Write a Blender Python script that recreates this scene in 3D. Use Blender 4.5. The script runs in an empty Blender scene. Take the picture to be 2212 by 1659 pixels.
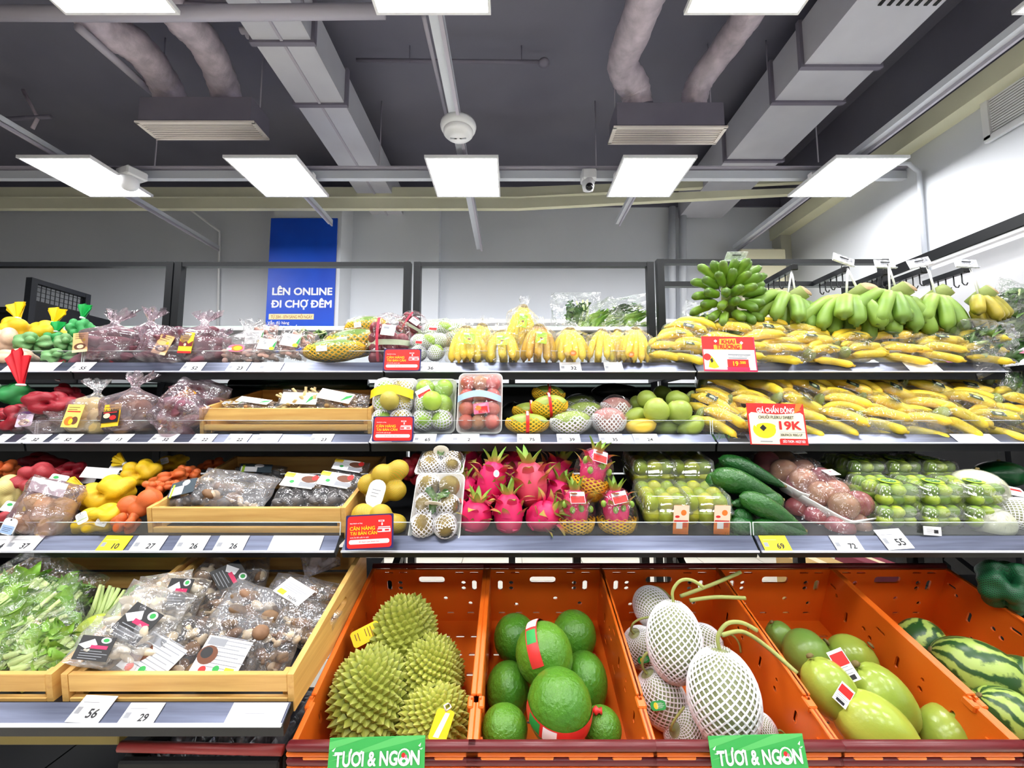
import bpy, math, random
import numpy as np
from mathutils import Vector, Matrix, Euler

SC = bpy.context.scene
COL = SC.collection
R = math.radians
# ------------------------------------------------------------------ camera, world, exposure
F = 900.0                       # focal length in pixels of the 2212 x 1659 frame
TH = math.atan(80.0 / F)        # the camera looks up a little
CZ = 1.4
cam_data = bpy.data.cameras.new('camera')
cam_data.sensor_fit = 'HORIZONTAL'
cam_data.sensor_width = 36.0
cam_data.lens = 36.0 * F / 2212.0
cam_data.clip_start = 0.02
cam = bpy.data.objects.new('camera', cam_data)
COL.objects.link(cam)
cam.location = (0, 0, CZ)
cam.rotation_euler = (R(90) + TH, 0, 0)
SC.camera = cam
world = bpy.data.worlds.new('world')
SC.world = world
world.use_nodes = True
world.node_tree.nodes['Background'].inputs[0].default_value = (0.75, 0.8, 0.9, 1)
world.node_tree.nodes['Background'].inputs[1].default_value = 0.05
SC.view_settings.view_transform = 'Standard'
SC.view_settings.look = 'None'
SC.view_settings.gamma = 1.0
SC.view_settings.use_curve_mapping = False
SC.view_settings.exposure = 1.12
PANEL_EMIT = 15.0
SC.cycles.max_bounces = 12
SC.cycles.diffuse_bounces = 4
SC.cycles.glossy_bounces = 4
SC.cycles.transparent_max_bounces = 24
SC.cycles.caustics_reflective = False
SC.cycles.caustics_refractive = False
SC.cycles.sample_clamp_indirect = 4.0

def ray(px, py):
    x = (px - 1106.0) / F
    u = (829.5 - py) / F
    return x, math.cos(TH) - u * math.sin(TH), math.sin(TH) + u * math.cos(TH)

def P(px, py, Y):
    x, fy, fz = ray(px, py)
    s = Y / fy
    return Vector((x * s, Y, CZ + fz * s))

def PZ(px, py, z):
    """the point at height z seen at a pixel"""
    x, fy, fz = ray(px, py)
    s = (z - CZ) / fz
    return Vector((x * s, fy * s, z))

def mpp(py, Y):
    return Y / ray(0, py)[1] / F

# ------------------------------------------------------------------ mesh building
class MB:
    def __init__(self):
        self.v = []; self.f = []; self.m = []; self.s = []; self.t = []; self.st = []; self.n = 0
        self.has_t = False; self.has_st = False
    def add(self, vf, mat=0, smooth=True, mx=None, t=None, st=None):
        v, f = vf[0], vf[1]
        v = np.asarray(v, dtype=float).reshape(-1, 3)
        if mx is not None:
            a = np.array(mx)
            v = v @ a[:3, :3].T + a[:3, 3]
        k = len(v)
        self.v.append(v)
        o = self.n
        self.f.extend([tuple(i + o for i in q) for q in f])
        self.m.extend([mat] * len(f)); self.s.extend([smooth] * len(f))
        if t is None and len(vf) > 2: t = vf[2]
        if st is None and len(vf) > 3: st = vf[3]
        if t is not None: self.has_t = True
        if st is not None: self.has_st = True
        self.t.append(np.zeros(k) if t is None else np.broadcast_to(np.asarray(t, float), (k,)))
        self.st.append(np.zeros((k, 2)) if st is None else np.asarray(st, float))
        self.n += k
        return self
    def mesh(self, name, mats):
        me = bpy.data.meshes.new(name)
        v = np.concatenate(self.v) if self.v else np.zeros((0, 3))
        me.from_pydata(v.tolist(), [], self.f)
        if not isinstance(mats, (list, tuple)): mats = [mats]
        for m in mats: me.materials.append(m)
        me.polygons.foreach_set('material_index', self.m)
        me.polygons.foreach_set('use_smooth', self.s)
        if self.has_t:
            a = me.attributes.new('t', 'FLOAT', 'POINT')
            a.data.foreach_set('value', np.concatenate(self.t).astype(np.float32))
        if self.has_st:
            a = me.attributes.new('st', 'FLOAT_VECTOR', 'POINT')
            st = np.concatenate(self.st)
            a.data.foreach_set('vector', np.column_stack([st, np.zeros(len(st))]).astype(np.float32).ravel())
        me.update()
        return me

def TR(x=0, y=0, z=0): return Matrix.Translation((x, y, z))
def RT(rx=0, ry=0, rz=0): return Euler((R(rx), R(ry), R(rz))).to_matrix().to_4x4()
def SCL(x, y=None, z=None):
    y = x if y is None else y; z = x if z is None else z
    return Matrix.Diagonal((x, y, z, 1))

def box(sx, sy, sz, c=(0, 0, 0)):
    x, y, z = sx / 2, sy / 2, sz / 2
    v = np.array([(-x, -y, -z), (x, -y, -z), (x, y, -z), (-x, y, -z), (-x, -y, z), (x, -y, z), (x, y, z), (-x, y, z)]) + np.array(c)
    return v, [(0, 3, 2, 1), (4, 5, 6, 7), (0, 1, 5, 4), (1, 2, 6, 5), (2, 3, 7, 6), (3, 0, 4, 7)]

def cbox(sx, sy, sz, c=(0, 0, 0), b=0.002):
    """box with chamfered edges"""
    b = min(b, sx * .3, sy * .3, sz * .3)
    X, Y, Z = sx / 2, sy / 2, sz / 2
    V = []; idx = {}
    for i, sxn in enumerate((-1, 1)):
        for j, syn in enumerate((-1, 1)):
            for k, szn in enumerate((-1, 1)):
                for a in range(3):
                    p = [sxn * (X if a == 0 else X - b), syn * (Y if a == 1 else Y - b), szn * (Z if a == 2 else Z - b)]
                    idx[(i, j, k, a)] = len(V); V.append(p)
    fs = []
    def face(a, sgn):
        o = [x for x in range(3) if x != a]
        q = []
        for (p, r) in ((0, 0), (1, 0), (1, 1), (0, 1)):
            key = [0, 0, 0]; key[a] = sgn; key[o[0]] = p; key[o[1]] = r
            q.append(idx[(key[0], key[1], key[2], a)])
        if (sgn == 1) == (a == 1): q.reverse()
        fs.append(tuple(q))
    for a in range(3):
        face(a, 0); face(a, 1)
    for a in range(3):
        o = [x for x in range(3) if x != a]
        for p in (0, 1):
            for r in (0, 1):
                k0 = [0, 0, 0]; k0[o[0]] = p; k0[o[1]] = r
                k1 = list(k0); k0[a] = 0; k1[a] = 1
                q = [idx[(*k0, o[0])], idx[(*k1, o[0])], idx[(*k1, o[1])], idx[(*k0, o[1])]]
                fs.append(tuple(q))
    for i in (0, 1):
        for j in (0, 1):
            for k in (0, 1):
                fs.append((idx[(i, j, k, 0)], idx[(i, j, k, 1)], idx[(i, j, k, 2)]))
    V = np.array(V)
    out = []
    for q in fs:                                   # make every face look outwards
        p = V[list(q)]
        n = np.cross(p[1] - p[0], p[2] - p[0])
        out.append(q if np.dot(n, p.mean(0)) > 0 else q[::-1])
    return V + np.array(c), out

def grid_faces(nu, nv, wrap_u=False):
    f = []
    for j in range(nv - 1):
        for i in range(nu if wrap_u else nu - 1):
            a = j * nu + i; b = j * nu + (i + 1) % nu
            f.append((a, b, b + nu, a + nu))
    return f

def surf(fn, nu, nv, wrap=False):
    """grid surface; fn(u array, v array) -> x,y,z; u in 0..1, v in 0..1"""
    u = np.arange(nu) / (nu if wrap else nu - 1)
    v = np.arange(nv) / (nv - 1)
    U, Vv = np.meshgrid(u, v)
    U = U.ravel(); Vv = Vv.ravel()
    x, y, z = fn(U, Vv)
    V = np.column_stack([x * np.ones_like(U), y * np.ones_like(U), z * np.ones_like(U)])
    return V, grid_faces(nu, nv, wrap), Vv, np.column_stack([U, Vv])

def ball(rx=1, ry=None, rz=None, nu=20, nv=12, fn=None):
    """ellipsoid (poles on z); fn(theta, v in 0..1 from the bottom) -> radius factor"""
    ry = rx if ry is None else ry; rz = rx if rz is None else rz
    def g(U, V):
        th = U * 2 * np.pi; ph = (V - .5) * np.pi
        k = 1.0 if fn is None else fn(th, V)
        return rx * np.cos(ph) * np.cos(th) * k, ry * np.cos(ph) * np.sin(th) * k, rz * np.sin(ph) * k
    return surf(g, nu, nv, True)

def lathe(prof, n=24, sq=1.0, cap=True):
    """prof: list of (radius, z); squash y by sq"""
    nv = len(prof)
    V = []; st = []; t = []
    for j, (r, z) in enumerate(prof):
        for i in range(n):
            a = 2 * math.pi * i / n
            V.append((r * math.cos(a), r * math.sin(a) * sq, z)); st.append((i / n, j / (nv - 1))); t.append(j / (nv - 1))
    f = grid_faces(n, nv, True)
    if cap:
        f.append(tuple(range(n))[::-1]); f.append(tuple(range((nv - 1) * n, nv * n)))
    return np.array(V), f, np.array(t), np.array(st)

def tube(path, rad, n=8, cap=True, flat=1.0):
    """tube along a list of points; rad a number or list; flat squeezes the second axis"""
    pts = [Vector(p) for p in path]
    k = len(pts)
    rad = [rad] * k if np.isscalar(rad) else list(rad)
    V = []; t = []; st = []
    up = None
    for i, p in enumerate(pts):
        d = (pts[min(i + 1, k - 1)] - pts[max(i - 1, 0)])
        d = d.normalized() if d.length > 1e-9 else Vector((0, 0, 1))
        if up is None:
            up = Vector((0, 0, 1)) if abs(d.z) < .95 else Vector((1, 0, 0))
        a = d.cross(up)
        a = a.normalized() if a.length > 1e-6 else Vector((1, 0, 0))
        b = a.cross(d).normalized()
        up = b
        for j in range(n):
            an = 2 * math.pi * j / n
            V.append(p + a * math.cos(an) * rad[i] + b * math.sin(an) * rad[i] * flat)
            t.append(i / (k - 1)); st.append((j / n, i / (k - 1)))
    f = grid_faces(n, k, True)
    f = [q[::-1] for q in f]
    if cap:
        f.append(tuple(range(n))); f.append(tuple(range((k - 1) * n, k * n))[::-1])
    return np.array([tuple(v) for v in V]), f, np.array(t), np.array(st)

def beam(a, b, w, h=None):
    """square bar from a to b"""
    a, b = Vector(a), Vector(b)
    h = w if h is None else h
    d = b - a; L = d.length
    v, f = box(w, h, L)
    q = d.to_track_quat('Z', 'Y') if abs(d.normalized().z) < .99 else Matrix.Identity(3).to_quaternion()
    m = Matrix.Translation((a + b) / 2) @ q.to_matrix().to_4x4()
    mm = np.array(m)
    return np.asarray(v) @ mm[:3, :3].T + mm[:3, 3], f

def prism(pts, th):
    """polygon in x,z with thickness th along y"""
    n = len(pts)
    V = [(x, -th / 2, z) for x, z in pts] + [(x, th / 2, z) for x, z in pts]
    f = [tuple(range(n)), tuple(range(2 * n - 1, n - 1, -1))]
    for i in range(n):
        j = (i + 1) % n
        f.append((i, i + n, j + n, j))
    return np.array(V), f

def rounded(w, h, r, n=4, c=(0, 0)):
    out = []
    for cx, cy, a0 in ((w / 2 - r, h / 2 - r, 0), (-w / 2 + r, h / 2 - r, 90), (-w / 2 + r, -h / 2 + r, 180), (w / 2 - r, -h / 2 + r, 270)):
        for i in range(n + 1):
            a = R(a0 + 90 * i / n)
            out.append((c[0] + cx + r * math.cos(a), c[1] + cy + r * math.sin(a)))
    return out

def plate(outer, holes, th, bevel=0.0):
    """flat plate (x,y outline, thickness along z) with real holes; returns (verts, faces)"""
    cu = bpy.data.curves.new('plate', 'CURVE')
    cu.dimensions = '2D'; cu.fill_mode = 'BOTH'; cu.extrude = th / 2; cu.bevel_depth = bevel
    for loop in [outer] + list(holes):
        sp = cu.splines.new('POLY')
        sp.points.add(len(loop) - 1)
        sp.points.foreach_set('co', [c for p in loop for c in (p[0], p[1], 0, 1)])
        sp.use_cyclic_u = True
    o = bpy.data.objects.new('plate', cu)
    me = o.to_mesh()
    v = np.array([tuple(x.co) for x in me.vertices]); f = [tuple(p.vertices) for p in me.polygons]
    o.to_mesh_clear(); bpy.data.objects.remove(o); bpy.data.curves.remove(cu)
    return v, f

_TXT = {}
def _raw(s, size, shear, space, extrude):
    cu = bpy.data.curves.new('lettering', 'FONT')
    cu.body = s; cu.size = size; cu.shear = shear
    cu.extrude = extrude; cu.space_character = space; cu.resolution_u = 3
    o = bpy.data.objects.new('lettering', cu)
    me = o.to_mesh()
    v = np.array([tuple(x.co) for x in me.vertices]).reshape(-1, 3); f = [tuple(p.vertices) for p in me.polygons]
    o.to_mesh_clear(); bpy.data.objects.remove(o); bpy.data.curves.remove(cu)
    return v, f
_HORN = {'\u01a0': 'O', '\u01a1': 'o', '\u1ee2': '\u1ecc', '\u1edb': '\u00f3', '\u1edd': '\u00f2', '\u1edf': '\u1ecf', '\u1ee3': '\u1ecd'}
def text(s, size=1.0, bold=0.0, align='CENTER', shear=0.0, extrude=0.0002, space=1.0):
    """lettering in x,y facing +z, capital height about 0.7 size; the horn of O and the bar of D are set as strokes of their own"""
    key = (s, size, bold, align, shear, space)
    if key in _TXT: return _TXT[key]
    base = ''.join(_HORN.get(c, {'\u0110': 'D', '\u0111': 'd'}.get(c, c)) for c in s)
    v, f = _raw(base, size, shear, space, extrude)
    V = [v]; f = list(f); n = len(v)
    for i, c in enumerate(s):
        if c in _HORN or c in '\u0110\u0111':
            xr = _raw(base[:i + 1], size, 0, space, extrude)[0][:, 0].max()
            up = c.isupper()
            if c in _HORN:
                y = (.66 if up else .48) * size; k = size
                q = [(xr - .10 * k, y - .05 * k), (xr - .10 * k, y), (xr - .02 * k, y + .01 * k), (xr + .01 * k, y + .07 * k), (xr + .08 * k, y + .07 * k), (xr + .05 * k, y - .02 * k), (xr - .02 * k, y - .06 * k)]
            else:
                g = _raw(base[i], size, 0, space, extrude)[0][:, 0]
                w_ = g.max() - g.min(); xl = xr - w_ if up else xr - .16 * size
                y = (.36 if up else .58) * size; hh = .035 * size
                q = [(xl - .07 * size, y - hh), (xl + (.24 if up else .24) * size, y - hh), (xl + .24 * size, y + hh), (xl - .07 * size, y + hh)]
            V.append(np.array([(x + shear * yy, yy, extrude * 1.02) for x, yy in q])); f.append(tuple(range(n, n + len(q)))); n += len(q)
    v = np.concatenate(V)
    if len(v):
        x0, x1 = v[:, 0].min(), v[:, 0].max()
        v = v - np.array([x0 if align == 'LEFT' else (x0 + x1) / 2, .36 * size, 0])
    if bold > .004 and len(v):                     # heavier strokes: the same outline struck again slightly aside
        n0 = len(v); V = [v]; Fq = list(f)
        for i in range(8):
            a = i * math.pi / 4
            V.append(v + np.array([math.cos(a) * bold * size, math.sin(a) * bold * size, (i + 1) * 2e-5]))
            Fq += [tuple(x + n0 * (i + 1) for x in q) for q in f]
        v = np.concatenate(V); f = Fq
    _TXT[key] = (v, f)
    return v, f

def fit(s, w, h, bold=0.0, align='CENTER', shear=0.0):
    """lettering scaled to a given width and capital height"""
    v, f = text(s, h / .72, bold, align, shear)
    k = w / max(1e-6, v[:, 0].max() - v[:, 0].min())
    return v * np.array([k, 1, 1]), f

def smooth_path(pts, n=24):
    P3 = [Vector(p) for p in pts]; out = []
    for i in range(n + 1):
        s = i / n * (len(P3) - 1); k = min(int(s), len(P3) - 2); u = s - k
        p0, p1, p2, p3 = P3[max(k - 1, 0)], P3[k], P3[k + 1], P3[min(k + 2, len(P3) - 1)]
        out.append(.5 * ((2 * p1) + (p2 - p0) * u + (2 * p0 - 5 * p1 + 4 * p2 - p3) * u * u + (3 * p1 - p0 - 3 * p2 + p3) * u ** 3))
    return out

_ONES = 'zero one two three four five six seven eight nine ten eleven twelve thirteen fourteen fifteen sixteen seventeen eighteen nineteen'.split()
_TENS = 'x x twenty thirty forty fifty sixty seventy eighty ninety'.split()
def numword(s):
    n = int(s)
    return _ONES[n] if n < 20 else _TENS[n // 10] + ('-' + _ONES[n % 10] if n % 10 else '')

# ------------------------------------------------------------------ objects
def setp(o, label=None, cat=None, group=None, kind=None):
    if label: o['label'] = label
    if cat: o['category'] = cat
    if group: o['group'] = group
    if kind: o['kind'] = kind
    return o

def part(name, me, parent=None, mx=None, label=None, kind=None):
    o = bpy.data.objects.new(name, me)
    COL.objects.link(o)
    if parent is not None: o.parent = parent
    if mx is not None: o.matrix_basis = mx
    if label: o['label'] = label
    if kind: o['kind'] = kind
    return o

def thing(name, label, cat, mx=None, group=None, kind=None, me=None):
    o = bpy.data.objects.new(name, me)
    if me is None: o.empty_display_size = 0.03
    COL.objects.link(o)
    if mx is not None: o.matrix_basis = mx
    return setp(o, label, cat, group, kind)

def struct(name, me, mx=None):
    o = part(name, me, None, mx)
    o['kind'] = 'structure'
    return o

class Spec:
    """a kind of thing: its parts (shared meshes) and its nominal size"""
    def __init__(self, name, cat, w, h):
        self.name = name; self.cat = cat; self.w = w; self.h = h; self.parts = []
    def p(self, name, me, mx=None, label=None, sub=(), kind=None):
        self.parts.append((name, me, mx, label, sub, kind)); return self
    def make(self, mx, label, group=None, name=None, cat=None):
        if len(self.parts) == 1 and self.parts[0][2] is None and not self.parts[0][4]:
            return thing(name or self.name, label, cat or self.cat, mx, group, None, self.parts[0][1])
        root = thing(name or self.name, label, cat or self.cat, mx, group)
        for (n, me, m, lab, sub, kind) in self.parts:
            c = part(n, me, root, m, lab, kind)
            for s in sub:
                part(s[0], s[1], c, s[2] if len(s) > 2 else None)
        return root

def put(spec, px, py, Y, w, label, h=None, rot=(0, 0, 0), group=None, dk=1.0, name=None):
    """place a spec with its centre at a pixel, Y metres away, w pixels wide (h pixels high)"""
    k = mpp(py, Y)
    s = w * k / spec.w
    sz = s if h is None else h * k / spec.h
    return spec.make(Matrix.Translation(P(px, py, Y)) @ RT(*rot) @ SCL(s, (s + sz) / 2 * dk, sz), label, group, name)

ORD = 'first second third fourth fifth sixth seventh eighth ninth tenth eleventh twelfth thirteenth fourteenth fifteenth'.split()

# ------------------------------------------------------------------ materials
def lin(c):
    out = []
    for x in c[:3]:
        x = x / 255.0
        out.append(x / 12.92 if x <= 0.04045 else ((x + 0.055) / 1.055) ** 2.4)
    return (*out, 1.0)

_MAT = {}
def mat(name, col=(200, 200, 200), rough=0.5, col2=None, nscale=8.0, namt=0.5, bump=0.0, bscale=60.0, spec=0.5, metal=0.0,
        vary=0.0, ramp=None, coat=0.0, emit=0.0, stretch=None, detail=3.0, sss=0.0, trans=0.0):
    """procedural material; ramp: colours along the point attribute t"""
    if name in _MAT: return _MAT[name]
    m = bpy.data.materials.new(name); m.use_nodes = True
    nt = m.node_tree; N = nt.nodes; L = nt.links
    b = N['Principled BSDF']
    b.inputs['Roughness'].default_value = rough
    b.inputs['Specular IOR Level'].default_value = spec
    b.inputs['Metallic'].default_value = metal
    b.inputs['Coat Weight'].default_value = coat
    b.inputs['Coat Roughness'].default_value = 0.12
    b.inputs['Base Color'].default_value = lin(col)
    if sss:
        b.inputs['Subsurface Weight'].default_value = sss; b.inputs['Subsurface Radius'].default_value = (.01, .01, .006)
        b.inputs['Subsurface Scale'].default_value = 0.5
    m.diffuse_color = lin(col)
    src = None
    tc = N.new('ShaderNodeTexCoord')
    vec = tc.outputs['Object']
    if stretch:
        mp = N.new('ShaderNodeMapping'); mp.inputs['Scale'].default_value = stretch
        L.new(vec, mp.inputs['Vector']); vec = mp.outputs['Vector']
    if ramp:
        at = N.new('ShaderNodeAttribute'); at.attribute_name = 't'
        cr = N.new('ShaderNodeValToRGB')
        e = cr.color_ramp.elements
        while len(e) < len(ramp): e.new(0.5)
        for i, (p, c) in enumerate(ramp):
            e[i].position = p; e[i].color = lin(c)
        L.new(at.outputs['Fac'], cr.inputs['Fac']); src = cr.outputs['Color']
    if col2 is not None:
        no = N.new('ShaderNodeTexNoise'); no.inputs['Scale'].default_value = nscale; no.inputs['Detail'].default_value = detail
        L.new(vec, no.inputs['Vector'])
        rr = N.new('ShaderNodeMapRange'); rr.inputs[1].default_value = 0.5 - namt * .4; rr.inputs[2].default_value = 0.5 + namt * .4
        L.new(no.outputs['Fac'], rr.inputs[0])
        mx = N.new('ShaderNodeMix'); mx.data_type = 'RGBA'
        L.new(rr.outputs[0], mx.inputs[0])
        if src: L.new(src, mx.inputs[6])
        else: mx.inputs[6].default_value = lin(col)
        mx.inputs[7].default_value = lin(col2)
        src = mx.outputs[2]
    if vary:
        oi = N.new('ShaderNodeObjectInfo')
        hs = N.new('ShaderNodeHueSaturation')
        a = N.new('ShaderNodeMapRange'); a.inputs[3].default_value = 1 - vary; a.inputs[4].default_value = 1 + vary
        L.new(oi.outputs['Random'], a.inputs[0]); L.new(a.outputs[0], hs.inputs['Value'])
        a2 = N.new('ShaderNodeMapRange'); a2.inputs[3].default_value = .5 + vary * .07; a2.inputs[4].default_value = .5 - vary * .07
        L.new(oi.outputs['Random'], a2.inputs[0]); L.new(a2.outputs[0], hs.inputs['Hue'])
        if src: L.new(src, hs.inputs['Color'])
        else: hs.inputs['Color'].default_value = lin(col)
        src = hs.outputs['Color']
    if src: L.new(src, b.inputs['Base Color'])
    if bump:
        n2 = N.new('ShaderNodeTexNoise'); n2.inputs['Scale'].default_value = bscale; n2.inputs['Detail'].default_value = 3
        L.new(vec, n2.inputs['Vector'])
        bp = N.new('ShaderNodeBump'); bp.inputs['Strength'].default_value = bump; bp.inputs['Distance'].default_value = 0.004
        L.new(n2.outputs['Fac'], bp.inputs['Height']); L.new(bp.outputs['Normal'], b.inputs['Normal'])
    if emit:
        b.inputs['Emission Color'].default_value = lin(col); b.inputs['Emission Strength'].default_value = emit
    _MAT[name] = m
    return m

def film(name, tint=(255, 255, 255), opac=0.1, rough=0.12, bump=0.6, bscale=26.0, gloss=1.0, body=(245, 245, 250)):
    """thin clear plastic: see-through, milky by opac, with crinkled reflections"""
    if name in _MAT: return _MAT[name]
    m = bpy.data.materials.new(name); m.use_nodes = True
    nt = m.node_tree; N = nt.nodes; L = nt.links
    N.remove(N['Principled BSDF'])
    out = N['Material Output']
    tr = N.new('ShaderNodeBsdfTransparent'); tr.inputs[0].default_value = lin(tint)
    df = N.new('ShaderNodeBsdfDiffuse'); df.inputs[0].default_value = lin(body)
    gl = N.new('ShaderNodeBsdfGlossy'); gl.inputs['Roughness'].default_value = rough; gl.inputs[0].default_value = (1, 1, 1, 1)
    m1 = N.new('ShaderNodeMixShader'); m2 = N.new('ShaderNodeMixShader')
    tc = N.new('ShaderNodeTexCoord')
    no = N.new('ShaderNodeTexNoise'); no.inputs['Scale'].default_value = bscale; no.inputs['Detail'].default_value = 2.5
    no.inputs['Distortion'].default_value = 1.2
    L.new(tc.outputs['Object'], no.inputs['Vector'])
    bp = N.new('ShaderNodeBump'); bp.inputs['Strength'].default_value = bump; bp.inputs['Distance'].default_value = 0.02
    L.new(no.outputs['Fac'], bp.inputs['Height'])
    lw = N.new('ShaderNodeLayerWeight'); lw.inputs['Blend'].default_value = 0.35
    if bump:
        L.new(bp.outputs[0], gl.inputs['Normal']); L.new(bp.outputs[0], lw.inputs['Normal'])
    mr = N.new('ShaderNodeMapRange'); mr.inputs[3].default_value = 0.06 * gloss; mr.inputs[4].default_value = 0.55 * gloss
    L.new(lw.outputs['Fresnel'], mr.inputs[0])
    ms = N.new('ShaderNodeMapRange'); ms.inputs[1].default_value = .35; ms.inputs[2].default_value = .75
    ms.inputs[3].default_value = opac * .4; ms.inputs[4].default_value = min(1, opac * 1.8)
    L.new(no.outputs['Fac'], ms.inputs[0])
    L.new(ms.outputs[0], m1.inputs[0])
    L.new(tr.outputs[0], m1.inputs[1]); L.new(df.outputs[0], m1.inputs[2])
    L.new(mr.outputs[0], m2.inputs[0]); L.new(m1.outputs[0], m2.inputs[1]); L.new(gl.outputs[0], m2.inputs[2])
    L.new(m2.outputs[0], out.inputs[0])
    m.diffuse_color = (.9, .9, .95, .3)
    _MAT[name] = m
    return m

def netmat(name, net, inside, nu=40, nv=24, width=0.22, rough=0.5, vary=0.12, inside2=None):
    """produce seen through a fine knitted net: crossing threads of one colour over another, along the attribute st"""
    if name in _MAT: return _MAT[name]
    m = mat(name, inside, rough, vary=0.0, col2=inside2, nscale=9)
    nt = m.node_tree; N = nt.nodes; L = nt.links
    b = N['Principled BSDF']
    at = N.new('ShaderNodeAttribute'); at.attribute_name = 'st'
    sp = N.new('ShaderNodeSeparateXYZ'); L.new(at.outputs['Vector'], sp.inputs[0])
    def op(o, a, c=None):
        n = N.new('ShaderNodeMath'); n.operation = o
        for i, x in enumerate((a, c)):
            if x is None: continue
            if isinstance(x, (int, float)): n.inputs[i].default_value = x
            else: L.new(x, n.inputs[i])
        return n.outputs[0]
    U = op('MULTIPLY', sp.outputs[0], nu); V = op('MULTIPLY', sp.outputs[1], nv)
    d1 = op('ABSOLUTE', op('SUBTRACT', op('FRACT', op('ADD', U, V)), 0.5))
    d2 = op('ABSOLUTE', op('SUBTRACT', op('FRACT', op('SUBTRACT', U, V)), 0.5))
    k = op('LESS_THAN', op('MINIMUM', d1, d2), width)
    mx = N.new('ShaderNodeMix'); mx.data_type = 'RGBA'
    L.new(k, mx.inputs[0])
    old = b.inputs['Base Color'].links
    if old: L.new(old[0].from_socket, mx.inputs[6])
    else: mx.inputs[6].default_value = lin(inside)
    mx.inputs[7].default_value = lin(net)
    L.new(mx.outputs[2], b.inputs['Base Color'])
    bp = N.new('ShaderNodeBump'); bp.inputs['Strength'].default_value = .5; bp.inputs['Distance'].default_value = .002
    L.new(k, bp.inputs['Height']); L.new(bp.outputs[0], b.inputs['Normal'])
    return m
# ------------------------------------------------------------------ shared materials
M_BLACK = mat('black_steel', (20, 22, 26), .42, spec=.35)
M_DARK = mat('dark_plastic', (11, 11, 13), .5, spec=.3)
M_WHITE = mat('white_paint', (235, 236, 238), .5)
M_PAPER = mat('white_card', (248, 248, 250), .6)
M_INK = mat('black_ink', (28, 28, 32), .6)
M_GREY = mat('grey_ink', (150, 152, 158), .6)
M_RAIL = mat('price_rail_metal', (80, 85, 104), .28, metal=.6, col2=(112, 118, 140), nscale=5, stretch=(.8, 14, 14))
M_ACRYL = film('clear_acrylic', (250, 252, 252), .015, .03, 0, gloss=.3)
M_EDGE = mat('acrylic_edge_glint', (225, 232, 232), .25)
M_CEIL = mat('ceiling_paint', (120, 119, 132), .85, col2=(104, 103, 118), nscale=.8, bump=.2, bscale=40)
M_WALL = mat('wall_paint', (224, 227, 233), .75, col2=(216, 220, 227), nscale=.6)
M_WALLR = mat('wall_paint_bright', (216, 219, 224), .75)
M_WALLG = mat('grey_wall_paint', (120, 122, 128), .8)
M_CREAM = mat('cream_paint', (236, 234, 204), .6, col2=(226, 224, 194), nscale=2)
M_DUCT = mat('duct_paint', (200, 200, 208), .5, col2=(186, 186, 196), nscale=2)
M_DUCTD = mat('duct_paint_dark', (124, 120, 134), .6, col2=(110, 106, 122), nscale=2)
M_FLEX = mat('flexible_duct_skin', (210, 196, 206), .4, col2=(172, 162, 172), nscale=12, bump=1.0, bscale=30)
M_PIPE = mat('pipe_paint', (176, 172, 184), .5)
M_TRACK = mat('track_grey', (208, 212, 220), .5)
M_LAMP = mat('lamp_diffuser', (255, 255, 255), .4, emit=PANEL_EMIT)
M_LFRAME = mat('lamp_frame', (240, 240, 242), .5)
M_BLUE = mat('banner_blue', (8, 84, 214), .45, col2=(4, 60, 180), nscale=1.2)
M_FLOOR = mat('floor_tile', (226, 220, 206), .35, col2=(214, 206, 190), nscale=1.5)

# ------------------------------------------------------------------ room
BX0, BX1, BY0, BY1 = -7.5, 3.62, -4.5, 5.4
HC = 4.75
tile = MB().add(box(.592, .592, .012, (0, 0, -.006)), smooth=False).mesh('floor_tile', M_FLOOR)
fl = struct('floor', MB().add(box(BX1 - BX0 + .4, BY1 - BY0 + .4, .1, ((BX0 + BX1) / 2, (BY0 + BY1) / 2, -.064)), smooth=False).mesh('floor', mat('floor_joint', (170, 164, 152), .7)))
for i in range(9):                     # the tiles that show below the shelves
    for j in range(6):
        part('floor_tile', tile, fl, TR(-2.0 + i * .6, 2.3 + j * .6, 0))
for (x0, x1, y0, y1) in ((BX0, -2.3, BY0, BY1), (3.1, BX1, BY0, BY1), (-2.3, 3.1, BY0, 2.0)):
    part('floor_surface', MB().add(box(x1 - x0, y1 - y0, .012, ((x0 + x1) / 2, (y0 + y1) / 2, -.006)), smooth=False).mesh('floor_surface', M_FLOOR), fl)
struct('ceiling', MB().add(box(BX1 - BX0 + .4, BY1 - BY0 + .4, .1, ((BX0 + BX1) / 2, (BY0 + BY1) / 2, HC + .05)), smooth=False).mesh('ceiling', M_CEIL))
wb = struct('wall_back', MB().add(box(BX1 - BX0 + .4, .1, HC, ((BX0 + BX1) / 2, BY1 + .05, HC / 2)), smooth=False).mesh('wall_back', M_WALL))
struct('wall_right', MB().add(box(.1, BY1 - BY0, HC, (BX1 + .05, (BY0 + BY1) / 2, HC / 2)), smooth=False).mesh('wall_right', M_WALLR))
struct('wall_left', MB().add(box(.1, BY1 - BY0, HC, (BX0 - .05, (BY0 + BY1) / 2, HC / 2)), smooth=False).mesh('wall_left', M_WALLG))
struct('wall_front', MB().add(box(BX1 - BX0 + .4, .1, HC, ((BX0 + BX1) / 2, BY0 - .05, HC / 2)), smooth=False).mesh('wall_front', M_WALLG))
ZBM = P(1106, 404, 4.8).z + .06
struct('trim_7', MB().add(box(BX1 - BX0, .02, HC - ZBM, ((BX0 + BX1) / 2, 5.385, (HC + ZBM) / 2)), smooth=False).mesh('dark_wall_band', M_CEIL))
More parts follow.
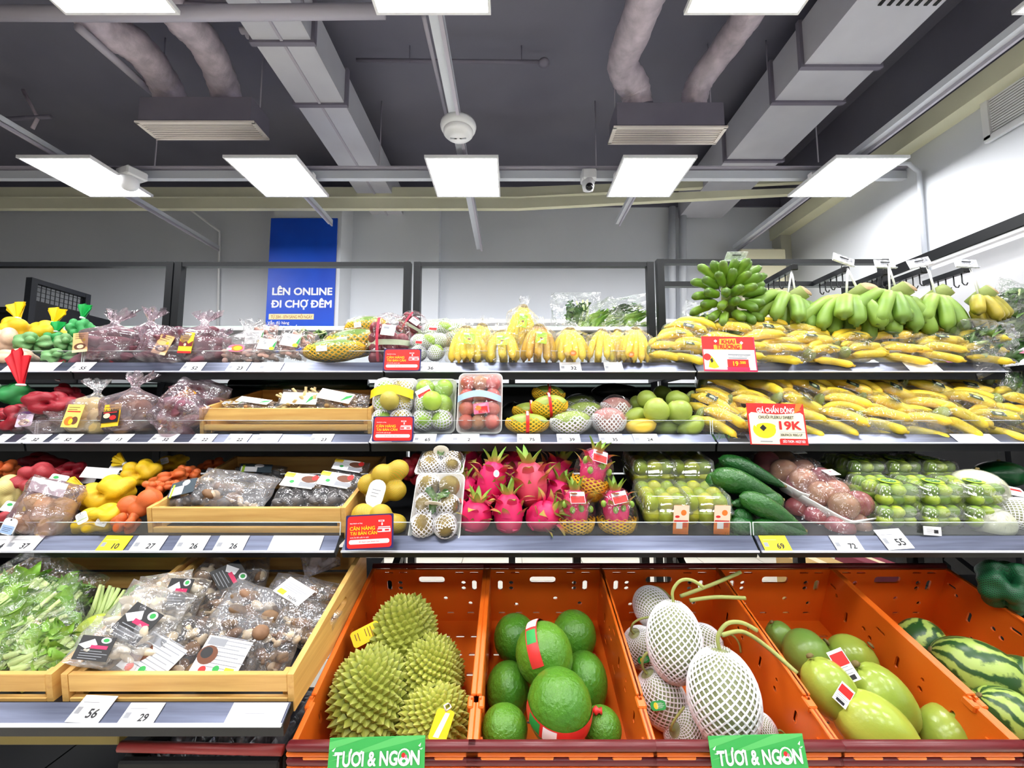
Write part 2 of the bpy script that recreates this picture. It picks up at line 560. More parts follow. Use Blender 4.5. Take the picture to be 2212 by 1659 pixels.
# pillar that carries the banner, and the wall's shallow projection beside it
xa, xb = P(588, 560, 4.9).x, P(735, 560, 4.9).x
struct('trim_1', MB().add(box(xb - xa, .5, ZBM, ((xa + xb) / 2, 5.15, ZBM / 2)), smooth=False).mesh('pillar', M_WALLR))
xc = P(948, 560, 5.25).x
struct('trim_2', MB().add(box(xc - xb, .16, ZBM, ((xc + xb) / 2, 5.33, ZBM / 2)), smooth=False).mesh('wall_projection', M_WALL))
xd, xe = P(1678, 520, 5.3).x, P(1710, 520, 5.3).x
struct('trim_3', MB().add(box(xe - xd, .2, 4.0, ((xe + xd) / 2, 5.32, 2.0)), smooth=False).mesh('corner_post', mat('post_paint', (196, 194, 178), .6)))
# white ledge along the back wall
z = P(1200, 694, 5.2).z
struct('trim_4', MB().add(box(6.2, .22, .05, (.9, 5.29, z)), smooth=False).mesh('ledge', M_WHITE))

# cream bulkhead beam below the ceiling: two boards with a shadow gap
def bulk(y0a, y0b, name, dy):
    a0, a1 = P(-300, y0a, 4.62 + dy), P(-300, y0b, 4.62 + dy)
    b0, b1 = P(1120, y0a, 4.62 + dy), P(1120, y0b, 4.62 + dy)
    c0, c1 = P(1740, y0a - 33 + 10, 4.44 + dy), P(1740, y0b - 33, 4.44 + dy)
    V = []
    for q in (a0, b0, c0, a1, b1, c1): V.append(tuple(q))
    for q in (a0, b0, c0, a1, b1, c1): V.append((q.x, q.y + .06, q.z))
    f = [(0, 3, 4, 1), (1, 4, 5, 2), (6, 7, 10, 9), (7, 8, 11, 10), (0, 1, 7, 6), (1, 2, 8, 7), (3, 9, 10, 4), (4, 10, 11, 5), (0, 6, 9, 3), (2, 5, 11, 8)]
    return MB().add((np.array(V), f), smooth=False).mesh(name, M_CREAM)
tr = struct('trim_5', bulk(404, 425, 'upper_board', .12))
part('lower_board', bulk(428, 450, 'lower_board', 0), tr)

# bulkhead strip that runs along the right-hand wall at the same height
def rline(pxa, pya, pxb, pyb, X):
    """two points on the plane x = X seen at two pixels"""
    out = []
    for px, py in ((pxa, pya), (pxb, pyb)):
        x, fy, fz = ray(px, py)
        s = X / x
        out.append(Vector((X, fy * s, CZ + fz * s)))
    return out
a, b = rline(2212, 150, 1760, 430, 3.45)
zz = (a.z + b.z) / 2
struct('trim_6', MB().add(box(.16, 8, .16, (3.54, 1.4, zz + .05)), smooth=False).mesh('wall_bulkhead', M_CREAM))

struct('trim_8', MB().add(box(.02, 9.8, HC - zz - .13, (BX1 - .012, .45, (HC + zz + .13) / 2)), smooth=False).mesh('dark_wall_band', M_CEIL))
# ------------------------------------------------------------------ lights: square panels hung below steel tracks
ZP = CZ + 2.12
pan = MB().add(box(.57, .57, .006, (0, 0, .003)), smooth=False).mesh('diffuser', M_LAMP)
frm = MB()
for s in (-1, 1):
    frm.add(box(.6, .016, .014, (0, s * .292, .007)), smooth=False).add(box(.016, .57, .014, (s * .292, 0, .007)), smooth=False)
frm.add(box(.6, .6, .01, (0, 0, .019)), smooth=False)
frm = frm.mesh('panel_frame', M_LFRAME)
clip = MB().add(cbox(.05, .05, .05, (0, 0, .049), .006), smooth=False).mesh('clip', M_LFRAME)
wire = MB().add(tube([(-.07, .1, .02), (-.05, .1, .07), (0, .1, .085), (.06, .1, .03)], .005, 6)).mesh('cable', M_LFRAME)
PANELS = Spec('ceiling_light', 'light', .6, .02).p('panel_frame', frm).p('diffuser', pan).p('clip', clip, TR(.28, 0, -.02)).p('clip', clip, TR(-.28, 0, -.02)).p('cable', wire, TR(0, -.1, 0))
XCOL = [-3.71, -2.04, -.41, 1.20, 2.92]
names = ['far from the banana rails beside the security camera', 'above the blue banner', 'behind the smoke detector', 'between the dome camera and the duct', 'beside the bright wall']
rows = [(3.49, 'white square ceiling light panel in the row by the cream beam, '), (1.705, 'white square ceiling light panel in the row over the shelves, ')]
n2 = ['by the thick flexible ducts', 'above the long pale duct', 'over the smoke detector track', 'by the slotted return duct', 'over the wall grille']
for ri, (y, lab) in enumerate(rows):
    for i, x in enumerate(XCOL):
        if ri == 1 and i == 0: continue
        l = ['white square ceiling panel light beside the square motion camera', 'white square ceiling panel light above the blue banner', 'white square ceiling panel light just behind the smoke detector',
             'white square ceiling panel light between the dome camera and square duct', 'white square ceiling panel light close to the bright side wall'][i] if ri == 0 else \
            ['', 'white square ceiling light panel over the wrinkled flexible ducts', 'white square ceiling light panel nearer than the smoke detector', 'white square ceiling light panel beside the slotted grey duct', 'white square ceiling light panel corner by the wall grille'][i]
        PANELS.make(TR(x, y, ZP), l, 'ceiling light panels')
for y in (-.085, -1.875):                     # the store's rows behind the viewer
    for i, x in enumerate(XCOL):
        PANELS.make(TR(x, y, ZP), 'white ceiling light panel behind the viewer, %s row, %s column from the dark wall' % (ORD[int((-.085 - y) / 1.79 + .5)], ORD[i]), 'ceiling light panels behind the viewer')
# tracks
zt = ZP + .10
def track(x, y0, y1, label, w=.07):
    mb = MB().add(box(w, y1 - y0, .05, (0, 0, 0)), smooth=False)
    t = thing('lighting_track', label, 'track', TR(x, (y0 + y1) / 2, zt + .03))
    part('channel', mb.mesh('channel', M_TRACK), t)
    part('flange', MB().add(box(w * .3, y1 - y0, .03, (w * .35, 0, -.035)), smooth=False).mesh('flange', M_PIPE), t)
track(-3.84, -4, 5.25, 'grey steel lighting track running back above the motion camera', .06)
track(-2.06, 3.40, 4.55, 'grey steel lighting track running back toward the blue banner', .05)
track(-.42, -4, 5.25, 'pale steel lighting track carrying the smoke detector', .08)
track(1.20, 3.45, 4.55, 'grey steel lighting track over the dome camera side panel', .05)
track(2.91, -4, 5.25, 'grey steel lighting track running beside the bright wall', .07)
c0 = P(1000, 380, 3.66)
t = thing('lighting_track', 'pale steel cross track joining the far row of light panels', 'track', TR(-.6, 3.66, c0.z))
part('channel', MB().add(box(8.6, .05, .075), smooth=False).mesh('channel', M_TRACK), t)
part('flange', MB().add(box(8.6, .10, .012, (0, 0, .06)), smooth=False).mesh('flange', M_PIPE), t)

# smoke detector on its track
p = PZ(990, 287, ZP + .04)
t = thing('smoke_detector', 'round white smoke detector fixed to the middle lighting track', 'smoke detector', TR(p.x, p.y, p.z))
part('base', MB().add(lathe([(.10, .07), (.132, .068), (.135, .05), (.13, .03), (.118, .012)], 32)).mesh('base', M_WHITE), t)
part('sensor_dome', MB().add(lathe([(.11, .02), (.112, -.005), (.095, -.022), (.075, -.026), (.07, -.04), (.03, -.046)], 32)).mesh('sensor_dome', M_LFRAME), t)
part('vent_slot', MB().add(box(.05, .012, .004, (-.035, 0, -.044)), smooth=False).add(box(.05, .012, .004, (.035, 0, -.044)), smooth=False).mesh('vent_slot', M_GREY), t)
# dome camera and motion camera on the cross track
p = P(1271, 392, 3.58)
t = thing('security_camera', 'small white dome security camera with a dark lens under the cross track', 'camera', TR(p.x, p.y, p.z) @ RT(0, 0, 0))
part('housing', MB().add(cbox(.13, .12, .10, (0, 0, .045), .012), smooth=False).mesh('housing', M_WHITE), t)
part('barrel', MB().add(lathe([(.058, .02), (.055, -.04), (.045, -.08), (.034, -.085)], 20)).mesh('barrel', M_LFRAME), t, RT(18, 0, 0))
part('lens', MB().add(ball(.034, nu=16, nv=10)).mesh('lens', mat('lens_black', (8, 8, 12), .1)), t, TR(0, -.045, -.075))
p = P(284, 392, 3.5)
t = thing('security_camera', 'white square box camera with round eye beside the light panel', 'camera', TR(p.x, p.y, p.z) @ RT(0, 0, -20))
part('housing', MB().add(cbox(.17, .16, .08, (0, 0, .06), .012), smooth=False).mesh('housing', M_WHITE), t)
part('eye', MB().add(ball(.075, nu=18, nv=12)).mesh('eye', M_LFRAME), t, TR(0, -.02, -.02))

# ------------------------------------------------------------------ ducts
def duct(name, label, x0, x1, zb, zt_, y0, y1, seams, m, slots=None):
    t = thing(name, label, 'duct', TR((x0 + x1) / 2, 0, zb))
    w = x1 - x0
    ys = [y0] + seams + [y1]
    for a, b in zip(ys[:-1], ys[1:]):
        part('duct_section', MB().add(box(w, b - a - .012, zt_ - zb, (0, (a + b) / 2, (zt_ - zb) / 2)), smooth=False).mesh('duct_section', m), t)
    for s in seams:
        part('flange', MB().add(box(w + .05, .035, zt_ - zb + .04, (0, s, (zt_ - zb) / 2)), smooth=False).mesh('flange', M_DUCTD), t)
    return t
HL = 2.7
pl0, pl1 = PZ(545, 85, CZ + HL), PZ(665, 85, CZ + HL)
d = duct('air_duct', 'long grey ceiling duct with seams over the blue banner', pl0.x, pl1.x + .02, CZ + HL, HC - .35, .5, 5.3, [1.6, 2.75, PZ(700, 225, CZ + HL).y], M_DUCT)
part('bottom_rib', MB().add(box(.02, 4.7, .012, (0, 2.9, -.006)), smooth=False).mesh('bottom_rib', M_PIPE), d)
pr0, pr1 = PZ(1737, 140, CZ + HL), PZ(1900, 140, CZ + HL)
d2 = duct('air_duct', 'wide square duct with flanged joints and air slots near the bright wall', pr0.x, pr1.x, CZ + HL, HC - .3, .4, 5.35, [PZ(1800, 143, CZ + HL).y, PZ(1740, 220, CZ + HL).y, PZ(1640, 346, CZ + HL).y], M_DUCT)
for k in range(7):
    q = PZ(1905 + k * 20, 4, CZ + HL)
    part('air_slot', MB().add(box(.022, .16, .006, (q.x - (pr0.x + pr1.x) / 2, q.y - .06, -.004)), smooth=False).mesh('air_slot', M_DARK), d2)

def diffuser(label, pxl, pyl, pxr, zbt, fx0, fx1, fy0, fy1):
    q0 = PZ(pxl, pyl, zbt); q1 = PZ(pxr, pyl, zbt)
    w = q1.x - q0.x
    t = thing('air_diffuser', label, 'vent', TR((q0.x + q1.x) / 2, q0.y + .1, zbt))
    part('plenum_box', MB().add(box(w - .06, .26, .20, (0, .02, .115)), smooth=False).mesh('plenum_box', M_DUCTD), t)
    fr = MB()
    for s in (-1, 1):
        fr.add(box(w, .022, .014, (0, s * .1, 0)), smooth=False).add(box(.03, .2, .014, (s * (w / 2 - .015), 0, 0)), smooth=False)
    part('grille_frame', fr.mesh('grille_frame', mat('grille_paint', (246, 238, 230), .5)), t)
    sl = MB().add(box(w - .06, .010, .004, (0, 0, 0)), smooth=False).mesh('slat', mat('grille_paint', (246, 238, 230), .5))
    for k in range(8):
        part('slat', sl, t, TR(0, -.078 + k * .0222, 0) @ RT(-20, 0, 0))
    for s in (-1, 1):
        part('hanger_rod', MB().add(tube([(s * w * .44, .05, .2), (s * w * .44, .05, HC - zbt)], .005, 6)).mesh('hanger_rod', M_PIPE), t)
    return t
ZD = CZ + 2.45
diffuser('slotted air diffuser box fed by two thick wrinkled ducts', 292, 264, 550, ZD, 0, 0, 0, 0)
diffuser('slotted air diffuser box beside the square duct above the dome camera', 1325, 275, 1572, ZD, 0, 0, 0, 0)

def flex(label, pts, r, crinkle=.08):
    path = []
    P3 = [Vector(p) for p in pts]
    n = 40
    for i in range(n + 1):                     # Catmull-Rom through the points
        s = i / n * (len(P3) - 1); k = min(int(s), len(P3) - 2); u = s - k
        p0, p1, p2, p3 = P3[max(k - 1, 0)], P3[k], P3[k + 1], P3[min(k + 2, len(P3) - 1)]
        path.append(.5 * ((2 * p1) + (p2 - p0) * u + (2 * p0 - 5 * p1 + 4 * p2 - p3) * u * u + (3 * p1 - p0 - 3 * p2 + p3) * u ** 3))
    rnd = random.Random(len(label))
    rad = [r * (1 + crinkle * (rnd.random() - .5) * 1.4) for _ in path]
    t = thing('flexible_duct', label, 'duct', TR(*path[0]))
    o = path[0]
    part('sleeve', MB().add(tube([p - o for p in path], rad, 20)).mesh('sleeve', M_FLEX), t)
    part('collar', MB().add(tube([p - o for p in path[:2]], r * 1.06, 20)).mesh('collar', M_DUCTD), t)
flex('thick wrinkled flexible duct nearer the dark wall, feeding the diffuser box', [P(372, 222, 3.5), P(352, 175, 3.32), P(300, 105, 3.0), P(215, 50, 2.75), P(120, -60, 2.4)], .125)
flex('thick wrinkled flexible duct nearer the long duct, feeding the diffuser box', [P(492, 222, 3.5), P(478, 170, 3.3), P(440, 90, 2.95), P(385, 30, 2.7), P(330, -70, 2.4)], .12)
flex('pale flexible duct with a crumpled elbow feeding the second diffuser', [P(1378, 235, 3.45), P(1370, 190, 3.38), P(1345, 140, 3.2), P(1372, 60, 2.85), P(1420, -70, 2.4)], .125)
flex('dark flexible duct beside the square duct feeding the second diffuser', [P(1497, 235, 3.5), P(1510, 180, 3.4), P(1560, 110, 3.2), P(1610, 40, 2.9), P(1680, -70, 2.5)], .11)

# pipes, rods and the sprinkler
def pipe(name, label, pts, r, m=M_PIPE, cat='pipe', n=10):
    o = Vector(pts[0])
    return thing(name, label, cat, TR(*o), me=MB().add(tube([Vector(p) - o for p in pts], r, n)).mesh(name, m))
pipe('overhead_pipe', 'thick grey pipe crossing below the ceiling beside the wrinkled ducts', [P(-60, 28, 2.25), P(300, 30, 2.25), P(830, 24, 2.25)], .040)
pipe('overhead_pipe', 'thin grey pipe bundled above the thick crossing pipe', [P(380, 12, 2.6), P(620, 22, 2.6), P(640, 50, 2.7), P(625, 64, 2.75), P(520, 66, 2.75)], .024)
pipe('overhead_pipe', 'second thin grey pipe looping round the long duct', [P(380, -6, 2.6), P(655, 8, 2.6), P(662, 56, 2.72), P(640, 74, 2.78), P(532, 76, 2.78)], .024)
pipe('overhead_pipe', 'straight pipe running down beside the wrinkled duct', [P(170, 60, 2.6), P(345, 214, 3.5)], .03)
pipe('overhead_pipe', 'thin conduit beside the smoke detector track', [P(915, 35, 2.6), P(968, 268, 4.1)], .016)
sp = thing('sprinkler', 'round dark sprinkler head at the end of a thin ceiling pipe', 'sprinkler', TR(*P(1175, 135, 3.45)))
o = P(1175, 135, 3.45)
part('feed_pipe', MB().add(tube([P(770, 130, 3.45) - o, P(1165, 134, 3.45) - o], .016, 8)).mesh('feed_pipe', M_DUCTD), sp)
for xx in (-.2, -1.2): part('drop_rod', MB().add(tube([(xx, 0, 0), (xx, 0, HC - o.z)], .005, 6)).mesh('drop_rod', M_DUCTD), sp)
part('rosette', MB().add(lathe([(.02, .03), (.045, .01), (.05, -.01), (.02, -.012)], 16)).mesh('rosette', M_DUCTD), sp)
for (px, pa, pb, Y, l) in ((820, 118, 368, 4.1, 'thin steel hanger rod beside the long duct'), (1288, 118, 368, 4.1, 'thin steel hanger rod above the dome camera'), (333, 300, 372, 3.86, 'short steel hanger rod below the wide diffuser'),
                           (1662, 40, 215, 3.4, 'thin steel hanger rod at the square duct joint'), (1768, 265, 350, 3.9, 'thin steel hanger rod behind the square duct')):
    q0, q1 = P(px, pb, Y), P(px, pa, Y)
    pipe('hanger_rod', l, [q0, Vector((q0.x, q0.y, HC))], .006, M_PIPE, 'rod', 6)
b1 = P(60, 205, 3.9)
t = thing('pipe_bracket', 'small bent pale bracket hanging in the dark ceiling corner', 'bracket', TR(*b1))
part('stem', MB().add(tube([P(50, 195, 3.9) - b1, P(82, 255, 3.9) - b1, P(70, 278, 3.9) - b1], .016, 8)).mesh('stem', M_FLEX), t)
part('crossbar', MB().add(tube([P(0, 258, 3.9) - b1, P(110, 252, 3.9) - b1], .02, 8)).mesh('crossbar', M_DUCTD), t)

# conduits on the walls
pipe('wall_conduit', 'thin white conduit bending down the wall beside the blue banner pillar', [P(410, 452, 5.0), P(474, 500, 5.33), P(474, 512, 5.36), P(470, 720, 5.36)], .014, M_WHITE)
for i, px in enumerate((1452, 1475)):
    pipe('wall_pipe', ['pale vertical wall pipe, the one nearer the banner pillar', 'pale vertical wall pipe, the one nearer the bright wall'][i], [P(px, 448, 5.3), P(px, 720, 5.3)], .045, M_TRACK)
q0, q1 = rline(1984, 372, 1998, 548, 3.58)
qa = P(1950, 350, 4.4)
pipe('wall_conduit', 'thin pale conduit dropping down the bright wall from a light panel', [(3.3, q0.y, q0.z + .08), (3.5, q0.y, q0.z + .08), (3.585, q0.y, q0.z), (3.585, q1.y + .02, q1.z - .6)], .018, M_TRACK)
# grille on the right-hand wall
g0, g1 = rline(2133, 212, 2137, 302, 3.6)
t = thing('wall_grille', 'large square mesh air grille high on the bright wall', 'vent', TR(3.6, g0.y, (g0.z + g1.z) / 2))
hgt = g0.z - g1.z
part('grille_mesh', MB().add(box(.01, .8, hgt, (.005, -.4, 0)), smooth=False).mesh('grille_mesh', mat('mesh_grey', (120, 118, 118), .6)), t)
fr = MB()
for s in (-1, 1):
    fr.add(box(.03, .86, .045, (-.01, -.4, s * hgt / 2)), smooth=False)
    fr.add(box(.03, .045, hgt, (-.01, -.4 + s * .41, 0)), smooth=False)
part('grille_frame', fr.mesh('grille_frame', M_WHITE), t)
lv = MB().add(box(.012, .78, .006), smooth=False).mesh('louvre', M_WHITE)
for k in range(16):
    part('louvre', lv, t, TR(-.006, -.4, -hgt / 2 + (k + .5) * hgt / 16) @ RT(0, 35, 0))

# ------------------------------------------------------------------ banner on the pillar
q0, q1 = P(584, 470, 4.86), P(728, 470, 4.86)
zt0, zb0 = q0.z, P(580, 760, 4.86).z
w = q1.x - q0.x; cx = (q0.x + q1.x) / 2
bn = thing('banner', 'tall blue banner with white and cream lettering on the pillar', 'banner', TR(cx, 4.88, zb0))
part('panel', MB().add(box(w, .012, zt0 - zb0, (0, 0, (zt0 - zb0) / 2)), smooth=False).mesh('panel', M_BLUE), bn)
M_CRM = mat('cream_ink', (255, 226, 170), .5)
def bt(s, px, py, hpx, m=M_WHITE, align='CENTER', bold=.02, nm='lettering', wpx=None):
    q = P(px, py, 4.87)
    k = mpp(py, 4.87)
    me = MB().add(text(s, hpx * k / .72, bold, align) if wpx is None else fit(s, wpx * k, hpx * k, bold, align), smooth=False, mx=RT(90, 0, 0)).mesh(nm, m)
    part(nm, me, bn, TR(q.x - cx, -.0095, q.z - zb0))
bt('LÊN ONLINE', 653, 629, 16, M_WHITE, bold=.034, wpx=130); bt('ĐI CHỢ ĐÊM', 651, 656, 16, M_WHITE, bold=.034, wpx=131)
q = P(629, 684, 4.87)
part('time_strip', MB().add(box(97 * mpp(684, 4.87), .004, 12 * mpp(684, 4.87)), smooth=False).mesh('time_strip', M_CRM), bn, TR(q.x - cx, -.008, q.z - zb0))
q = P(629, 684, 4.86)
part('lettering', MB().add(fit('TỪ 20H - 07H SÁNG MỖI NGÀY', 90 * mpp(684, 4.87), 7 * mpp(684, 4.87), .008), smooth=False, mx=RT(90, 0, 0)).mesh('lettering', mat('brown_ink', (150, 100, 60), .6)), bn, TR(q.x - cx, -.0112, q.z - zb0))
bt('Vẫn đủ hàng', 578, 697, 6.5, M_WHITE, 'LEFT', .012); bt('Hàng tươi mới về', 578, 706, 6.5, M_WHITE, 'LEFT', .012); bt('Giao tận nhà - sáng mai', 578, 714, 6.5, M_WHITE, 'LEFT', .012)
# ------------------------------------------------------------------ gondola: four tiers of shelves
# tier: front edge Y, pixel rows of the price rail's top and bottom and of the clear guard's top, tilt, back Y
TIER = {1: (1.63, 783, 803, 758, 5.0, 2.08), 2: (1.49, 938, 957, 908, 8.0, 2.02), 3: (1.26, 1157, 1192, 1128, 10.0, 1.92), 4: (.93, 1517, 1567, None, 9.0, 1.62)}
RAILQ = {}
for k, (Y, pt, pb, pg, tl, yb) in TIER.items():
    zb_, ztp = P(1106, pb, Y).z, P(1106, pt, Y + .035).z
    RAILQ[k] = (Y, zb_, Y + .035, ztp)
def deck_z(k, Y):
    y0, z0, y1, z1 = RAILQ[k]
    return z1 - .006 + (Y - y1) * math.tan(R(TIER[k][4]))
def shelf(k, x0, x1, label):
    Y, pt, pb, pg, tl, yb = TIER[k]
    y0, z0, y1, z1 = RAILQ[k]
    w = x1 - x0 - .008; cx = (x0 + x1) / 2
    t = thing('display_shelf', label, 'shelf', TR(cx, y0, z0), 'black produce shelves with price rails')
    t2 = math.tan(R(tl))
    def sect(pts, name, m, ww=w, ox=0.0):
        n = len(pts)
        V = [(ox - ww / 2, y - y0, zz - z0) for y, zz in pts] + [(ox + ww / 2, y - y0, zz - z0) for y, zz in pts]
        f = [tuple(range(n)), tuple(range(2 * n - 1, n - 1, -1))] + [(i, (i + 1) % n + 0 * n, (i + 1) % n + n, i + n)[::-1] for i in range(n)]
        part(name, MB().add((np.array(V), f), smooth=False).mesh(name, m), t)
    zd = z1 - .006
    zk = zd + (yb - y1) * t2
    sect([(y1, zd), (yb, zk), (yb, zk - .022), (y1, zd - .022)], 'deck', M_BLACK)
    sect([(y0 + .006, z0 - .004), (y1, z1 - .012), (y1, z1 - .04), (y0 + .012, z0 - (.020 if k == 3 else .030))], 'fascia', M_BLACK)
    sect([(y0, z0), (y1, z1), (y1 + .003, z1 - .003), (y0 + .003, z0 - .004)], 'price_rail', M_RAIL)
    part('rail_lip', MB().add(box(w, .006, .005, (0, -.001, .001)), smooth=False).mesh('rail_lip', mat('bright_edge', (225, 228, 236), .3)), t)
    for s in (-1, 1):
        sect([(y1 + .02, zd - .022), (yb, zk - .022), (yb, zk - .075), (y1 + .02, zd - .045)], 'bracket', M_BLACK, .012, s * (w / 2 - .03))
    if pg:
        zg = P(1106, pg, y1 + .004).z
        h = zg - z1
        part('clear_guard', MB().add(box(w, .003, h, (0, y1 - y0 + .004, z1 - z0 + h / 2)), smooth=False).mesh('clear_guard', M_ACRYL), t,
             label='clear acrylic guard along the front edge')
        e = MB().add(box(w, .0035, .0018, (0, y1 - y0 + .004, zg - z0)), smooth=False)
        for s in (-1, 1): e.add(box(.002, .0035, h, (s * w / 2, y1 - y0 + .004, z1 - z0 + h / 2)), smooth=False)
        part('guard_edge_glint', e.mesh('guard_edge_glint', M_EDGE), t)  # pale opaque strips; the highlight on the acrylic edges put into the colour
    return t
XB = [-1.735, -.505, .728, 1.955]
shelf(1, -2.96, XB[0], 'top tier black shelf holding the yellow and green net bags')
shelf(1, XB[0], XB[1], 'top tier black shelf holding the purple sweet potato bags')
shelf(1, XB[1], XB[2], 'top tier black shelf holding the upright banana bunches')
shelf(1, XB[2], XB[3], 'top tier black shelf under the hanging green bananas')
shelf(2, -2.96, XB[0], 'second tier black shelf at the red net bags')
shelf(2, XB[0], XB[1], 'second tier black shelf holding the potato bags and wooden crate')
shelf(2, XB[1], XB[2], 'second tier black shelf holding fruit trays and mangoes')
shelf(2, XB[2], XB[3], 'second tier black shelf filled with wrapped yellow bananas')
shelf(3, -2.75, -1.523, 'third tier black shelf end with red onion nets')
shelf(3, -1.517, XB[1] - .012, 'third tier black shelf holding yellow nets and a wooden crate')
shelf(3, XB[1], XB[2], 'third tier black shelf holding the pink dragon fruit')
shelf(3, XB[2], XB[3], 'third tier black shelf holding avocados and limes')
shelf(4, -2.2, P(624, 1540, .95).x, 'lowest black shelf carrying the two wooden crates of greens and mushrooms')

# uprights and back frames
ZFT = P(1106, 568, 2.15).z
def frame(x0, x1, label, ztop=None, bar=None, post=.036):
    zt_ = ztop or ZFT
    t = thing('back_frame', label, 'frame', TR((x0 + x1) / 2, 2.15, 0), 'black gondola back frames')
    w = x1 - x0
    for s in (-1, 1):
        part('post', MB().add(box(post, .036, zt_, (s * (w / 2 - post / 2), 0, zt_ / 2)), smooth=False).mesh('post', M_BLACK), t)
    part('top_bar', MB().add(box(w - 2 * post, .03, .024, (0, 0, zt_ - .012)), smooth=False).mesh('top_bar', M_BLACK), t)
    if bar:
        part('cross_bar', MB().add(box(w - 2 * post + .12, .03, .026, (.06, -.001, bar)), smooth=False).mesh('cross_bar', M_BLACK), t)
    zlo, zhi = deck_z(3, 1.92) - .02, deck_z(1, 2.08) - .07
    part('back_shade_panel', MB().add(box(w - 2 * post, .01, zhi - zlo, (0, 0, (zlo + zhi) / 2)), smooth=False).mesh('back_shade_panel', M_DARK), t)  # black sheet added as the shade of the far side between tiers
    part('gap_bar', MB().add(box(w - 2 * post, .02, .012, (0, -.01, zhi - .015)), smooth=False).mesh('gap_bar', mat('pale_green_bar', (150, 170, 165), .4)), t)
    part('foot', MB().add(box(w, .5, .08, (0, -.2, .04)), smooth=False).mesh('foot', M_BLACK), t)
frame(-2.96, P(378, 600, 2.15).x, 'black back frame in front of the dark mesh rack')
frame(P(381, 600, 2.15).x, P(888, 600, 2.15).x, 'black back frame in front of the blue banner')
frame(P(895, 600, 2.15).x, P(1411, 600, 2.15).x, 'black back frame behind the upright bananas')
ZB4 = P(1425, 615, 2.15).z
frame(P(1418, 600, 2.15).x, 1.99, 'black back frame carrying the banana hook arms', P(1420, 562, 2.15).z, ZB4)

# hook arms on the last frame
hook_pts = [(0, 0, 0), (0, 0, -.045), (.004, -.004, -.056), (.004, -.014, -.06), (.004, -.02, -.05)]
M_HOOK = MB().add(tube(hook_pts, .0028, 6)).mesh('hook', M_BLACK)
arm_ends = [(1590, 574, 'first from the banner side'), (1715, 577, 'second from the banner side'), (1826, 582, 'third from the banner side'), (1912, 588, 'fourth from the banner side'), (1994, 584, 'fifth from the banner side'), (2086, 582, 'last one at the shelf end')]
for i, (px, py, l) in enumerate(arm_ends):
    z = ZB4
    e = PZ(px, py, z + .002)
    L = 2.13 - e.y
    t = thing('hook_arm', 'black square hanging arm with small hooks, ' + l, 'rail', TR(e.x, 2.13, z), 'banana hanging arms')
    part('arm', MB().add(box(.026, L, .026, (0, -L / 2, 0)), smooth=False).mesh('arm', M_BLACK), t)
    part('end_cap', MB().add(cbox(.03, .012, .03, (0, -L - .004, 0), .004), smooth=False).mesh('end_cap', M_DARK), t)
    for k in range(5):
        part('hook', M_HOOK, t, TR(0, -.03 - k * (L - .05) / 4, -.012))
# clear ticket holders on the arm ends
cards = [(1590, 553, 45, 0, 'flat clear ticket holder above the small green banana cluster', (60, 0, 0)), (1822, 561, 48, 20, 'tilted clear ticket holder above the wide green banana hand', (0, 0, 0)),
         (1911, 570, 45, 2, 'clear ticket holder above the cut banana stalk', (0, 0, 0)), (1985, 567, 50, -12, 'backward leaning clear ticket holder near the dark cabinet trim', (0, 0, 0)), (2086, 569, 50, 3, 'clear ticket holder on the last hanging arm', (0, 0, 0))]
M_HOLD = film('ticket_plastic', (240, 244, 250), .55, .1, 0, gloss=.8, body=(250, 250, 255))
for (px, py, wpx, rl, l, r0) in cards:
    e = P(px, py, 1.84); k = mpp(py, 1.84)
    t = thing('ticket_holder', l, 'ticket holder', TR(*e) @ RT(r0[0] - 12, rl, 0))
    w = wpx * k
    part('pocket', MB().add(cbox(w, .003, .042, (0, 0, 0), .001), smooth=False).add(box(w, .010, .004, (0, -.004, -.021)), smooth=False).mesh('pocket', M_HOLD), t)
    part('clip', MB().add(box(.003, .003, .05, (0, .006, -.02)), smooth=False).add(box(.04, .003, .003, (0, -.004, .006)), smooth=False).mesh('clip', M_DARK), t)

# legs and braces below the crates, lower stand
st = thing('crate_stand', 'black steel stand with sloping legs under the orange crates', 'stand', TR(0, 1.5, 0))
for (x, y0) in ((-.5, 1.95), (.30, 2.0), (.60, 1.95), (.735, 1.9), (1.3, 1.95), (1.95, 1.95)):
    part('leg', MB().add(box(.035, .035, 1.0, (x, y0 - 1.5, .5)), smooth=False).mesh('leg', M_BLACK), st)
for x in (-.5, .735, 1.95):
    part('brace', MB().add(beam((x, -.42, .36), (x, .42, .80), .03, .045), smooth=False).mesh('brace', M_BLACK), st)
part('cross_rail', MB().add(box(2.5, .03, .05, (.72, -.38, .40)), smooth=False).mesh('cross_rail', M_BLACK), st)
part('cross_rail', MB().add(box(2.5, .03, .05, (.72, -.1, .55)), smooth=False).mesh('cross_rail', M_BLACK), st)

# other face of the gondola: shelves with a pale green strip at the back, seen in the gaps
bs = thing('rear_shelf', 'pale shelf on the far side of the gondola behind the banana bunches', 'shelf', TR(0, 2.45, 0))
z1_ = P(1106, 712, 2.5).z
part('pale_strip', MB().add(box(4.9, .03, .07, (.0, .12, z1_)), smooth=False).mesh('pale_strip', mat('pale_green_strip', (205, 228, 216), .4)), bs)
part('deck', MB().add(box(4.9, .5, .02, (0, 0, z1_ - .06)), smooth=False).mesh('deck', M_WHITE), bs)
part('lower_deck', MB().add(box(2.2, .5, .02, (-1.3, 0, deck_z(2, 2.0) - .02)), smooth=False).mesh('lower_deck', M_BLACK), bs)
for s in (-2.4, 0, 2.4):
    part('support', MB().add(box(.04, .04, z1_, (s, .2, z1_ / 2)), smooth=False).mesh('support', M_BLACK), bs)

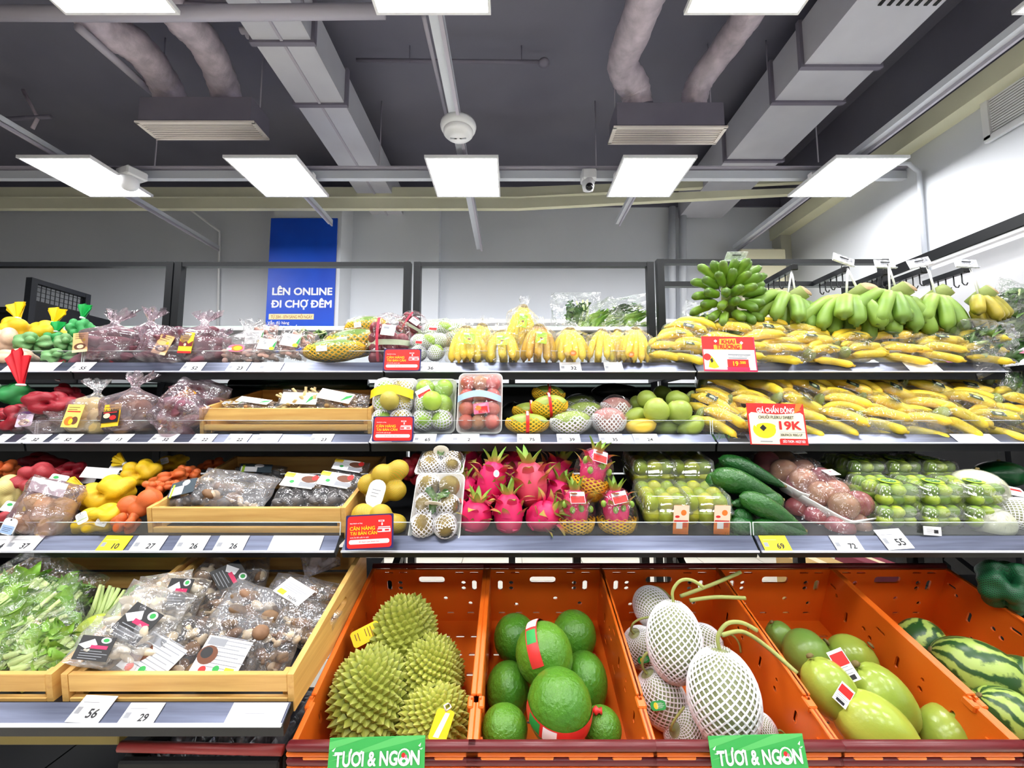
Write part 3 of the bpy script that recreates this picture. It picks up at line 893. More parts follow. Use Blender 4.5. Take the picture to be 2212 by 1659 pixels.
# mesh rack far behind on the dark side
X = P(70, 600, 3.0).x
tz = P(70, 601, 3.0).z
for n, (ya, yb2, l) in enumerate(((3.0, 3.39, 'black mesh rack end standing by the grey wall'), (2.55, 2.82, 'black mesh rack end nearer the yellow nets'))):
    X_ = X - .12 * n
    t = thing('mesh_rack', l, 'rack', TR(X_, ya, 0), 'black mesh rack ends')
    d = yb2 - ya
    for y in (0, d):
        part('post', MB().add(box(.045, .04, tz, (0, y, tz / 2)), smooth=False).mesh('post', M_BLACK), t)
    part('top_bar', MB().add(box(.04, d, .035, (0, d / 2, tz - .017)), smooth=False).mesh('top_bar', M_BLACK), t)
    part('panel', MB().add(box(.02, d, 1.9, (0, d / 2, tz - .16 - .95)), smooth=False).mesh('panel', M_DARK), t)
    g = MB()
    for k in range(1, 12): g.add(box(.004, .004, .16, (0, d * k / 12, tz - .09)), smooth=False)
    for k in range(1, 5): g.add(box(.004, d, .004, (0, d / 2, tz - .02 - k * .035)), smooth=False)
    part('wire_mesh', g.mesh('wire_mesh', M_BLACK), t)
t = thing('display_case', 'long black display case far behind the net bags', 'case', TR(X - 1.2, 3.45, 0))
part('body', MB().add(box(2.35, .5, tz - .16, (0, 0, (tz - .16) / 2)), smooth=False).mesh('body', M_DARK), t)
part('top_edge', MB().add(box(2.35, .03, .02, (0, -.26, tz - .20)), smooth=False).mesh('top_edge', M_BLACK), t)

# tall lit cabinet along the bright wall
a, b = rline(1945, 572, 2212, 480, 3.02)
zc = (a.z + b.z) / 2
t = thing('wall_cabinet', 'tall white wall cabinet with black top trim and pink striped light box', 'cabinet', TR(3.02, 2.4, 0))
part('top_trim', MB().add(box(.05, 3.6, .07, (0, -.5, zc - .01)), smooth=False).mesh('top_trim', M_BLACK), t)
part('trim_edge', MB().add(box(.04, 3.6, .022, (.01, -.5, zc - .06)), smooth=False).mesh('trim_edge', M_WHITE), t)
part('canopy', MB().add(box(.05, 3.6, .62, (.18, -.5, zc - .36)), smooth=False, mx=TR(.0, 0, 0)).mesh('canopy', mat('canopy_grey', (205, 206, 210), .5)), t)
part('wood_strip', MB().add(box(.03, 3.6, .05, (.02, -.5, zc - .62)), smooth=False).mesh('wood_strip', mat('wood_brown', (140, 92, 48), .5, col2=(110, 70, 36), nscale=6, stretch=(1, .2, 1))), t)
part('light_box', MB().add(box(.03, 3.6, .2, (.04, -.5, zc - .75)), smooth=False).mesh('light_box', mat('light_box_white', (245, 245, 250), .4, emit=.8)), t)
part('pink_stripe', MB().add(box(.032, 3.6, .04, (.038, -.5, zc - .79)), smooth=False).mesh('pink_stripe', mat('pink_stripe', (235, 140, 170), .5)), t)
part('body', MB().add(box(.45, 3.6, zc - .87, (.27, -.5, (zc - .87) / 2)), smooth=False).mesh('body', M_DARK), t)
# box on the wall by the corner
q0, q1 = P(1596, 540, 5.0), P(1703, 720, 5.0)
t = thing('cable_box', 'cream metal cabinet standing by the corner post', 'cabinet', TR((q0.x + q1.x) / 2, 5.1, q1.z))
part('body', MB().add(cbox(q1.x - q0.x, .28, q0.z - q1.z, (0, 0, (q0.z - q1.z) / 2), .01), smooth=False).mesh('body', mat('cream_metal', (222, 216, 184), .5)), t)
part('lid', MB().add(box((q1.x - q0.x) * .7, .2, .03, (-.02, .02, q0.z - q1.z + .015)), smooth=False).mesh('lid', M_WHITE), t)
part('plinth', MB().add(box((q1.x - q0.x) * .9, .24, q1.z, (0, 0, -q1.z / 2)), smooth=False).mesh('plinth', M_DARK), t)

# black folding crate below the lowest shelf
q0, q1 = P(252, 1605, .99), P(606, 1628, .99)
t = thing('folding_crate', 'black folding crate with a dull red bar under the lowest shelf', 'crate', TR((q0.x + q1.x) / 2, 1.0, q1.z - .2))
w = q1.x - q0.x
part('carry_bar', MB().add(tube([(-w / 2, 0, .208), (w / 2, 0, .2)], .011, 10)).mesh('carry_bar', mat('dull_red_plastic', (150, 52, 50), .4)), t)
part('front_wall', MB().add(cbox(w * .98, .02, .185, (0, 0, .09), .004), smooth=False).mesh('front_wall', M_DARK), t)
for k in range(4):
    part('rib', MB().add(cbox(w * .2, .012, .05, (-w * .36 + k * w * .24, -.012, .11), .004), smooth=False).mesh('rib', M_BLACK), t)
for s in (-1, 1):
    part('side_wall', MB().add(cbox(.02, .36, .185, (s * (w / 2 - .01), .19, .09), .004), smooth=False).mesh('side_wall', M_DARK), t)
part('base', MB().add(box(w, .38, .015, (0, .19, .0)), smooth=False).mesh('base', M_DARK), t)
part('bag_liner', MB().add(surf(lambda u, v: ((u - .5) * w * .9, .02 + v * .33, .12 + .04 * np.sin(u * 40) * (1 - v)), 30, 6)).mesh('bag_liner', film('liner_film', (120, 120, 130), .25, .15)), t)
q0, q1 = P(-30, 1585, 1.05), P(272, 1595, 1.05)
thing('shelf_beam', 'pale wooden beam under the lowest shelf', 'beam', TR((q0.x + q1.x) / 2, 1.05, q0.z), me=MB().add(cbox(q1.x - q0.x, .04, .022, (0, 0, 0), .002), smooth=False).mesh('shelf_beam', mat('beam_wood', (168, 150, 80), .6, col2=(140, 122, 60), nscale=5, stretch=(.2, 1, 1))))
# ------------------------------------------------------------------ crates
M_ORANGE = mat('orange_plastic', (236, 116, 30), .38, col2=(222, 100, 22), nscale=3, bump=.05, bscale=200)
M_MAROON = mat('maroon_plastic', (104, 30, 34), .35)
M_WOOD = mat('pine_wood', (234, 192, 112), .5, col2=(206, 152, 80), nscale=7, stretch=(.5, 5, 9), detail=5)
M_WOODY = mat('pine_wood_side', (230, 186, 106), .5, col2=(200, 146, 74), nscale=7, stretch=(6, .5, 9), detail=5)
def circ(x, y, r, n=12): return [(x + r * math.cos(2 * math.pi * i / n), y + r * math.sin(2 * math.pi * i / n)) for i in range(n)]
def oval(x, y, w, h): return rounded(w, h, min(w, h) * .49, 4, (x, y))
CW, CH = .404, .215
cf = P(1205, 1606, .95); cb_ = P(1173, 1228, 1.47)
CL = math.hypot(cb_.y - cf.y, cb_.z - cf.z); CA = math.degrees(math.atan2(cb_.z - cf.z, cb_.y - cf.y))
def orange_crate(wide=0.0, full=True):
    s = Spec('orange_crate', 'crate', CW, CH)
    w, h = CW + wide, CH
    back = [oval(x, h - .012, .030, .006) for x in (-.145, -.095, .095, .145)]
    back += [rounded(.088, .026, .010, 4, (0, h - .040))]
    back += [oval(x, h - .062, .016, .040) for x in (-.145, .145)]
    back += [circ(x, h - y, .0078) for x in (-.108, .108) for y in (.052, .074)]
    back += [circ(.045, h - .115, .0075), circ(.13, h - .135, .0075), circ(-.09, h - .14, .0075)]
    back += [oval(x, h - .175, .024, .008) for x in (-.14, -.08, -.02, .06, .13)]
    M1 = RT(90, 0, 0)
    bw = MB().add(plate(rounded(w, h, .006, 2, (0, h / 2)), back, .006), smooth=False, mx=M1).mesh('back_wall', M_ORANGE)
    if full: s.p('back_wall', bw, TR(0, CL - .004, 0))
    rim = MB().add(cbox(w + .004, .024, .012, (0, CL + .004, h - .002), .004), smooth=False)
    if full: s.p('carry_bar', MB().add(tube([(-w / 2, 0, 0), (w / 2, 0, 0)], .009, 10)).mesh('carry_bar', M_MAROON), TR(0, CL + .01, h + .003), label='dark maroon carrying bar')
    s.p('carry_bar', MB().add(cbox(w * 1.0, .020, .017, (0, 0, 0), .006)).mesh('carry_bar', M_MAROON), TR(0, -.004, h + .0), label='dark maroon carrying bar')
    side = []
    rnd = random.Random(4)
    for (y, z, a, b) in ((.07, .06, .018, .01), (.12, .13, .012, .034), (.20, .12, .014, .014), (.20, .15, .01, .01), (.27, .13, .012, .036), (.335, .17, .03, .01), (.36, .12, .014, .014), (.385, .13, .014, .014),
                        (.45, .11, .012, .036), (.50, .15, .012, .012), (.52, .17, .028, .008), (.31, .06, .03, .01), (.42, .05, .03, .01)):
        if y < CL - .03: side.append(oval(y, z, a, b))
    sw = plate([(0, 0), (CL, 0), (CL, h), (.10, h), (.094, h - .010), (0, h - .012)] if full else [(0, 0), (CL, 0), (CL, .03), (.12, .03), (.05, h - .012), (0, h - .012)], side if full else [], .006)
    msd = MB().add(sw, smooth=False, mx=Matrix(((0, 0, 1, 0), (1, 0, 0, 0), (0, 1, 0, 0), (0, 0, 0, 1)))).mesh('side_wall', M_ORANGE)
    for k in (-1, 1):
        s.p('side_wall', msd, TR(k * (w / 2 - .003), 0, 0))
        if full: s.p('side_rim', MB().add(cbox(.013, CL - .11, .008, (0, (CL + .10) / 2, h), .002), smooth=False).add(cbox(.013, .094, .008, (0, .05, h - .012), .002), smooth=False).mesh('side_rim', M_ORANGE), TR(k * (w / 2 - .006), 0, 0))
        if full: s.p('corner_lug', MB().add(cbox(.014, .03, .02, (0, 0, 0), .003), smooth=False).mesh('corner_lug', M_ORANGE), TR(k * (w / 2 + .0), .095, h - .014))
    fw = MB().add(plate(rounded(w, h - .012, .004, 2, (0, (h - .012) / 2)), [oval(x, h - .034, .05, .009) for x in (-.14, -.05, .05, .14)], .008), smooth=False, mx=M1).mesh('front_wall', M_ORANGE)
    s.p('front_wall', fw, TR(0, .004, 0))
    s.p('front_ledge', MB().add(cbox(w + .006, .014, .010, (0, -.004, h - .020), .003), smooth=False).add(cbox(w + .006, .014, .010, (0, -.004, h - .046), .003), smooth=False).mesh('front_ledge', M_ORANGE))
    lm = mat('orange_glow_plastic', (255, 150, 70), .3, sss=.2)
    for x in (-.14, -.047, .047, .14):
        s.p('front_tab', MB().add(cbox(.062, .006, .010, (0, 0, 0), .002), smooth=False).mesh('front_tab', lm), TR(x, -.007, h - .033), label='pale translucent orange tab')
    if full:
        hol = [oval(-.15 + .05 * i, .06 + .07 * j, .03, .010) for i in range(7) for j in range(int((CL - .1) / .07) + 1)]
        s.p('base', MB().add(plate(rounded(w, CL, .01, 2, (0, CL / 2)), hol, .006), smooth=False).mesh('base', M_ORANGE), TR(0, 0, .004))
    return s

def wood_crate(name_l, w, l, hf, hb, name='wooden_crate', handle=True):
    """slatted wooden tray: front hf high, back hb high"""
    s = Spec(name, 'crate', w, hf)
    th = .012
    hs = (hf - .014) / 2
    fm = MB().add(cbox(w - .03, th, hf * .48, (0, 0, 0), .0015), smooth=False).mesh('front_slat', M_WOOD)
    fm2 = MB().add(cbox(w - .03, th, hf * .24, (0, 0, 0), .0015), smooth=False).mesh('front_slat', M_WOOD)
    s.p('front_slat', fm, TR(0, th / 2, hf - hf * .24)); s.p('front_slat', fm2, TR(0, th / 2, hf * .24))
    n = 2
    hh = (hb - .012 * (n - 1)) / n
    bm = MB().add(cbox(w - .03, th, hh, (0, 0, 0), .0015), smooth=False).mesh('back_slat', M_WOOD)
    for k in range(n):
        s.p('back_slat', bm, TR(0, l - th / 2, hh / 2 + k * (hh + .012)))
    out = [(0, 0), (l, 0), (l, hb), (0, hf)]
    holes = [rounded(min(.11, l * .3), .022, .0105, 4, (l * .52, (hf + hb) / 2 * .66))] if handle else []
    sp = MB().add(plate(out, holes, .014), smooth=False, mx=Matrix(((0, 0, 1, 0), (1, 0, 0, 0), (0, 1, 0, 0), (0, 0, 0, 1)))).mesh('side_board', M_WOODY)
    for k in (-1, 1):
        s.p('side_board', sp, TR(k * (w / 2 - .007), 0, 0))
        s.p('corner_block', MB().add(cbox(.018, .018, hf - .006, (0, 0, (hf - .006) / 2), .001), smooth=False).mesh('corner_block', M_WOODY), TR(k * (w / 2 - .024), .022, 0))
    bd = MB().add(cbox(w - .03, (l - .03) / 4 - .006, .008, (0, 0, 0), .001), smooth=False).mesh('base_board', M_WOOD)
    for k in range(4):
        s.p('base_board', bd, TR(0, .015 + (l - .03) * (k + .5) / 4, .010))
    return s

# ------------------------------------------------------------------ films, nets, skins
FILM = film('clear_bag_film', opac=.06, rough=.08, bump=1.3, bscale=13)
FILM_M = film('milky_bag_film', opac=.16, rough=.1, bump=1.3, bscale=12)
FILM_P = film('pink_bag_film', tint=(244, 228, 234), opac=.13, rough=.09, bump=1.3, bscale=12, gloss=1.3, body=(246, 230, 240))
WRAP = film('cling_film', opac=.015, rough=.05, bump=1.2, bscale=20, gloss=.6)
CLAM = film('clamshell_plastic', opac=.05, rough=.05, bump=.12, bscale=14, gloss=1.0)
M_FOAMW = mat('white_foam_net', (246, 244, 246), .7)
M_FOAMY = mat('yellow_foam_net', (250, 196, 40), .6)
M_FOAMT = mat('white_foam_tray', (244, 242, 238), .6)
TIE = mat('white_tie', (240, 240, 242), .5)

def wob(seed):
    r = random.Random(seed)
    a = [r.uniform(0, 6.28) for _ in range(8)]
    return lambda th, v: 1 + .05 * np.sin(3 * th + a[0] + 2 * v) + .035 * np.sin(7 * th + a[1] - 5 * v) + .03 * np.sin(11 * v + a[2] + 2 * th)

def tied_bag_mesh(w, d, h, seed, matl, neck=.12, flare=.32, body=.70, nu=44, nv=30, bottom=.85):
    """a gathered bag: body, pinched neck and a ruffled flare on top; base at z=0"""
    rnd = random.Random(seed); a = [rnd.uniform(0, 6.28) for _ in range(6)]
    def fn(U, V):
        th = U * 2 * np.pi
        z = V * h
        t = np.clip(V / body, 0, 1)
        r = bottom * np.minimum(1, V / .06) ** .35 * (1 - .0 * t)
        r = np.where(V < .06, bottom * np.sqrt(np.clip(1 - (1 - V / .06) ** 2, 0, 1)) * .97 + .02, bottom + (1 - bottom) * np.sin(np.pi * np.clip((V - .06) / (body * .6), 0, 1) * .5))
        s = np.clip((V - body * .68) / (body * .32), 0, 1)
        r = r * (1 - s * s * (3 - 2 * s)) + neck * (s * s * (3 - 2 * s))
        q = np.clip((V - body - .04) / (1 - body - .04), 0, 1)
        r = r + (flare - neck) * q ** .8
        ruf = 1 + (.05 + .25 * q + .12 * s * (1 - q)) * np.sin(6 * th + a[0] + 1.5 * V) + (.03 + .15 * q) * np.sin(11 * th + a[1]) + .04 * np.sin(3 * th + 7 * V + a[2])
        r = r * ruf
        z = z + q * h * .05 * np.sin(5 * th + a[3])
        x = r * np.cos(th) * w / 2 + q * w * .10 * math.cos(a[4])
        y = r * np.sin(th) * d / 2 * np.where(q > 0, 1 - .5 * q, 1)
        return x, y, z
    return MB().add(surf(fn, nu, nv, True)).mesh('bag_film', matl)

def pillow_mesh(w, h, d, seed, matl, nu=26, nv=22, wr=.06, name='bag_film'):
    """a flat sealed pouch bulging towards -y and +y, centre at the origin"""
    rnd = random.Random(seed); a = [rnd.uniform(0, 6.28) for _ in range(8)]
    mb = MB()
    for sgn in (-1, 1):
        def fn(U, V):
            u = U * 2 - 1; v = V * 2 - 1
            th = np.clip((1 - np.abs(u) ** 3.2) * (1 - np.abs(v) ** 3.2), 0, 1) ** .6
            k = 1 + wr * 3 * np.sin(5 * u + a[0] + 4 * v) + wr * 2 * np.sin(9 * v + a[1] - 3 * u) + wr * 1.5 * np.sin(14 * u + a[2] + 6 * v)
            ed = .02 * np.sin(6 * v + a[3]); et = .02 * np.sin(7 * u + a[4])
            return (u * w / 2 * (1 + ed - .05 * (1 - np.abs(u)) * 0), sgn * th * d / 2 * k + .02 * d * np.sin(8 * u + a[5]), v * h / 2 * (1 + et))
        v, f, t, st = surf(fn, nu, nv)
        if sgn > 0: f = [q[::-1] for q in f]
        mb.add((v, f), smooth=True)
    return mb.mesh(name, matl)

def lumps(spheres, nu=48, nv=32, soft=.0, seed=0, center=None):
    """closed skin stretched over spheres (x,y,z,r): the farthest ball in each direction, smoothed"""
    S = np.array(spheres, float)
    c = S[:, :3].mean(0) if center is None else np.array(center)
    def fn(U, V):
        th = U * 2 * np.pi; ph = (V - .5) * np.pi
        d = np.column_stack([np.cos(ph) * np.cos(th), np.cos(ph) * np.sin(th), np.sin(ph)])
        rr = []
        for s in S:
            o = c - s[:3]
            b = d @ o; q = o @ o - s[3] ** 2
            disc = b * b - q
            e = np.where(disc > 0, -b + np.sqrt(np.maximum(disc, 0)), 0)
            rr.append(np.maximum(e, 0))
        rr = np.array(rr); r = rr.max(0)
        G = r.reshape(nv, nu)
        for _ in range(2):
            Gp = np.vstack([G[:1], G, G[-1:]])
            G = (G * 2 + np.roll(G, 1, 1) + np.roll(G, -1, 1) + Gp[:-2] + Gp[2:]) / 6
            if soft: G = np.maximum(G, r.reshape(nv, nu) * (1 - soft))
        G[0] = G[0].mean(); G[-1] = G[-1].mean()
        r = G.ravel()
        p = c + d * r[:, None]
        return p[:, 0], p[:, 1], p[:, 2]
    return surf(fn, nu, nv, True)

def fan_mesh(w, h, seed, matl, name='tied_top', n=22):
    """the splayed end of a net bag above its tie"""
    rnd = random.Random(seed); a = rnd.uniform(0, 6)
    def fn(U, V):
        u = U * 2 - 1
        ang = u * .75
        r = .12 + .88 * V
        x = np.sin(ang) * r * w / 1.36
        z = np.cos(ang) * r * h * (1 + .08 * np.sin(9 * u + a))
        y = .10 * w * V * np.sin(9 * u + a) + .05 * w * np.sin(17 * u)
        return x, y, z
    v, f, t, st = surf(fn, n, 8)
    mb = MB().add((v, f, t, st))
    mb.add((v + np.array([0, .004, 0]), [q[::-1] for q in f], t, st))
    return mb.mesh(name, matl)

def foam_net(rx, ry, rz, nu, nv, m, th=.004, v0=.03, v1=.97, hole=.60, prof=None, name='foam_net', flat=0.0):
    """lattice of foam strands round an ellipsoid (axis z): real diamond openings"""
    nu2 = nu * 2
    def pt(i, j, k):
        u = i / nu2 * 2 * math.pi; v = v0 + (v1 - v0) * j / nv
        ph = (v - .5) * math.pi
        r = math.cos(ph) if prof is None else prof(v)
        z = math.sin(ph)
        nx, ny, nz = math.cos(ph) * math.cos(u), math.cos(ph) * math.sin(u), math.sin(ph)
        return Vector((rx * r * math.cos(u) + nx * k, ry * r * math.sin(u) + ny * k, rz * z + nz * k))
    V = []; Fc = []; cache = {}
    def vid(i, j):
        key = (i % nu2, j)
        if key not in cache:
            cache[key] = len(V); V.append(tuple(pt(i, j, th)))
        return cache[key]
    for j in range(1, nv):
        for i in range(nu2):
            if (i + j) % 2: continue
            cs = [(i - 1, j), (i, j - 1), (i + 1, j), (i, j + 1)]
            if j - 1 < 0 or j + 1 > nv: continue
            o = [vid(*c) for c in cs]
            c3 = pt(i, j, 0)
            inn = []
            for (a, b) in cs:
                q = pt(a, b, 0)
                inn.append(len(V)); V.append(tuple(c3 + (q - c3) * hole))
            for k in range(4):
                l = (k + 1) % 4
                Fc.append((o[k], o[l], inn[l], inn[k]))
    return MB().add((np.array(V), Fc)).mesh(name, m)

def card(w, h, base, items=(), th=.0012, name='label', bend=0.0, rnd_=0.0):
    """flat printed card facing -y, centre at the origin; items: (kind, x, y, w, h, material[, text])  in fractions of the card"""
    mats = [base]; mb = MB()
    ol = rounded(w, h, rnd_ * min(w, h), 4) if rnd_ else [(-w / 2, -h / 2), (w / 2, -h / 2), (w / 2, h / 2), (-w / 2, h / 2)]
    mb.add(plate(ol, [], th), smooth=False, mx=RT(90, 0, 0))
    for n, it in enumerate(items):
        k, x, y, iw, ih, m = it[:6]
        if m not in mats: mats.append(m)
        mi = mats.index(m)
        off = -(th / 2 + .0003 + .00012 * n)
        T = TR(x * w / 2, off, y * h / 2) @ RT(90, 0, 0)
        if k == 'r':
            mb.add((np.array([(-iw * w / 2, -ih * h / 2, 0), (iw * w / 2, -ih * h / 2, 0), (iw * w / 2, ih * h / 2, 0), (-iw * w / 2, ih * h / 2, 0)]), [(0, 1, 2, 3)]), mi, False, T)
        elif k == 'e':
            q = [(iw * w / 2 * math.cos(2 * math.pi * i / 18), ih * h / 2 * math.sin(2 * math.pi * i / 18), 0) for i in range(18)]
            mb.add((np.array(q), [tuple(range(18))]), mi, False, T)
        elif k == 't':
            tx = text(it[6], ih * h / .72, it[7] if len(it) > 7 else .01, it[8] if len(it) > 8 else 'CENTER')
            mb.add(tx, mi, False, T)
        elif k == 'l':               # lines of fine print
            nl = max(1, int(ih * 10))
            for q in range(nl):
                yy = (q + .5) / nl * ih * h - ih * h / 2
                ww = iw * w * (.7 + .3 * ((q * 7) % 5) / 4)
                mb.add((np.array([(-iw * w / 2, yy - h * .012, 0), (-iw * w / 2 + ww, yy - h * .012, 0), (-iw * w / 2 + ww, yy + h * .012, 0), (-iw * w / 2, yy + h * .012, 0)]), [(0, 1, 2, 3)]), mi, False, T)
        elif k == 'p':               # polygon, points in fractions
            q = [(a * w / 2 - x * w / 2, b * h / 2 - y * h / 2, 0) for a, b in it[6]]
            mb.add((np.array(q), [tuple(range(len(q)))]), mi, False, T)
    if bend:
        for a in mb.v:
            a[:, 1] += bend * (a[:, 2] / (h / 2)) ** 2 * h
    return mb.mesh(name, mats)

I_RED = mat('red_ink', (222, 34, 30), .5); I_YEL = mat('yellow_ink', (255, 214, 20), .5); I_GRN = mat('green_ink', (40, 160, 70), .5)
I_ORG = mat('orange_ink', (244, 130, 40), .5); I_BRN = mat('brown_print', (110, 64, 40), .6); I_PUR = mat('purple_print', (90, 40, 100), .6)
I_PALE = mat('pale_print', (246, 220, 180), .5); I_LIME = mat('lime_print', (168, 206, 50), .5); I_BLK = mat('black_print', (22, 20, 22), .4)
I_MAG = mat('magenta_print', (214, 30, 90), .5); I_NAVY = mat('navy_print', (42, 36, 100), .5); I_PINK = mat('pink_print', (236, 120, 160), .5); I_LBL = mat('light_blue_print', (170, 200, 236), .5)

# ------------------------------------------------------------------ bananas
M_BAN = mat('banana_skin', (255, 226, 60), .40, ramp=[(0, (120, 100, 40)), (.06, (186, 174, 60)), (.14, (252, 226, 64)), (.86, (255, 226, 66)), (.93, (214, 180, 70)), (.95, (60, 46, 26)), (1, (30, 24, 16))], col2=(246, 208, 52), nscale=24, namt=.9, vary=.14)
M_BANR = mat('ripe_banana_skin', (246, 204, 60), .42, ramp=[(0, (70, 52, 30)), (.10, (130, 96, 36)), (.24, (240, 200, 60)), (.88, (244, 202, 60)), (.93, (170, 130, 40)), (.955, (36, 28, 20))], col2=(196, 144, 40), nscale=18, namt=.8, vary=.06)
M_BANG = mat('green_banana_skin', (130, 164, 56), .5, ramp=[(0, (150, 170, 80)), (.12, (160, 186, 84)), (.5, (138, 172, 62)), (.86, (124, 156, 56)), (.93, (84, 100, 40)), (.96, (36, 34, 24))], col2=(110, 146, 50), nscale=14, vary=.14)
M_BANS = mat('small_green_banana_skin', (96, 140, 30), .45, ramp=[(0, (160, 184, 80)), (.15, (150, 184, 60)), (.5, (134, 172, 52)), (.82, (112, 152, 44)), (.92, (50, 64, 24)), (.95, (24, 24, 18))], col2=(100, 138, 40), nscale=14, vary=.14)
M_BANY = mat('turning_banana_skin', (190, 176, 40), .5, ramp=[(0, (150, 150, 60)), (.2, (186, 176, 50)), (.9, (196, 176, 40)), (1, (40, 34, 22))], col2=(140, 130, 44), nscale=12, vary=.12)
M_STALK = mat('cut_stalk', (196, 166, 120), .7, col2=(150, 120, 84), nscale=30)
M_STALKG = mat('green_stalk', (150, 164, 84), .6, col2=(120, 134, 60), nscale=14)

def banana_mesh(L=.19, r=.0175, bend=1.15, m=M_BAN, fat=1.0, neck=.22, n=9, k=22, name='banana'):
    """curved finger from the crown at the origin along +x, bending in -z"""
    pts = []; rad = []
    Rr = L / bend
    for i in range(k):
        s = i / (k - 1)
        a = bend * (s - .0)
        pts.append((Rr * math.sin(a), 0, -Rr * (1 - math.cos(a))))
        if s < neck: q = .40 + .6 * (s / neck) ** 1.6
        elif s < .80: q = 1.0
        else:
            e = (s - .80) / .15
            q = max(.30, math.sqrt(max(0, 1 - (e * .97) ** 2.2))) if s < .95 else .30
        rad.append(r * fat * max(q, .2))
    mb = MB().add(tube(pts, rad, n))
    return mb.mesh(name, m)
BAN = [banana_mesh(.19, .0205, 1.15), banana_mesh(.18, .0215, .95), banana_mesh(.2, .020, 1.3)]
BANR = [banana_mesh(.2, .0195, .6, M_BANR, neck=.3), banana_mesh(.2, .020, .7, M_BANR, neck=.3), banana_mesh(.195, .019, .5, M_BANR, neck=.3)]
BANYL = [banana_mesh(.2, .0195, .6, M_BAN, neck=.3), banana_mesh(.2, .020, .7, M_BAN, neck=.3), banana_mesh(.195, .019, .5, M_BAN, neck=.3)]
STICK = card(.045, .03, mat('dark_green_sticker', (56, 84, 50), .4), [('r', 0, 0, .8, .7, I_BLK), ('e', 0, 0, .5, .5, mat('pale_green_print', (190, 210, 160), .5))], name='sticker')
def banana_pack(seed):
    """a wrapped hand lying on its side: fingers fan from a crown, two deep"""
    rnd = random.Random(seed)
    s = Spec('banana_pack', 'bananas', .24, .10)
    n = 5
    for (y, z, roll, yaw, pit) in ((-.030, .026, -40, -8, -36), (-.036, -.016, -60, -4, -20), (.004, .046, -10, 10, -36), (.020, -.022, -80, 6, -14)):
        k = rnd.randrange(3)
        s.p('banana', BAN[k], TR(-.098 + rnd.uniform(-.012, .012), y + rnd.uniform(-.004, .004), z + rnd.uniform(-.005, .005)) @ RT(0, 0, yaw + rnd.uniform(-8, 8)) @ RT(roll + rnd.uniform(-12, 12), 0, 0) @ RT(0, pit + rnd.uniform(-9, 9), 0))
    s.p('crown', MB().add(ball(.016, .034, .034, 10, 8)).mesh('crown', M_STALKG), TR(-.100, -.008, .012))
    s.p('wrap', MB().add(ball(.126, .070, .070, 26, 16, wob(seed))).mesh('wrap', WRAP), TR(.0, -.008, .010), label='clear plastic wrap')
    if seed % 2 == 0:
        s.p('sticker', STICK, TR(-.01, -.052, .058) @ RT(-58, 0, 10), label='small dark green sticker')
    return s
PACKS = [banana_pack(i) for i in range(4)]
def banana_bunch(seed, fingers, lab, m, spread=30):
    """upright hand in a clear bag: crown on top, fingers hanging and resting on the shelf; base at z=0"""
    rnd = random.Random(seed)
    s = Spec('banana_bunch', 'bananas', .175, .195)
    for i in range(fingers):
        f = i / (fingers - 1) - .5
        s.p('banana', m[i % 3], TR(f * .03, -.008, .188) @ RT(0, 0, -90 + f * 156 + rnd.uniform(-6, 6)) @ RT(0, 55 + rnd.uniform(-4, 4), 0))
    for i in range(2):
        s.p('banana', m[i], TR((i - .5) * .02, .01, .186) @ RT(0, 0, 60 + 60 * i) @ RT(0, 68, 0))
    s.p('crown', MB().add(ball(.03, .022, .016, 12, 8)).mesh('crown', mat('crown_brown', (112, 84, 46), .7, col2=(150, 130, 60), nscale=20)), TR(0, 0, .188))
    s.p('wrap', tied_bag_mesh(.20, .16, .225, seed, WRAP, neck=.24, flare=.30, body=.86, bottom=.98), TR(0, -.030, -.002), label='clear plastic bag')
    if lab == 'card':
        s.p('label', card(.052, .066, I_LIME, [('e', 0, -.25, .5, .34, I_YEL), ('e', 0, -.1, .3, .16, I_BRN), ('e', -.3, -.55, .35, .25, I_YEL), ('e', .3, -.55, .35, .25, I_YEL), ('l', 0, .6, .7, .3, I_GRN), ('r', -.5, .88, .5, .14, M_PAPER)]),
            TR(.008, -.092, .105) @ RT(-24, 4, 0), label='lime green fruit label')
    elif lab == 'round':
        s.p('label', card(.03, .03, I_ORG, [('l', 0, 0, .6, .4, M_PAPER)], rnd_=.49), TR(.0, -.108, .03) @ RT(0, 0, 0), label='round orange sticker')
    return s
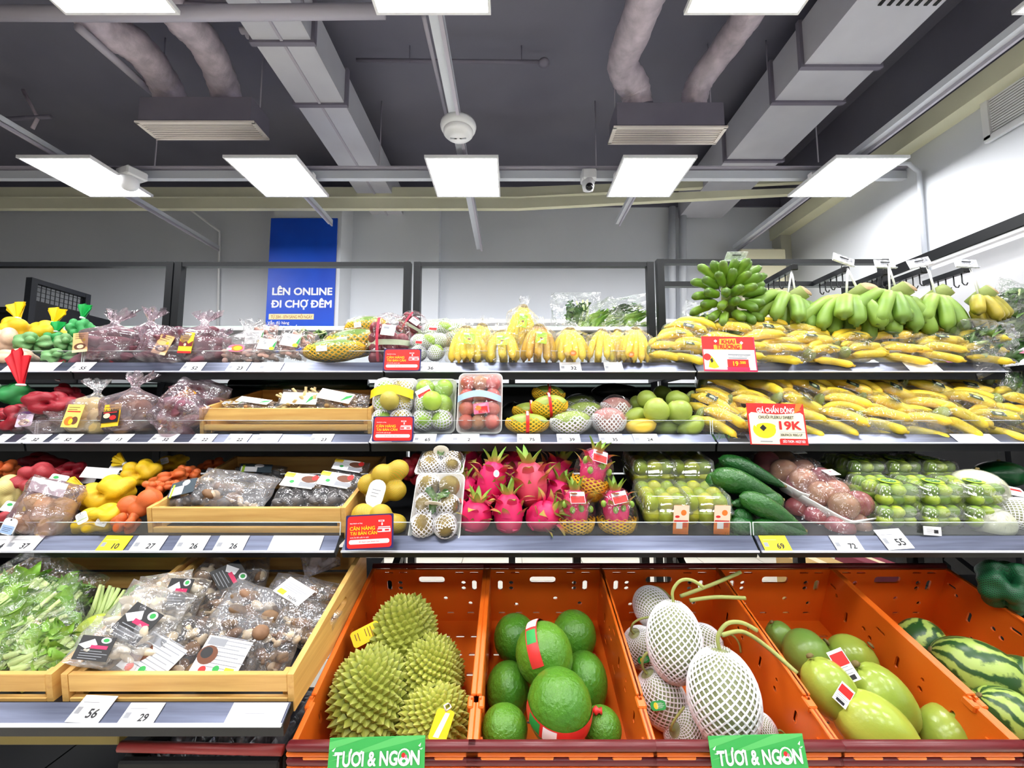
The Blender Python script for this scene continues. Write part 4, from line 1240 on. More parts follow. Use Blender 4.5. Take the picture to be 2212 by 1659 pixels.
def green_hand(seed, fingers, m, L=.165, r=.0225, stalk=True, rows=2, spread=200):
    """hand of plump cooking bananas hanging by its stalk; origin at the stalk top"""
    rnd = random.Random(seed)
    s = Spec('green_banana_hand', 'bananas', .30, .24)
    meshes = [banana_mesh(L, r, .75, m, neck=.2, n=7), banana_mesh(L * 1.08, r * .95, .9, m, neck=.2, n=7), banana_mesh(L * .95, r * 1.04, .6, m, neck=.2, n=7)]
    for row in range(rows):
        n = fingers - row * 2
        for i in range(n):
            f = i / (n - 1) - .5
            yaw = -90 + f * spread + rnd.uniform(-6, 6)
            pit = 18 + row * 26 + rnd.uniform(-8, 8) + 22 * math.cos(f * 3.14)
            s.p('banana', meshes[(i + row) % 3], TR(f * .09, .0 + .01 * row, -.026 - row * .026) @ RT(0, 0, yaw) @ RT(0, pit, 0) @ RT(rnd.uniform(-20, 20), 0, 0))
    s.p('stalk', MB().add(tube([(0, .03, -.05), (.01, .0, -.025), (.02, -.03, -.004)], [.026, .028, .026], 14)).mesh('stalk', M_STALKG), sub=[('cut_face', MB().add(lathe([(.0255, 0), (.023, .003)], 14)).mesh('cut_face', M_STALK), TR(.0205, -.032, -.0035) @ RT(56, 0, 0))])
    s.p('string', MB().add(tube([(-.02, .0, -.02), (-.004, .01, .07), (.0, .015, .09), (.006, .01, .06), (.02, .0, -.02)], .0032, 6)).mesh('string', TIE), label='white hanging string')
    return s
def small_cluster(seed):
    rnd = random.Random(seed)
    s = Spec('green_banana_cluster', 'bananas', .285, .25)
    meshes = [banana_mesh(.10, .0185, .6, M_BANS, neck=.15, n=7, k=10), banana_mesh(.09, .019, .4, M_BANS, neck=.15, n=7, k=10)]
    k = 0
    for row in range(6):
        n = 8
        ph = -55 + row * 25
        for i in range(n):
            f = i / (n - 1) - .5
            yaw = -90 + f * 190 + (row % 2) * 10 + rnd.uniform(-6, 6)
            s.p('banana', meshes[k % 2], TR(f * .09, .02, .0 + (row - 2.5) * .028) @ RT(0, 0, yaw) @ RT(0, -(ph) * .8 + rnd.uniform(-8, 8), 0) @ TR(.03, 0, 0))
            k += 1
    s.p('stalk', MB().add(tube([(0, .03, -.10), (0, .03, .10)], .03, 10)).mesh('stalk', M_STALKG))
    s.p('string', MB().add(tube([(-.06, .0, .06), (-.02, .02, .13), (.02, .02, .06)], .003, 6)).mesh('string', TIE), label='white hanging string')
    return s

# ------------------------------------------------------------------ round fruit
def skin(name, c1, c2, rough=.4, sc=12, bump=.15, bs=120, vary=.08, **k): return mat(name, c1, rough, col2=c2, nscale=sc, bump=bump, bscale=bs, vary=vary, **k)
M_POM = skin('green_pomelo_skin', (96, 148, 40), (66, 122, 32), .28, 6, .9, 110, .14)
M_MANG = skin('green_mango_skin', (168, 188, 84), (146, 166, 64), .4, 7, .15)
M_MANY = skin('yellow_mango_skin', (238, 200, 70), (224, 190, 60), .4, 6, .1)
M_AVO = skin('avocado_skin', (46, 104, 40), (26, 76, 30), .22, 10, .9, 110, .16)
M_PAPY = skin('papaya_skin', (178, 190, 78), (144, 166, 62), .24, 5, .3, 50, .14)
M_PAPG = skin('green_papaya_skin', (104, 146, 62), (136, 164, 74), .3, 5, .3, 50)
M_LIME = skin('lime_skin', (190, 214, 66), (164, 196, 50), .28, 8, .3, 160, .12)
M_LIMED = skin('dark_lime_skin', (144, 176, 66), (120, 156, 54), .35, 8, .3, 160, .16)
M_PASS = skin('passion_fruit_skin', (184, 142, 116), (160, 110, 98), .25, 22, .2, 90, .2)
M_PASSP = skin('purple_passion_fruit_skin', (150, 74, 84), (168, 104, 96), .25, 18, .2, 90, .12)
M_MELW = skin('white_melon_skin', (236, 236, 206), (224, 226, 190), .45, 6, .15, 90, .03)
M_MELG = skin('green_melon_skin', (22, 92, 44), (16, 74, 38), .3, 8, .3, 80)
M_ORAG = skin('greenish_orange_skin', (206, 176, 40), (180, 160, 40), .4, 7, .25, 160)
M_GUAV = skin('guava_skin', (150, 196, 60), (176, 208, 84), .35, 8, .12)
M_PINKM = skin('pink_mango_skin', (206, 128, 134), (170, 130, 110), .35, 5, .1)
M_KIWI = skin('brown_kiwi_skin', (150, 132, 76), (122, 104, 60), .8, 20, .3, 200)
M_DUR = skin('durian_skin', (160, 164, 60), (140, 146, 52), .6, 6, 0, vary=.10, ramp=[(0, (56, 64, 14)), (.3, (136, 144, 42)), (.7, (190, 192, 78)), (1, (232, 222, 150))])  # ramp puts the shade of the gaps between spikes into the colour
M_GRAPE = skin('dark_red_fruit', (160, 54, 70), (116, 34, 48), .35, 12, .1)
M_SWEET = skin('purple_sweet_potato', (122, 60, 80), (142, 92, 100), .6, 14, .4, 60, .12)
M_POTAT = skin('potato_skin', (226, 194, 128), (204, 168, 104), .6, 14, .3, 60)
M_TARO = skin('taro_skin', (150, 116, 86), (112, 84, 62), .8, 16, .5, 60)
M_MUSH = skin('mushroom_cap', (150, 116, 84), (110, 80, 56), .7, 22, .3, 90, .14)
M_MUSHW = skin('mushroom_pale', (226, 206, 176), (204, 180, 146), .7, 18, .2, 90)
M_LEAF = mat('lettuce_leaf', (150, 196, 60), .45, ramp=[(0, (232, 240, 196)), (.35, (196, 220, 116)), (1, (112, 170, 44))], col2=(128, 180, 60), nscale=20, bump=.4, bscale=40, vary=.12)
M_LEAFD = mat('dark_leaf', (50, 110, 40), .45, ramp=[(0, (150, 180, 90)), (1, (44, 104, 38))], col2=(30, 80, 30), nscale=20, bump=.4, bscale=40, vary=.15)
M_PED = mat('fruit_stem', (120, 104, 60), .8)

def pear_fn(V, top=.72):
    return 1 - (1 - top) * np.clip((V - .45) / .55, 0, 1) ** 1.4
def fruit(name, cat, rx, rz, m, fn=None, stem=None, nu=26, nv=16, ry=None):
    s = Spec(name, cat, rx * 2, rz * 2)
    s.p('body', MB().add(ball(rx, ry or rx, rz, nu, nv, fn)).mesh('body', m))
    if stem: s.p('stem', MB().add(tube([(0, 0, rz * .93), (stem * .3, 0, rz * .93 + stem)], [.006, .004], 8)).mesh('stem', M_PED))
    return s
def mango_fn(th, V): return 1 + .07 * np.sin(th + .6) * np.sin(np.pi * V) - .05 * np.cos(2 * np.pi * V) * np.cos(th)
def strap_mesh(r, w, m, k=1.012, a0=0, a1=360, rz=None, wav=0):
    """flat band round a ball of radius r in the x-z plane"""
    rz = rz or r
    def fn(U, V):
        a = R(a0) + (R(a1) - R(a0)) * U
        y = (V - .5) * w
        q = np.sqrt(np.maximum(1 - (y / r) ** 2, .2)) * k
        return r * q * np.cos(a), y, rz * q * np.sin(a)
    return surf(fn, 40, 5)

def durian(seed, rx=.075, rz=.10, n=420):
    rnd = random.Random(seed)
    s = Spec('durian', 'durian', rx * 2.25, rz * 2.2)
    mb = MB()
    a = [rnd.uniform(0, 6.28) for _ in range(4)]
    def rad(d):
        th = math.atan2(d[1], d[0]); v = d[2]
        return 1 + .05 * math.sin(5 * th + a[0]) * (1 - v * v) + .05 * math.sin(2 * th + a[1] + v)
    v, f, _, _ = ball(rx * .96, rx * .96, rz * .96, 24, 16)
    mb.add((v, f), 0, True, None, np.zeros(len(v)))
    g = math.pi * (3 - math.sqrt(5))
    V = []; Fc = []; T = []
    for i in range(n):
        z = 1 - 2 * (i + .5) / n
        rr = math.sqrt(1 - z * z)
        th = g * i
        d = Vector((rr * math.cos(th), rr * math.sin(th), z))
        k = rad(d)
        nrm = Vector((d.x / rx, d.y / rx, d.z / rz)).normalized()
        p = Vector((d.x * rx * k, d.y * rx * k, d.z * rz * k))
        t1 = nrm.orthogonal().normalized(); t2 = nrm.cross(t1)
        br = 1.62 * math.sqrt(4 * math.pi / n) * (rx + rz) / 2 * .5
        hgt = br * (1.0 + rnd.uniform(-.12, .15))
        o = len(V)
        rot = rnd.uniform(0, 6.28)
        for q in range(5):
            an = rot + q * 2 * math.pi / 5
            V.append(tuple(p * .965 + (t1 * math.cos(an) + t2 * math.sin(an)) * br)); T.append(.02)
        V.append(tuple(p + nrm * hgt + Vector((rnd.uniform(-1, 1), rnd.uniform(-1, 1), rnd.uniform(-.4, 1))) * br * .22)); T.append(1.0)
        for q in range(5): Fc.append((o + q, o + (q + 1) % 5, o + 5))
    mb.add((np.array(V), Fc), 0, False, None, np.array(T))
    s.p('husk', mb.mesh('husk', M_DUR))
    return s

M_DRAG = mat('dragon_fruit_skin', (226, 30, 104), .45, ramp=[(0, (232, 36, 110)), (.28, (228, 50, 110)), (.55, (206, 156, 90)), (1, (120, 160, 50))], vary=.06)
M_DRAGO = mat('dragon_fruit_skin_pale', (222, 96, 110), .45, ramp=[(0, (222, 80, 104)), (.3, (214, 96, 96)), (.58, (194, 150, 76)), (1, (120, 156, 54))], vary=.06)
def scale_mesh(L, W, m, curl=.5):
    def fn(U, V):
        u = U * 2 - 1
        w = W * (1 - V ** 1.8) ** .9 + .0004
        return u * w, -.10 * L * (1 - u * u) * (1 - V) - curl * L * V ** 2 * .9, L * V * (1 - .18 * curl * V)
    v, f, t, st = surf(fn, 7, 7)
    mb = MB().add((v, f, t * .95, st)); mb.add((v + np.array([0, .0012, 0]), [q[::-1] for q in f], t * .95, st))
    return mb.mesh('scale', m)
def dragon(seed, m=M_DRAG, top=True):
    rnd = random.Random(seed)
    s = Spec('dragon_fruit', 'dragon fruit', .095, .115)
    rx, rz = .046, .056
    v = ball(rx, rx, rz, 24, 16)
    s.p('body', MB().add((v[0], v[1]), 0, True, None, np.zeros(len(v[0]))).mesh('body', m))
    sc = [scale_mesh(.044, .016, m, .95), scale_mesh(.038, .015, m, 1.15)]
    ct = scale_mesh(.055, .011, mat('dragon_crown_leaf', (120, 160, 50), .45, ramp=[(0, (222, 70, 110)), (.2, (190, 150, 90)), (.45, (140, 176, 64)), (1, (110, 160, 50))]), .25)
    for ring, (ph, n) in enumerate(((-36, 5), (0, 5), (36, 5))):
        for i in range(n):
            a = i * 360 / n + ring * 31 + rnd.uniform(-9, 9)
            p = R(ph)
            pos = Vector((rx * math.cos(p) * math.sin(R(a)), -rx * math.cos(p) * math.cos(R(a)), rz * math.sin(p)))
            s.p('scale', sc[(i + ring) % 2], Matrix.Translation(pos * .97) @ RT(0, 0, a) @ RT(ph * .75, 0, rnd.uniform(-12, 12)))
    for i in range(6):
        s.p('crown_leaf', ct, TR(0, 0, rz * .86) @ RT(0, 0, i * 60 + rnd.uniform(-15, 15)) @ RT(28 + rnd.uniform(-14, 10), 0, 0) @ TR(0, -.010, 0))
    return s

def watermelon_mat():
    m = mat('watermelon_rind', (120, 164, 70), .35, vary=.06)
    nt = m.node_tree; N = nt.nodes; L = nt.links; b = N['Principled BSDF']
    at = N.new('ShaderNodeAttribute'); at.attribute_name = 'st'
    tc = N.new('ShaderNodeTexCoord')
    no = N.new('ShaderNodeTexNoise'); no.inputs['Scale'].default_value = 16; no.inputs['Detail'].default_value = 5
    L.new(tc.outputs['Object'], no.inputs['Vector'])
    sp = N.new('ShaderNodeSeparateXYZ'); L.new(at.outputs['Vector'], sp.inputs[0])
    a = N.new('ShaderNodeMath'); a.operation = 'MULTIPLY'; a.inputs[1].default_value = 2 * math.pi * 8; L.new(sp.outputs[0], a.inputs[0])
    c = N.new('ShaderNodeMath'); c.operation = 'MULTIPLY_ADD'; c.inputs[1].default_value = 15.0; L.new(no.outputs['Fac'], c.inputs[0]); L.new(a.outputs[0], c.inputs[2])
    d = N.new('ShaderNodeMath'); d.operation = 'SINE'; L.new(c.outputs[0], d.inputs[0])
    cr = N.new('ShaderNodeValToRGB'); e = cr.color_ramp.elements
    e[0].position = .22; e[0].color = lin((160, 184, 88)); e[1].position = .66; e[1].color = lin((40, 78, 32))
    mr = N.new('ShaderNodeMapRange'); mr.inputs[1].default_value = -1; mr.inputs[2].default_value = 1; L.new(d.outputs[0], mr.inputs[0]); L.new(mr.outputs[0], cr.inputs[0])
    L.new(cr.outputs[0], b.inputs['Base Color'])
    return m
M_WM = watermelon_mat()

def net_melon(seed, topopen=False):
    """melon in a white foam sleeve with a curled green stalk; long axis z"""
    s = Spec('netted_melon', 'melon', .168, .21)
    s.p('melon', MB().add(ball(.078, .078, .098, 26, 16)).mesh('melon', skin('grey_green_melon_skin', (160, 164, 120), (136, 142, 98), .5, 30, .4, 90)))
    def prof(v):
        ph = (v - .5) * math.pi
        return math.cos(ph) * 1.0 if v < .86 else max(math.cos(ph), .30)
    s.p('foam_net', foam_net(.0795, .0795, .100, 24, 30, M_FOAMW, .0035, .02, .93, .68, prof), label='white foam net sleeve')
    s.p('stalk', MB().add(tube(smooth_path([(0, 0, .095), (-.003, 0, .125), (.02, -.005, .155), (.055, -.01, .16), (.09, -.012, .145)], 16), .0048, 8)).mesh('stalk', mat('melon_stalk', (160, 166, 92), .6)), label='curled green stalk')
    return s

def mango_net(col, netm, w=.13, band=True, name='netted_mango'):
    """mango lying sideways in a foam cup net (long axis x)"""
    s = Spec(name, 'mango', .135, .085)
    s.p('mango', MB().add(ball(.041, .040, .062, 24, 16, mango_fn), mx=RT(0, 90, 0)).mesh('mango', col))
    me = foam_net(.043, .042, .064, 17, 22, netm, .003, .03, .97, .60)
    # the sleeve covers the lower half only
    import bmesh
    bm = bmesh.new(); bm.from_mesh(me)
    for v in bm.verts: v.co = RT(0, 90, 0) @ v.co
    dele = [f for f in bm.faces if f.calc_center_median().z > .012 + .008 * math.sin(f.calc_center_median().x * 90)]
    bmesh.ops.delete(bm, geom=dele, context='FACES')
    bm.to_mesh(me); bm.free()
    s.p('foam_net', me, label='foam net round the lower half')
    if band:
        s.p('band', MB().add(strap_mesh(.0455, .010, None, 1.0), mx=RT(0, 0, 90)).mesh('band', I_RED), label='red and white paper band',
            sub=[('band_print', MB().add(strap_mesh(.0459, .006, None, 1.0, 40, 140), mx=RT(0, 0, 90)).mesh('band_print', M_PAPER))])
    return s

def papaya_net():
    s = Spec('netted_papaya', 'papaya', .205, .10)
    s.p('papaya', MB().add(ball(.047, .047, .098, 24, 18), mx=RT(0, 90, 0)).mesh('papaya', M_PAPG))
    me = foam_net(.049, .049, .1, 16, 30, M_FOAMY, .0032, .03, .97, .60)
    import bmesh
    bm = bmesh.new(); bm.from_mesh(me)
    for v in bm.verts: v.co = RT(0, 90, 0) @ v.co
    bmesh.ops.delete(bm, geom=[f for f in bm.faces if f.calc_center_median().z - .4 * f.calc_center_median().y > .036], context='FACES')
    bm.to_mesh(me); bm.free()
    s.p('foam_net', me, label='yellow foam net')
    s.p('label', card(.034, .024, M_PAPER, [('l', 0, 0, .7, .5, M_GREY)]), TR(-.02, -.054, .0), label='small white price label')
    return s

def tray(w, l, h, m=M_FOAMT, name='tray'):
    """shallow foam tray facing +z with flared sides, centre of its floor at the origin"""
    mb = MB()
    o = rounded(w, l, .02, 4); n = len(o)
    prof = [(.80, .0), (.84, .0), (.97, h), (1.0, h), (1.0, h - .003), (.88, -.004), (.80, -.004)]
    V = []; 
    for (k, z) in prof:
        for (x, y) in o: V.append((x * k, y * k, z))
    Fc = grid_faces(n, len(prof), True)
    mb.add((np.array(V), [q[::-1] for q in Fc]), smooth=True)
    mb.add((np.array([(x * .82, y * .82, .0005) for x, y in o]), [tuple(range(n))]), smooth=False)
    mb.add((np.array([(x * .82, y * .82, -.004) for x, y in o]), [tuple(range(n))[::-1]]), smooth=False)
    return mb.mesh(name, m)

def fruit_tray(seed, fr, nx, ny, r, m_list, netted=False, label_mesh=None, band=None, w=.14, l=.2, fname='fruit', mixed=None, foam=M_FOAMW):
    """foam tray of fruit under cling film; the tray lies in x,y, front at -y, facing +z"""
    rnd = random.Random(seed)
    s = Spec('fruit_tray', 'fruit tray', w, l)
    s.p('tray', tray(w, l, .022), label='white foam tray')
    meshes = [MB().add(ball(r, r, r * fr, 18, 12)).mesh(fname, m) for m in m_list]
    cup = foam_net(r * 1.05, r * 1.05, r * fr * 1.05, 12, 14, foam, .0025, .03, .84, .62) if netted else None
    for i in range(nx):
        for j in range(ny):
            x = (i - (nx - 1) / 2) * (w * .84 / nx); y = (j - (ny - 1) / 2) * (l * .84 / ny)
            mx = TR(x, y, r * .95 + rnd.uniform(0, .004)) @ RT(rnd.uniform(-25, 25), rnd.uniform(-25, 25), 0)
            sub = []
            if cup and rnd.random() < .8: sub = [('foam_net', cup, RT(rnd.uniform(-70, 70), rnd.uniform(-70, 70), 0))]
            s.p(fname, meshes[(i + j * nx + seed) % len(meshes)], mx, sub=sub)
    if mixed is None: mixed = 1
    if mixed:
        s.p(fname, meshes[0], TR(0, 0, r * 2.2))
    def fn(U, V):
        u = U * 2 - 1; v = V * 2 - 1
        b = np.clip((1 - np.abs(u) ** 4) * (1 - np.abs(v) ** 4), 0, 1) ** .7
        return u * w * .49, v * l * .49, .018 + b * r * (1.75 + .12 * np.sin(7 * u + seed) * np.sin(9 * v))
    s.p('cling_film', MB().add(surf(fn, 22, 22)).mesh('cling_film', WRAP), label='clear cling film')
    if label_mesh: s.p('label', label_mesh[0], label_mesh[1])
    if band: s.p('band', band[0], band[1])
    return s

def clamshell(seed, fr_meshes, r, w=.13, l=.17, h=.085, n=(3, 4), label=None, layers=2, fname='fruit'):
    """clear hinged box of fruit; front at -y, base at z=0"""
    rnd = random.Random(seed)
    s = Spec('fruit_clamshell', 'fruit box', w, h)
    k = 0
    for L in range(layers):
        for i in range(n[0]):
            for j in range(n[1]):
                x = (i - (n[0] - 1) / 2) * (w * .86 / n[0]); y = (j - (n[1] - 1) / 2) * (l * .86 / n[1])
                s.p(fname, fr_meshes[k % len(fr_meshes)], TR(x + rnd.uniform(-.004, .004), y + rnd.uniform(-.004, .004), r + .003 + L * r * 1.45 + rnd.uniform(0, .002)) @ RT(rnd.uniform(0, 90), rnd.uniform(0, 90), 0))
                k += 1
    o = rounded(w, l, .016, 3); nn = len(o)
    def shell(prof, name):
        V = []
        for (q, z) in prof:
            for (x, y) in o: V.append((x * q, y * q, z))
        mb = MB().add((np.array(V), grid_faces(nn, len(prof), True)))
        return mb, prof[-1]
    mb, _ = shell([(.86, 0), (.9, .006), (.97, h * .52), (1.04, h * .53), (1.04, h * .56)], 'base')
    mb.add((np.array([(x * .86, y * .86, 0) for x, y in o]), [tuple(range(nn))[::-1]]))
    s.p('box_base', mb.mesh('box_base', CLAM), label='clear plastic base')
    mb, _ = shell([(1.04, h * .565), (1.04, h * .59), (.98, h * .60), (.92, h * .93), (.86, h), (.80, h * .985)], 'lid')
    mb.add((np.array([(x * .80, y * .80, h * .985) for x, y in o]), [tuple(range(nn))]), smooth=False)
    ribs = []
    for sx in (-1, 1):
        rb = MB()
        for q in range(9):
            yq = (q - 4) * l * .09
            rb.add(tube([(sx * w * .49, yq, h * .62), (sx * w * .46, yq, h * .95), (sx * w * .42, yq, h * 1.0)], .0022, 5))
        ribs.append(('lid_rib', rb.mesh('lid_rib', CLAM)))
    s.p('box_lid', mb.mesh('box_lid', CLAM), label='clear ridged lid', sub=ribs)
    if label: s.p('label', label[0], label[1], label=label[2] if len(label) > 2 else None)
    return s

# ------------------------------------------------------------------ bags of roots, mushrooms and greens
SW = [MB().add(ball(.026, .024, .060, 14, 10, wob(i))).mesh('sweet_potato', M_SWEET) for i in range(3)]
PO = [MB().add(ball(.034, .03, .040, 14, 10, wob(i + 5))).mesh('potato', M_POTAT) for i in range(3)]
TA = [MB().add(ball(.032, .03, .044, 14, 10, wob(i + 9))).mesh('taro', M_TARO) for i in range(3)]
def root_bag(seed, meshes, pname, w=.17, d=.12, h=.20, n=9, filmm=None, label=None, tied=True, step=.036, lean=0):
    rnd = random.Random(seed)
    s = Spec('root_vegetable_bag', 'vegetable bag', w, h * 1.18)
    for i in range(n):
        lay = i // 3
        x = ((i % 3) - 1) * w * .27 + rnd.uniform(-.008, .008); y = rnd.uniform(-.2, .2) * d
        s.p(pname, meshes[i % len(meshes)], TR(x * (1 - lay * .16), y, .032 + lay * step) @ RT(rnd.uniform(-30, 30), 70 + rnd.uniform(-30, 30) if pname == 'sweet_potato' else rnd.uniform(0, 90), rnd.uniform(-60, 60)))
    if tied: s.p('bag_film', tied_bag_mesh(w * 1.06, d * 1.2, h * 1.32, seed, filmm or FILM, neck=.13, flare=.50, body=.78), label='clear plastic bag tied on top')
    else: s.p('bag_film', pillow_mesh(w * 1.2, h * 1.2, d * 1.25, seed, filmm or FILM), TR(0, 0, h * .47), label='clear plastic bag')
    if label: s.p('label', label[0], label[1], label=label[2] if len(label) > 2 else None)
    return s
def mush_mesh(m, k=1.0, flat=False):
    mb = MB().add(ball(.017 * k, .017 * k, .011 * k, 12, 8), mx=TR(0, 0, .012 * k))
    mb.add(tube([(0, 0, -.014 * k), (.002, 0, .010 * k)], [.006 * k, .005 * k], 7))
    return mb.mesh('mushroom', m)
MUS = [mush_mesh(M_MUSH), mush_mesh(M_MUSHW, .9), mush_mesh(M_MUSH, 1.15)]
CHUNK = [MB().add(ball(.016, .012, .020, 9, 7, wob(i))).mesh('fungus_piece', mat('dark_fungus', (66, 62, 64), .6, col2=(120, 116, 114), nscale=30)) for i in range(2)]
PALE = [MB().add(ball(.014, .010, .03, 9, 7, wob(i + 3))).mesh('oyster_mushroom', mat('pale_mushroom', (232, 220, 196), .7, col2=(206, 190, 160), nscale=20)) for i in range(2)]
def pouch(seed, meshes, pname, w=.13, h=.15, d=.05, n=14, filmm=None, label=None, name='mushroom_pouch', cat='mushroom bag', fill=.72):
    """sealed pouch standing in x,z (front -y), centre at the origin"""
    rnd = random.Random(seed)
    s = Spec(name, cat, w, h)
    for i in range(n):
        x = rnd.uniform(-.36, .36) * w; z = -h * .42 + rnd.uniform(.03, fill) * h
        y = rnd.uniform(-.26, .26) * d * (1 - abs(x) / w)
        s.p(pname, meshes[i % len(meshes)], TR(x, y, z) @ RT(rnd.uniform(0, 180), rnd.uniform(0, 180), rnd.uniform(0, 180)))
    s.p('pouch_film', pillow_mesh(w, h, d, seed, filmm or FILM, name='pouch_film'), label='clear plastic pouch')
    if label: s.p('label', label[0], label[1], label=label[2] if len(label) > 2 else None)
    return s

def leaf_mesh(L, W, m, seed=0, frill=.12, curl=.5, nu=11, nv=16):
    rnd = random.Random(seed); a = rnd.uniform(0, 6)
    def fn(U, V):
        u = U * 2 - 1
        w = W * (np.sin(np.pi * np.clip(V * .8 + .12, 0, 1)) ** .8) * (.3 + .7 * V ** .5)
        x = u * w
        y = -curl * L * V ** 2 * .5 + .3 * W * u * u + frill * W * np.abs(u) ** 2 * np.sin(16 * V + a + u * 2)
        z = L * V * (1 - .1 * curl * V) + frill * .3 * L * np.abs(u) * np.sin(9 * V + a)
        return x, y, z
    v, f, t, st = surf(fn, nu, nv)
    mb = MB().add((v, f, t, st)); mb.add((v + np.array([0, .0016, 0]), [q[::-1] for q in f], t, st))
    return mb.mesh('leaf', m)
LV = [leaf_mesh(.17, .042, M_LEAF, i, .6) for i in range(4)]
LVD = [leaf_mesh(.16, .045, M_LEAFD, i + 7, .5) for i in range(3)]
STM = MB().add(tube([(0, 0, 0), (.006, 0, .08), (.0, -.004, .15)], [.007, .006, .004], 7)).mesh('stalk', mat('pale_green_stalk', (206, 226, 150), .5, vary=.1))
def greens(seed, leaves, n=12, stalks=6, bag=True, w=.16, h=.2, name='greens_bag', cat='greens', filmm=None, label=None):
    """bundle of leaves along +z, wrapped in film; centre at the origin"""
    rnd = random.Random(seed)
    s = Spec(name, cat, w, h)
    for i in range(n):
        a = i * 360 / n * 1.6
        s.p('leaf', leaves[i % len(leaves)], TR(rnd.uniform(-.24, .24) * w, rnd.uniform(-.03, .02), -h * .46 + rnd.uniform(0, .3) * h) @ RT(0, rnd.uniform(-26, 26), 0) @ RT(rnd.uniform(-16, 18), 0, a) @ SCL(h / .21 * rnd.uniform(.4, .8)))
    for i in range(stalks):
        s.p('stalk', STM, TR(rnd.uniform(-.28, .28) * w, -.025 + rnd.uniform(-.01, .01), -h * .48) @ RT(0, rnd.uniform(-14, 14), rnd.uniform(-30, 30)) @ SCL(h / .2))
    if bag: s.p('bag_film', pillow_mesh(w * 1.15, h * 1.12, .10, seed, filmm or WRAP), label='clear plastic bag')
    if label: s.p('label', label[0], label[1])
    return s

def net_bag(seed, netm, balls, fan=None, tie=True, w=.16, h=.12, name='net_bag', cat='net bag', nu=52, nv=34, fan_at=None, fan_rot=0, fanm=None, tag=None):
    """knitted net stretched over lumps; centre at the origin"""
    s = Spec(name, cat, w, h)
    v = lumps(balls, nu, nv)
    s.p('net', MB().add(v).mesh('net', netm))
    if fan:
        p = fan_at or (0, 0, h * .45)
        s.p('tied_top', fan_mesh(fan[0], fan[1], seed, fanm or netm), TR(*p) @ RT(0, fan_rot, 0), label='gathered net end', sub=[('tie', MB().add(lathe([(.009, -.004), (.011, 0), (.009, .004)], 10)).mesh('tie', TIE), TR(0, 0, fan[1] * .12))])
    if tag: s.p('tag', tag[0], tag[1], label=tag[2])
    return s
def blob(seed, n, rx, ry, rz, r):
    rnd = random.Random(seed); out = []
    for i in range(n):
        th = i * 2.4 + rnd.uniform(-.3, .3); z = -1 + 2 * (i + .5) / n; q = math.sqrt(1 - z * z)
        out.append((rx * q * math.cos(th), ry * q * math.sin(th), rz * z, r * rnd.uniform(.85, 1.15)))
    return out
def deck_px(k, Y):
    """pixel row of the deck at depth Y (for sizes)"""
    z = deck_z(k, Y)
    lo, hi = 300.0, 1650.0
    for _ in range(40):
        m = (lo + hi) / 2
        if P(1106, m, Y).z > z: lo = m
        else: hi = m
    return (lo + hi) / 2
def sit(spec, k, px, Y, w, label, h=None, rot=(0, 0, 0), lift=0.0, group=None, dk=1.0, name=None):
    """stand a spec (base at z=0) on tier k"""
    py = deck_px(k, Y); q = mpp(py, Y)
    s = w * q / spec.w; sz = s if h is None else h * q / spec.h
    return spec.make(Matrix.Translation((P(px, py, Y).x, Y, deck_z(k, Y) + lift)) @ RT(*rot) @ SCL(s, (s + sz) / 2 * dk, sz), label, group, name)
# crates ------------------------------------------------------------------
OC = orange_crate(); OCN = orange_crate(.010, False)
def crate_mx(cx, dz=0.0, dx=0.0):
    return Matrix.Translation((cx, cf.y, cf.z)) @ RT(CA, 0, 0) @ TR(dx, 0, -CH + dz)
CX = []
fruit_in = ['the spiky durians', 'the green pomelos', 'the netted melons', 'the yellow green papayas', 'the striped watermelons']
for i, (px0, px1) in enumerate(((640, 1015), (1025, 1400), (1424, 1806), (1830, 2206), (2216, 2600))):
    c = (P(px0, 1606, .95).x + P(px1, 1606, .95).x) / 2
    CX.append(c)
    OC.make(crate_mx(c), 'tilted orange plastic crate with holes and maroon rim holding ' + fruit_in[i], 'orange produce crates')
    OCN.make(crate_mx(c, -.040), 'orange crate nested underneath the crate of ' + fruit_in[i][4:], 'nested lower orange crates')
def bin_floor(Y):
    n = (Y - cf.y)
    # floor of the tilted crate
    return cf.z + n * math.tan(R(CA)) - (CH - .012) / math.cos(R(CA))
def inbin(spec, px, py, w, h, label, rot=(0, 0, 0), lift=0.0, group=None, dk=1.0):
    best = None
    for i in range(60):
        Y = .99 + i * .0075
        r = .47 * h * mpp(py, Y)
        e = abs(P(px, py, Y).z - r - lift - bin_floor(Y))
        if best is None or e < best[0]: best = (e, Y)
    Y = min(best[1], 1.40)
    return put(spec, px, py, Y, w, label, h, rot, group, dk)
G = 'durians in the orange crate'
YT = card(.028, .05, mat('yellow_tag', (250, 214, 30), .45), [('l', 0, .2, .7, .3, I_BRN), ('e', 0, -.4, .5, .22, I_YEL), ('l', 0, -.6, .6, .2, I_BRN)], rnd_=.2)
YTF = card(.03, .056, mat('yellow_tag', (250, 214, 30), .45), [('p', 0, 0, 1, 1, M_PAPER, [(-.5, -.8), (.1, -.8), (.5, .8), (0, .8)])], rnd_=.2)
LOOP = MB().add(tube([(0, 0, .025), (.006, 0, .034), (0, 0, .040), (-.006, 0, .034), (0, 0, .025)], .0016, 6)).mesh('tag_loop', TIE)
D = [durian(1), durian(2), durian(3), durian(4)]
D[0].p('tag', YT, TR(-.074, -.060, .016) @ RT(-10, 58, 0) @ SCL(1.3), label='yellow hang tag', sub=[('tag_loop', LOOP)])
D[3].p('tag', YTF, TR(.026, -.092, .042) @ RT(-16, 14, 0) @ SCL(1.3), label='yellow and white hang tag', sub=[('tag_loop', LOOP)])
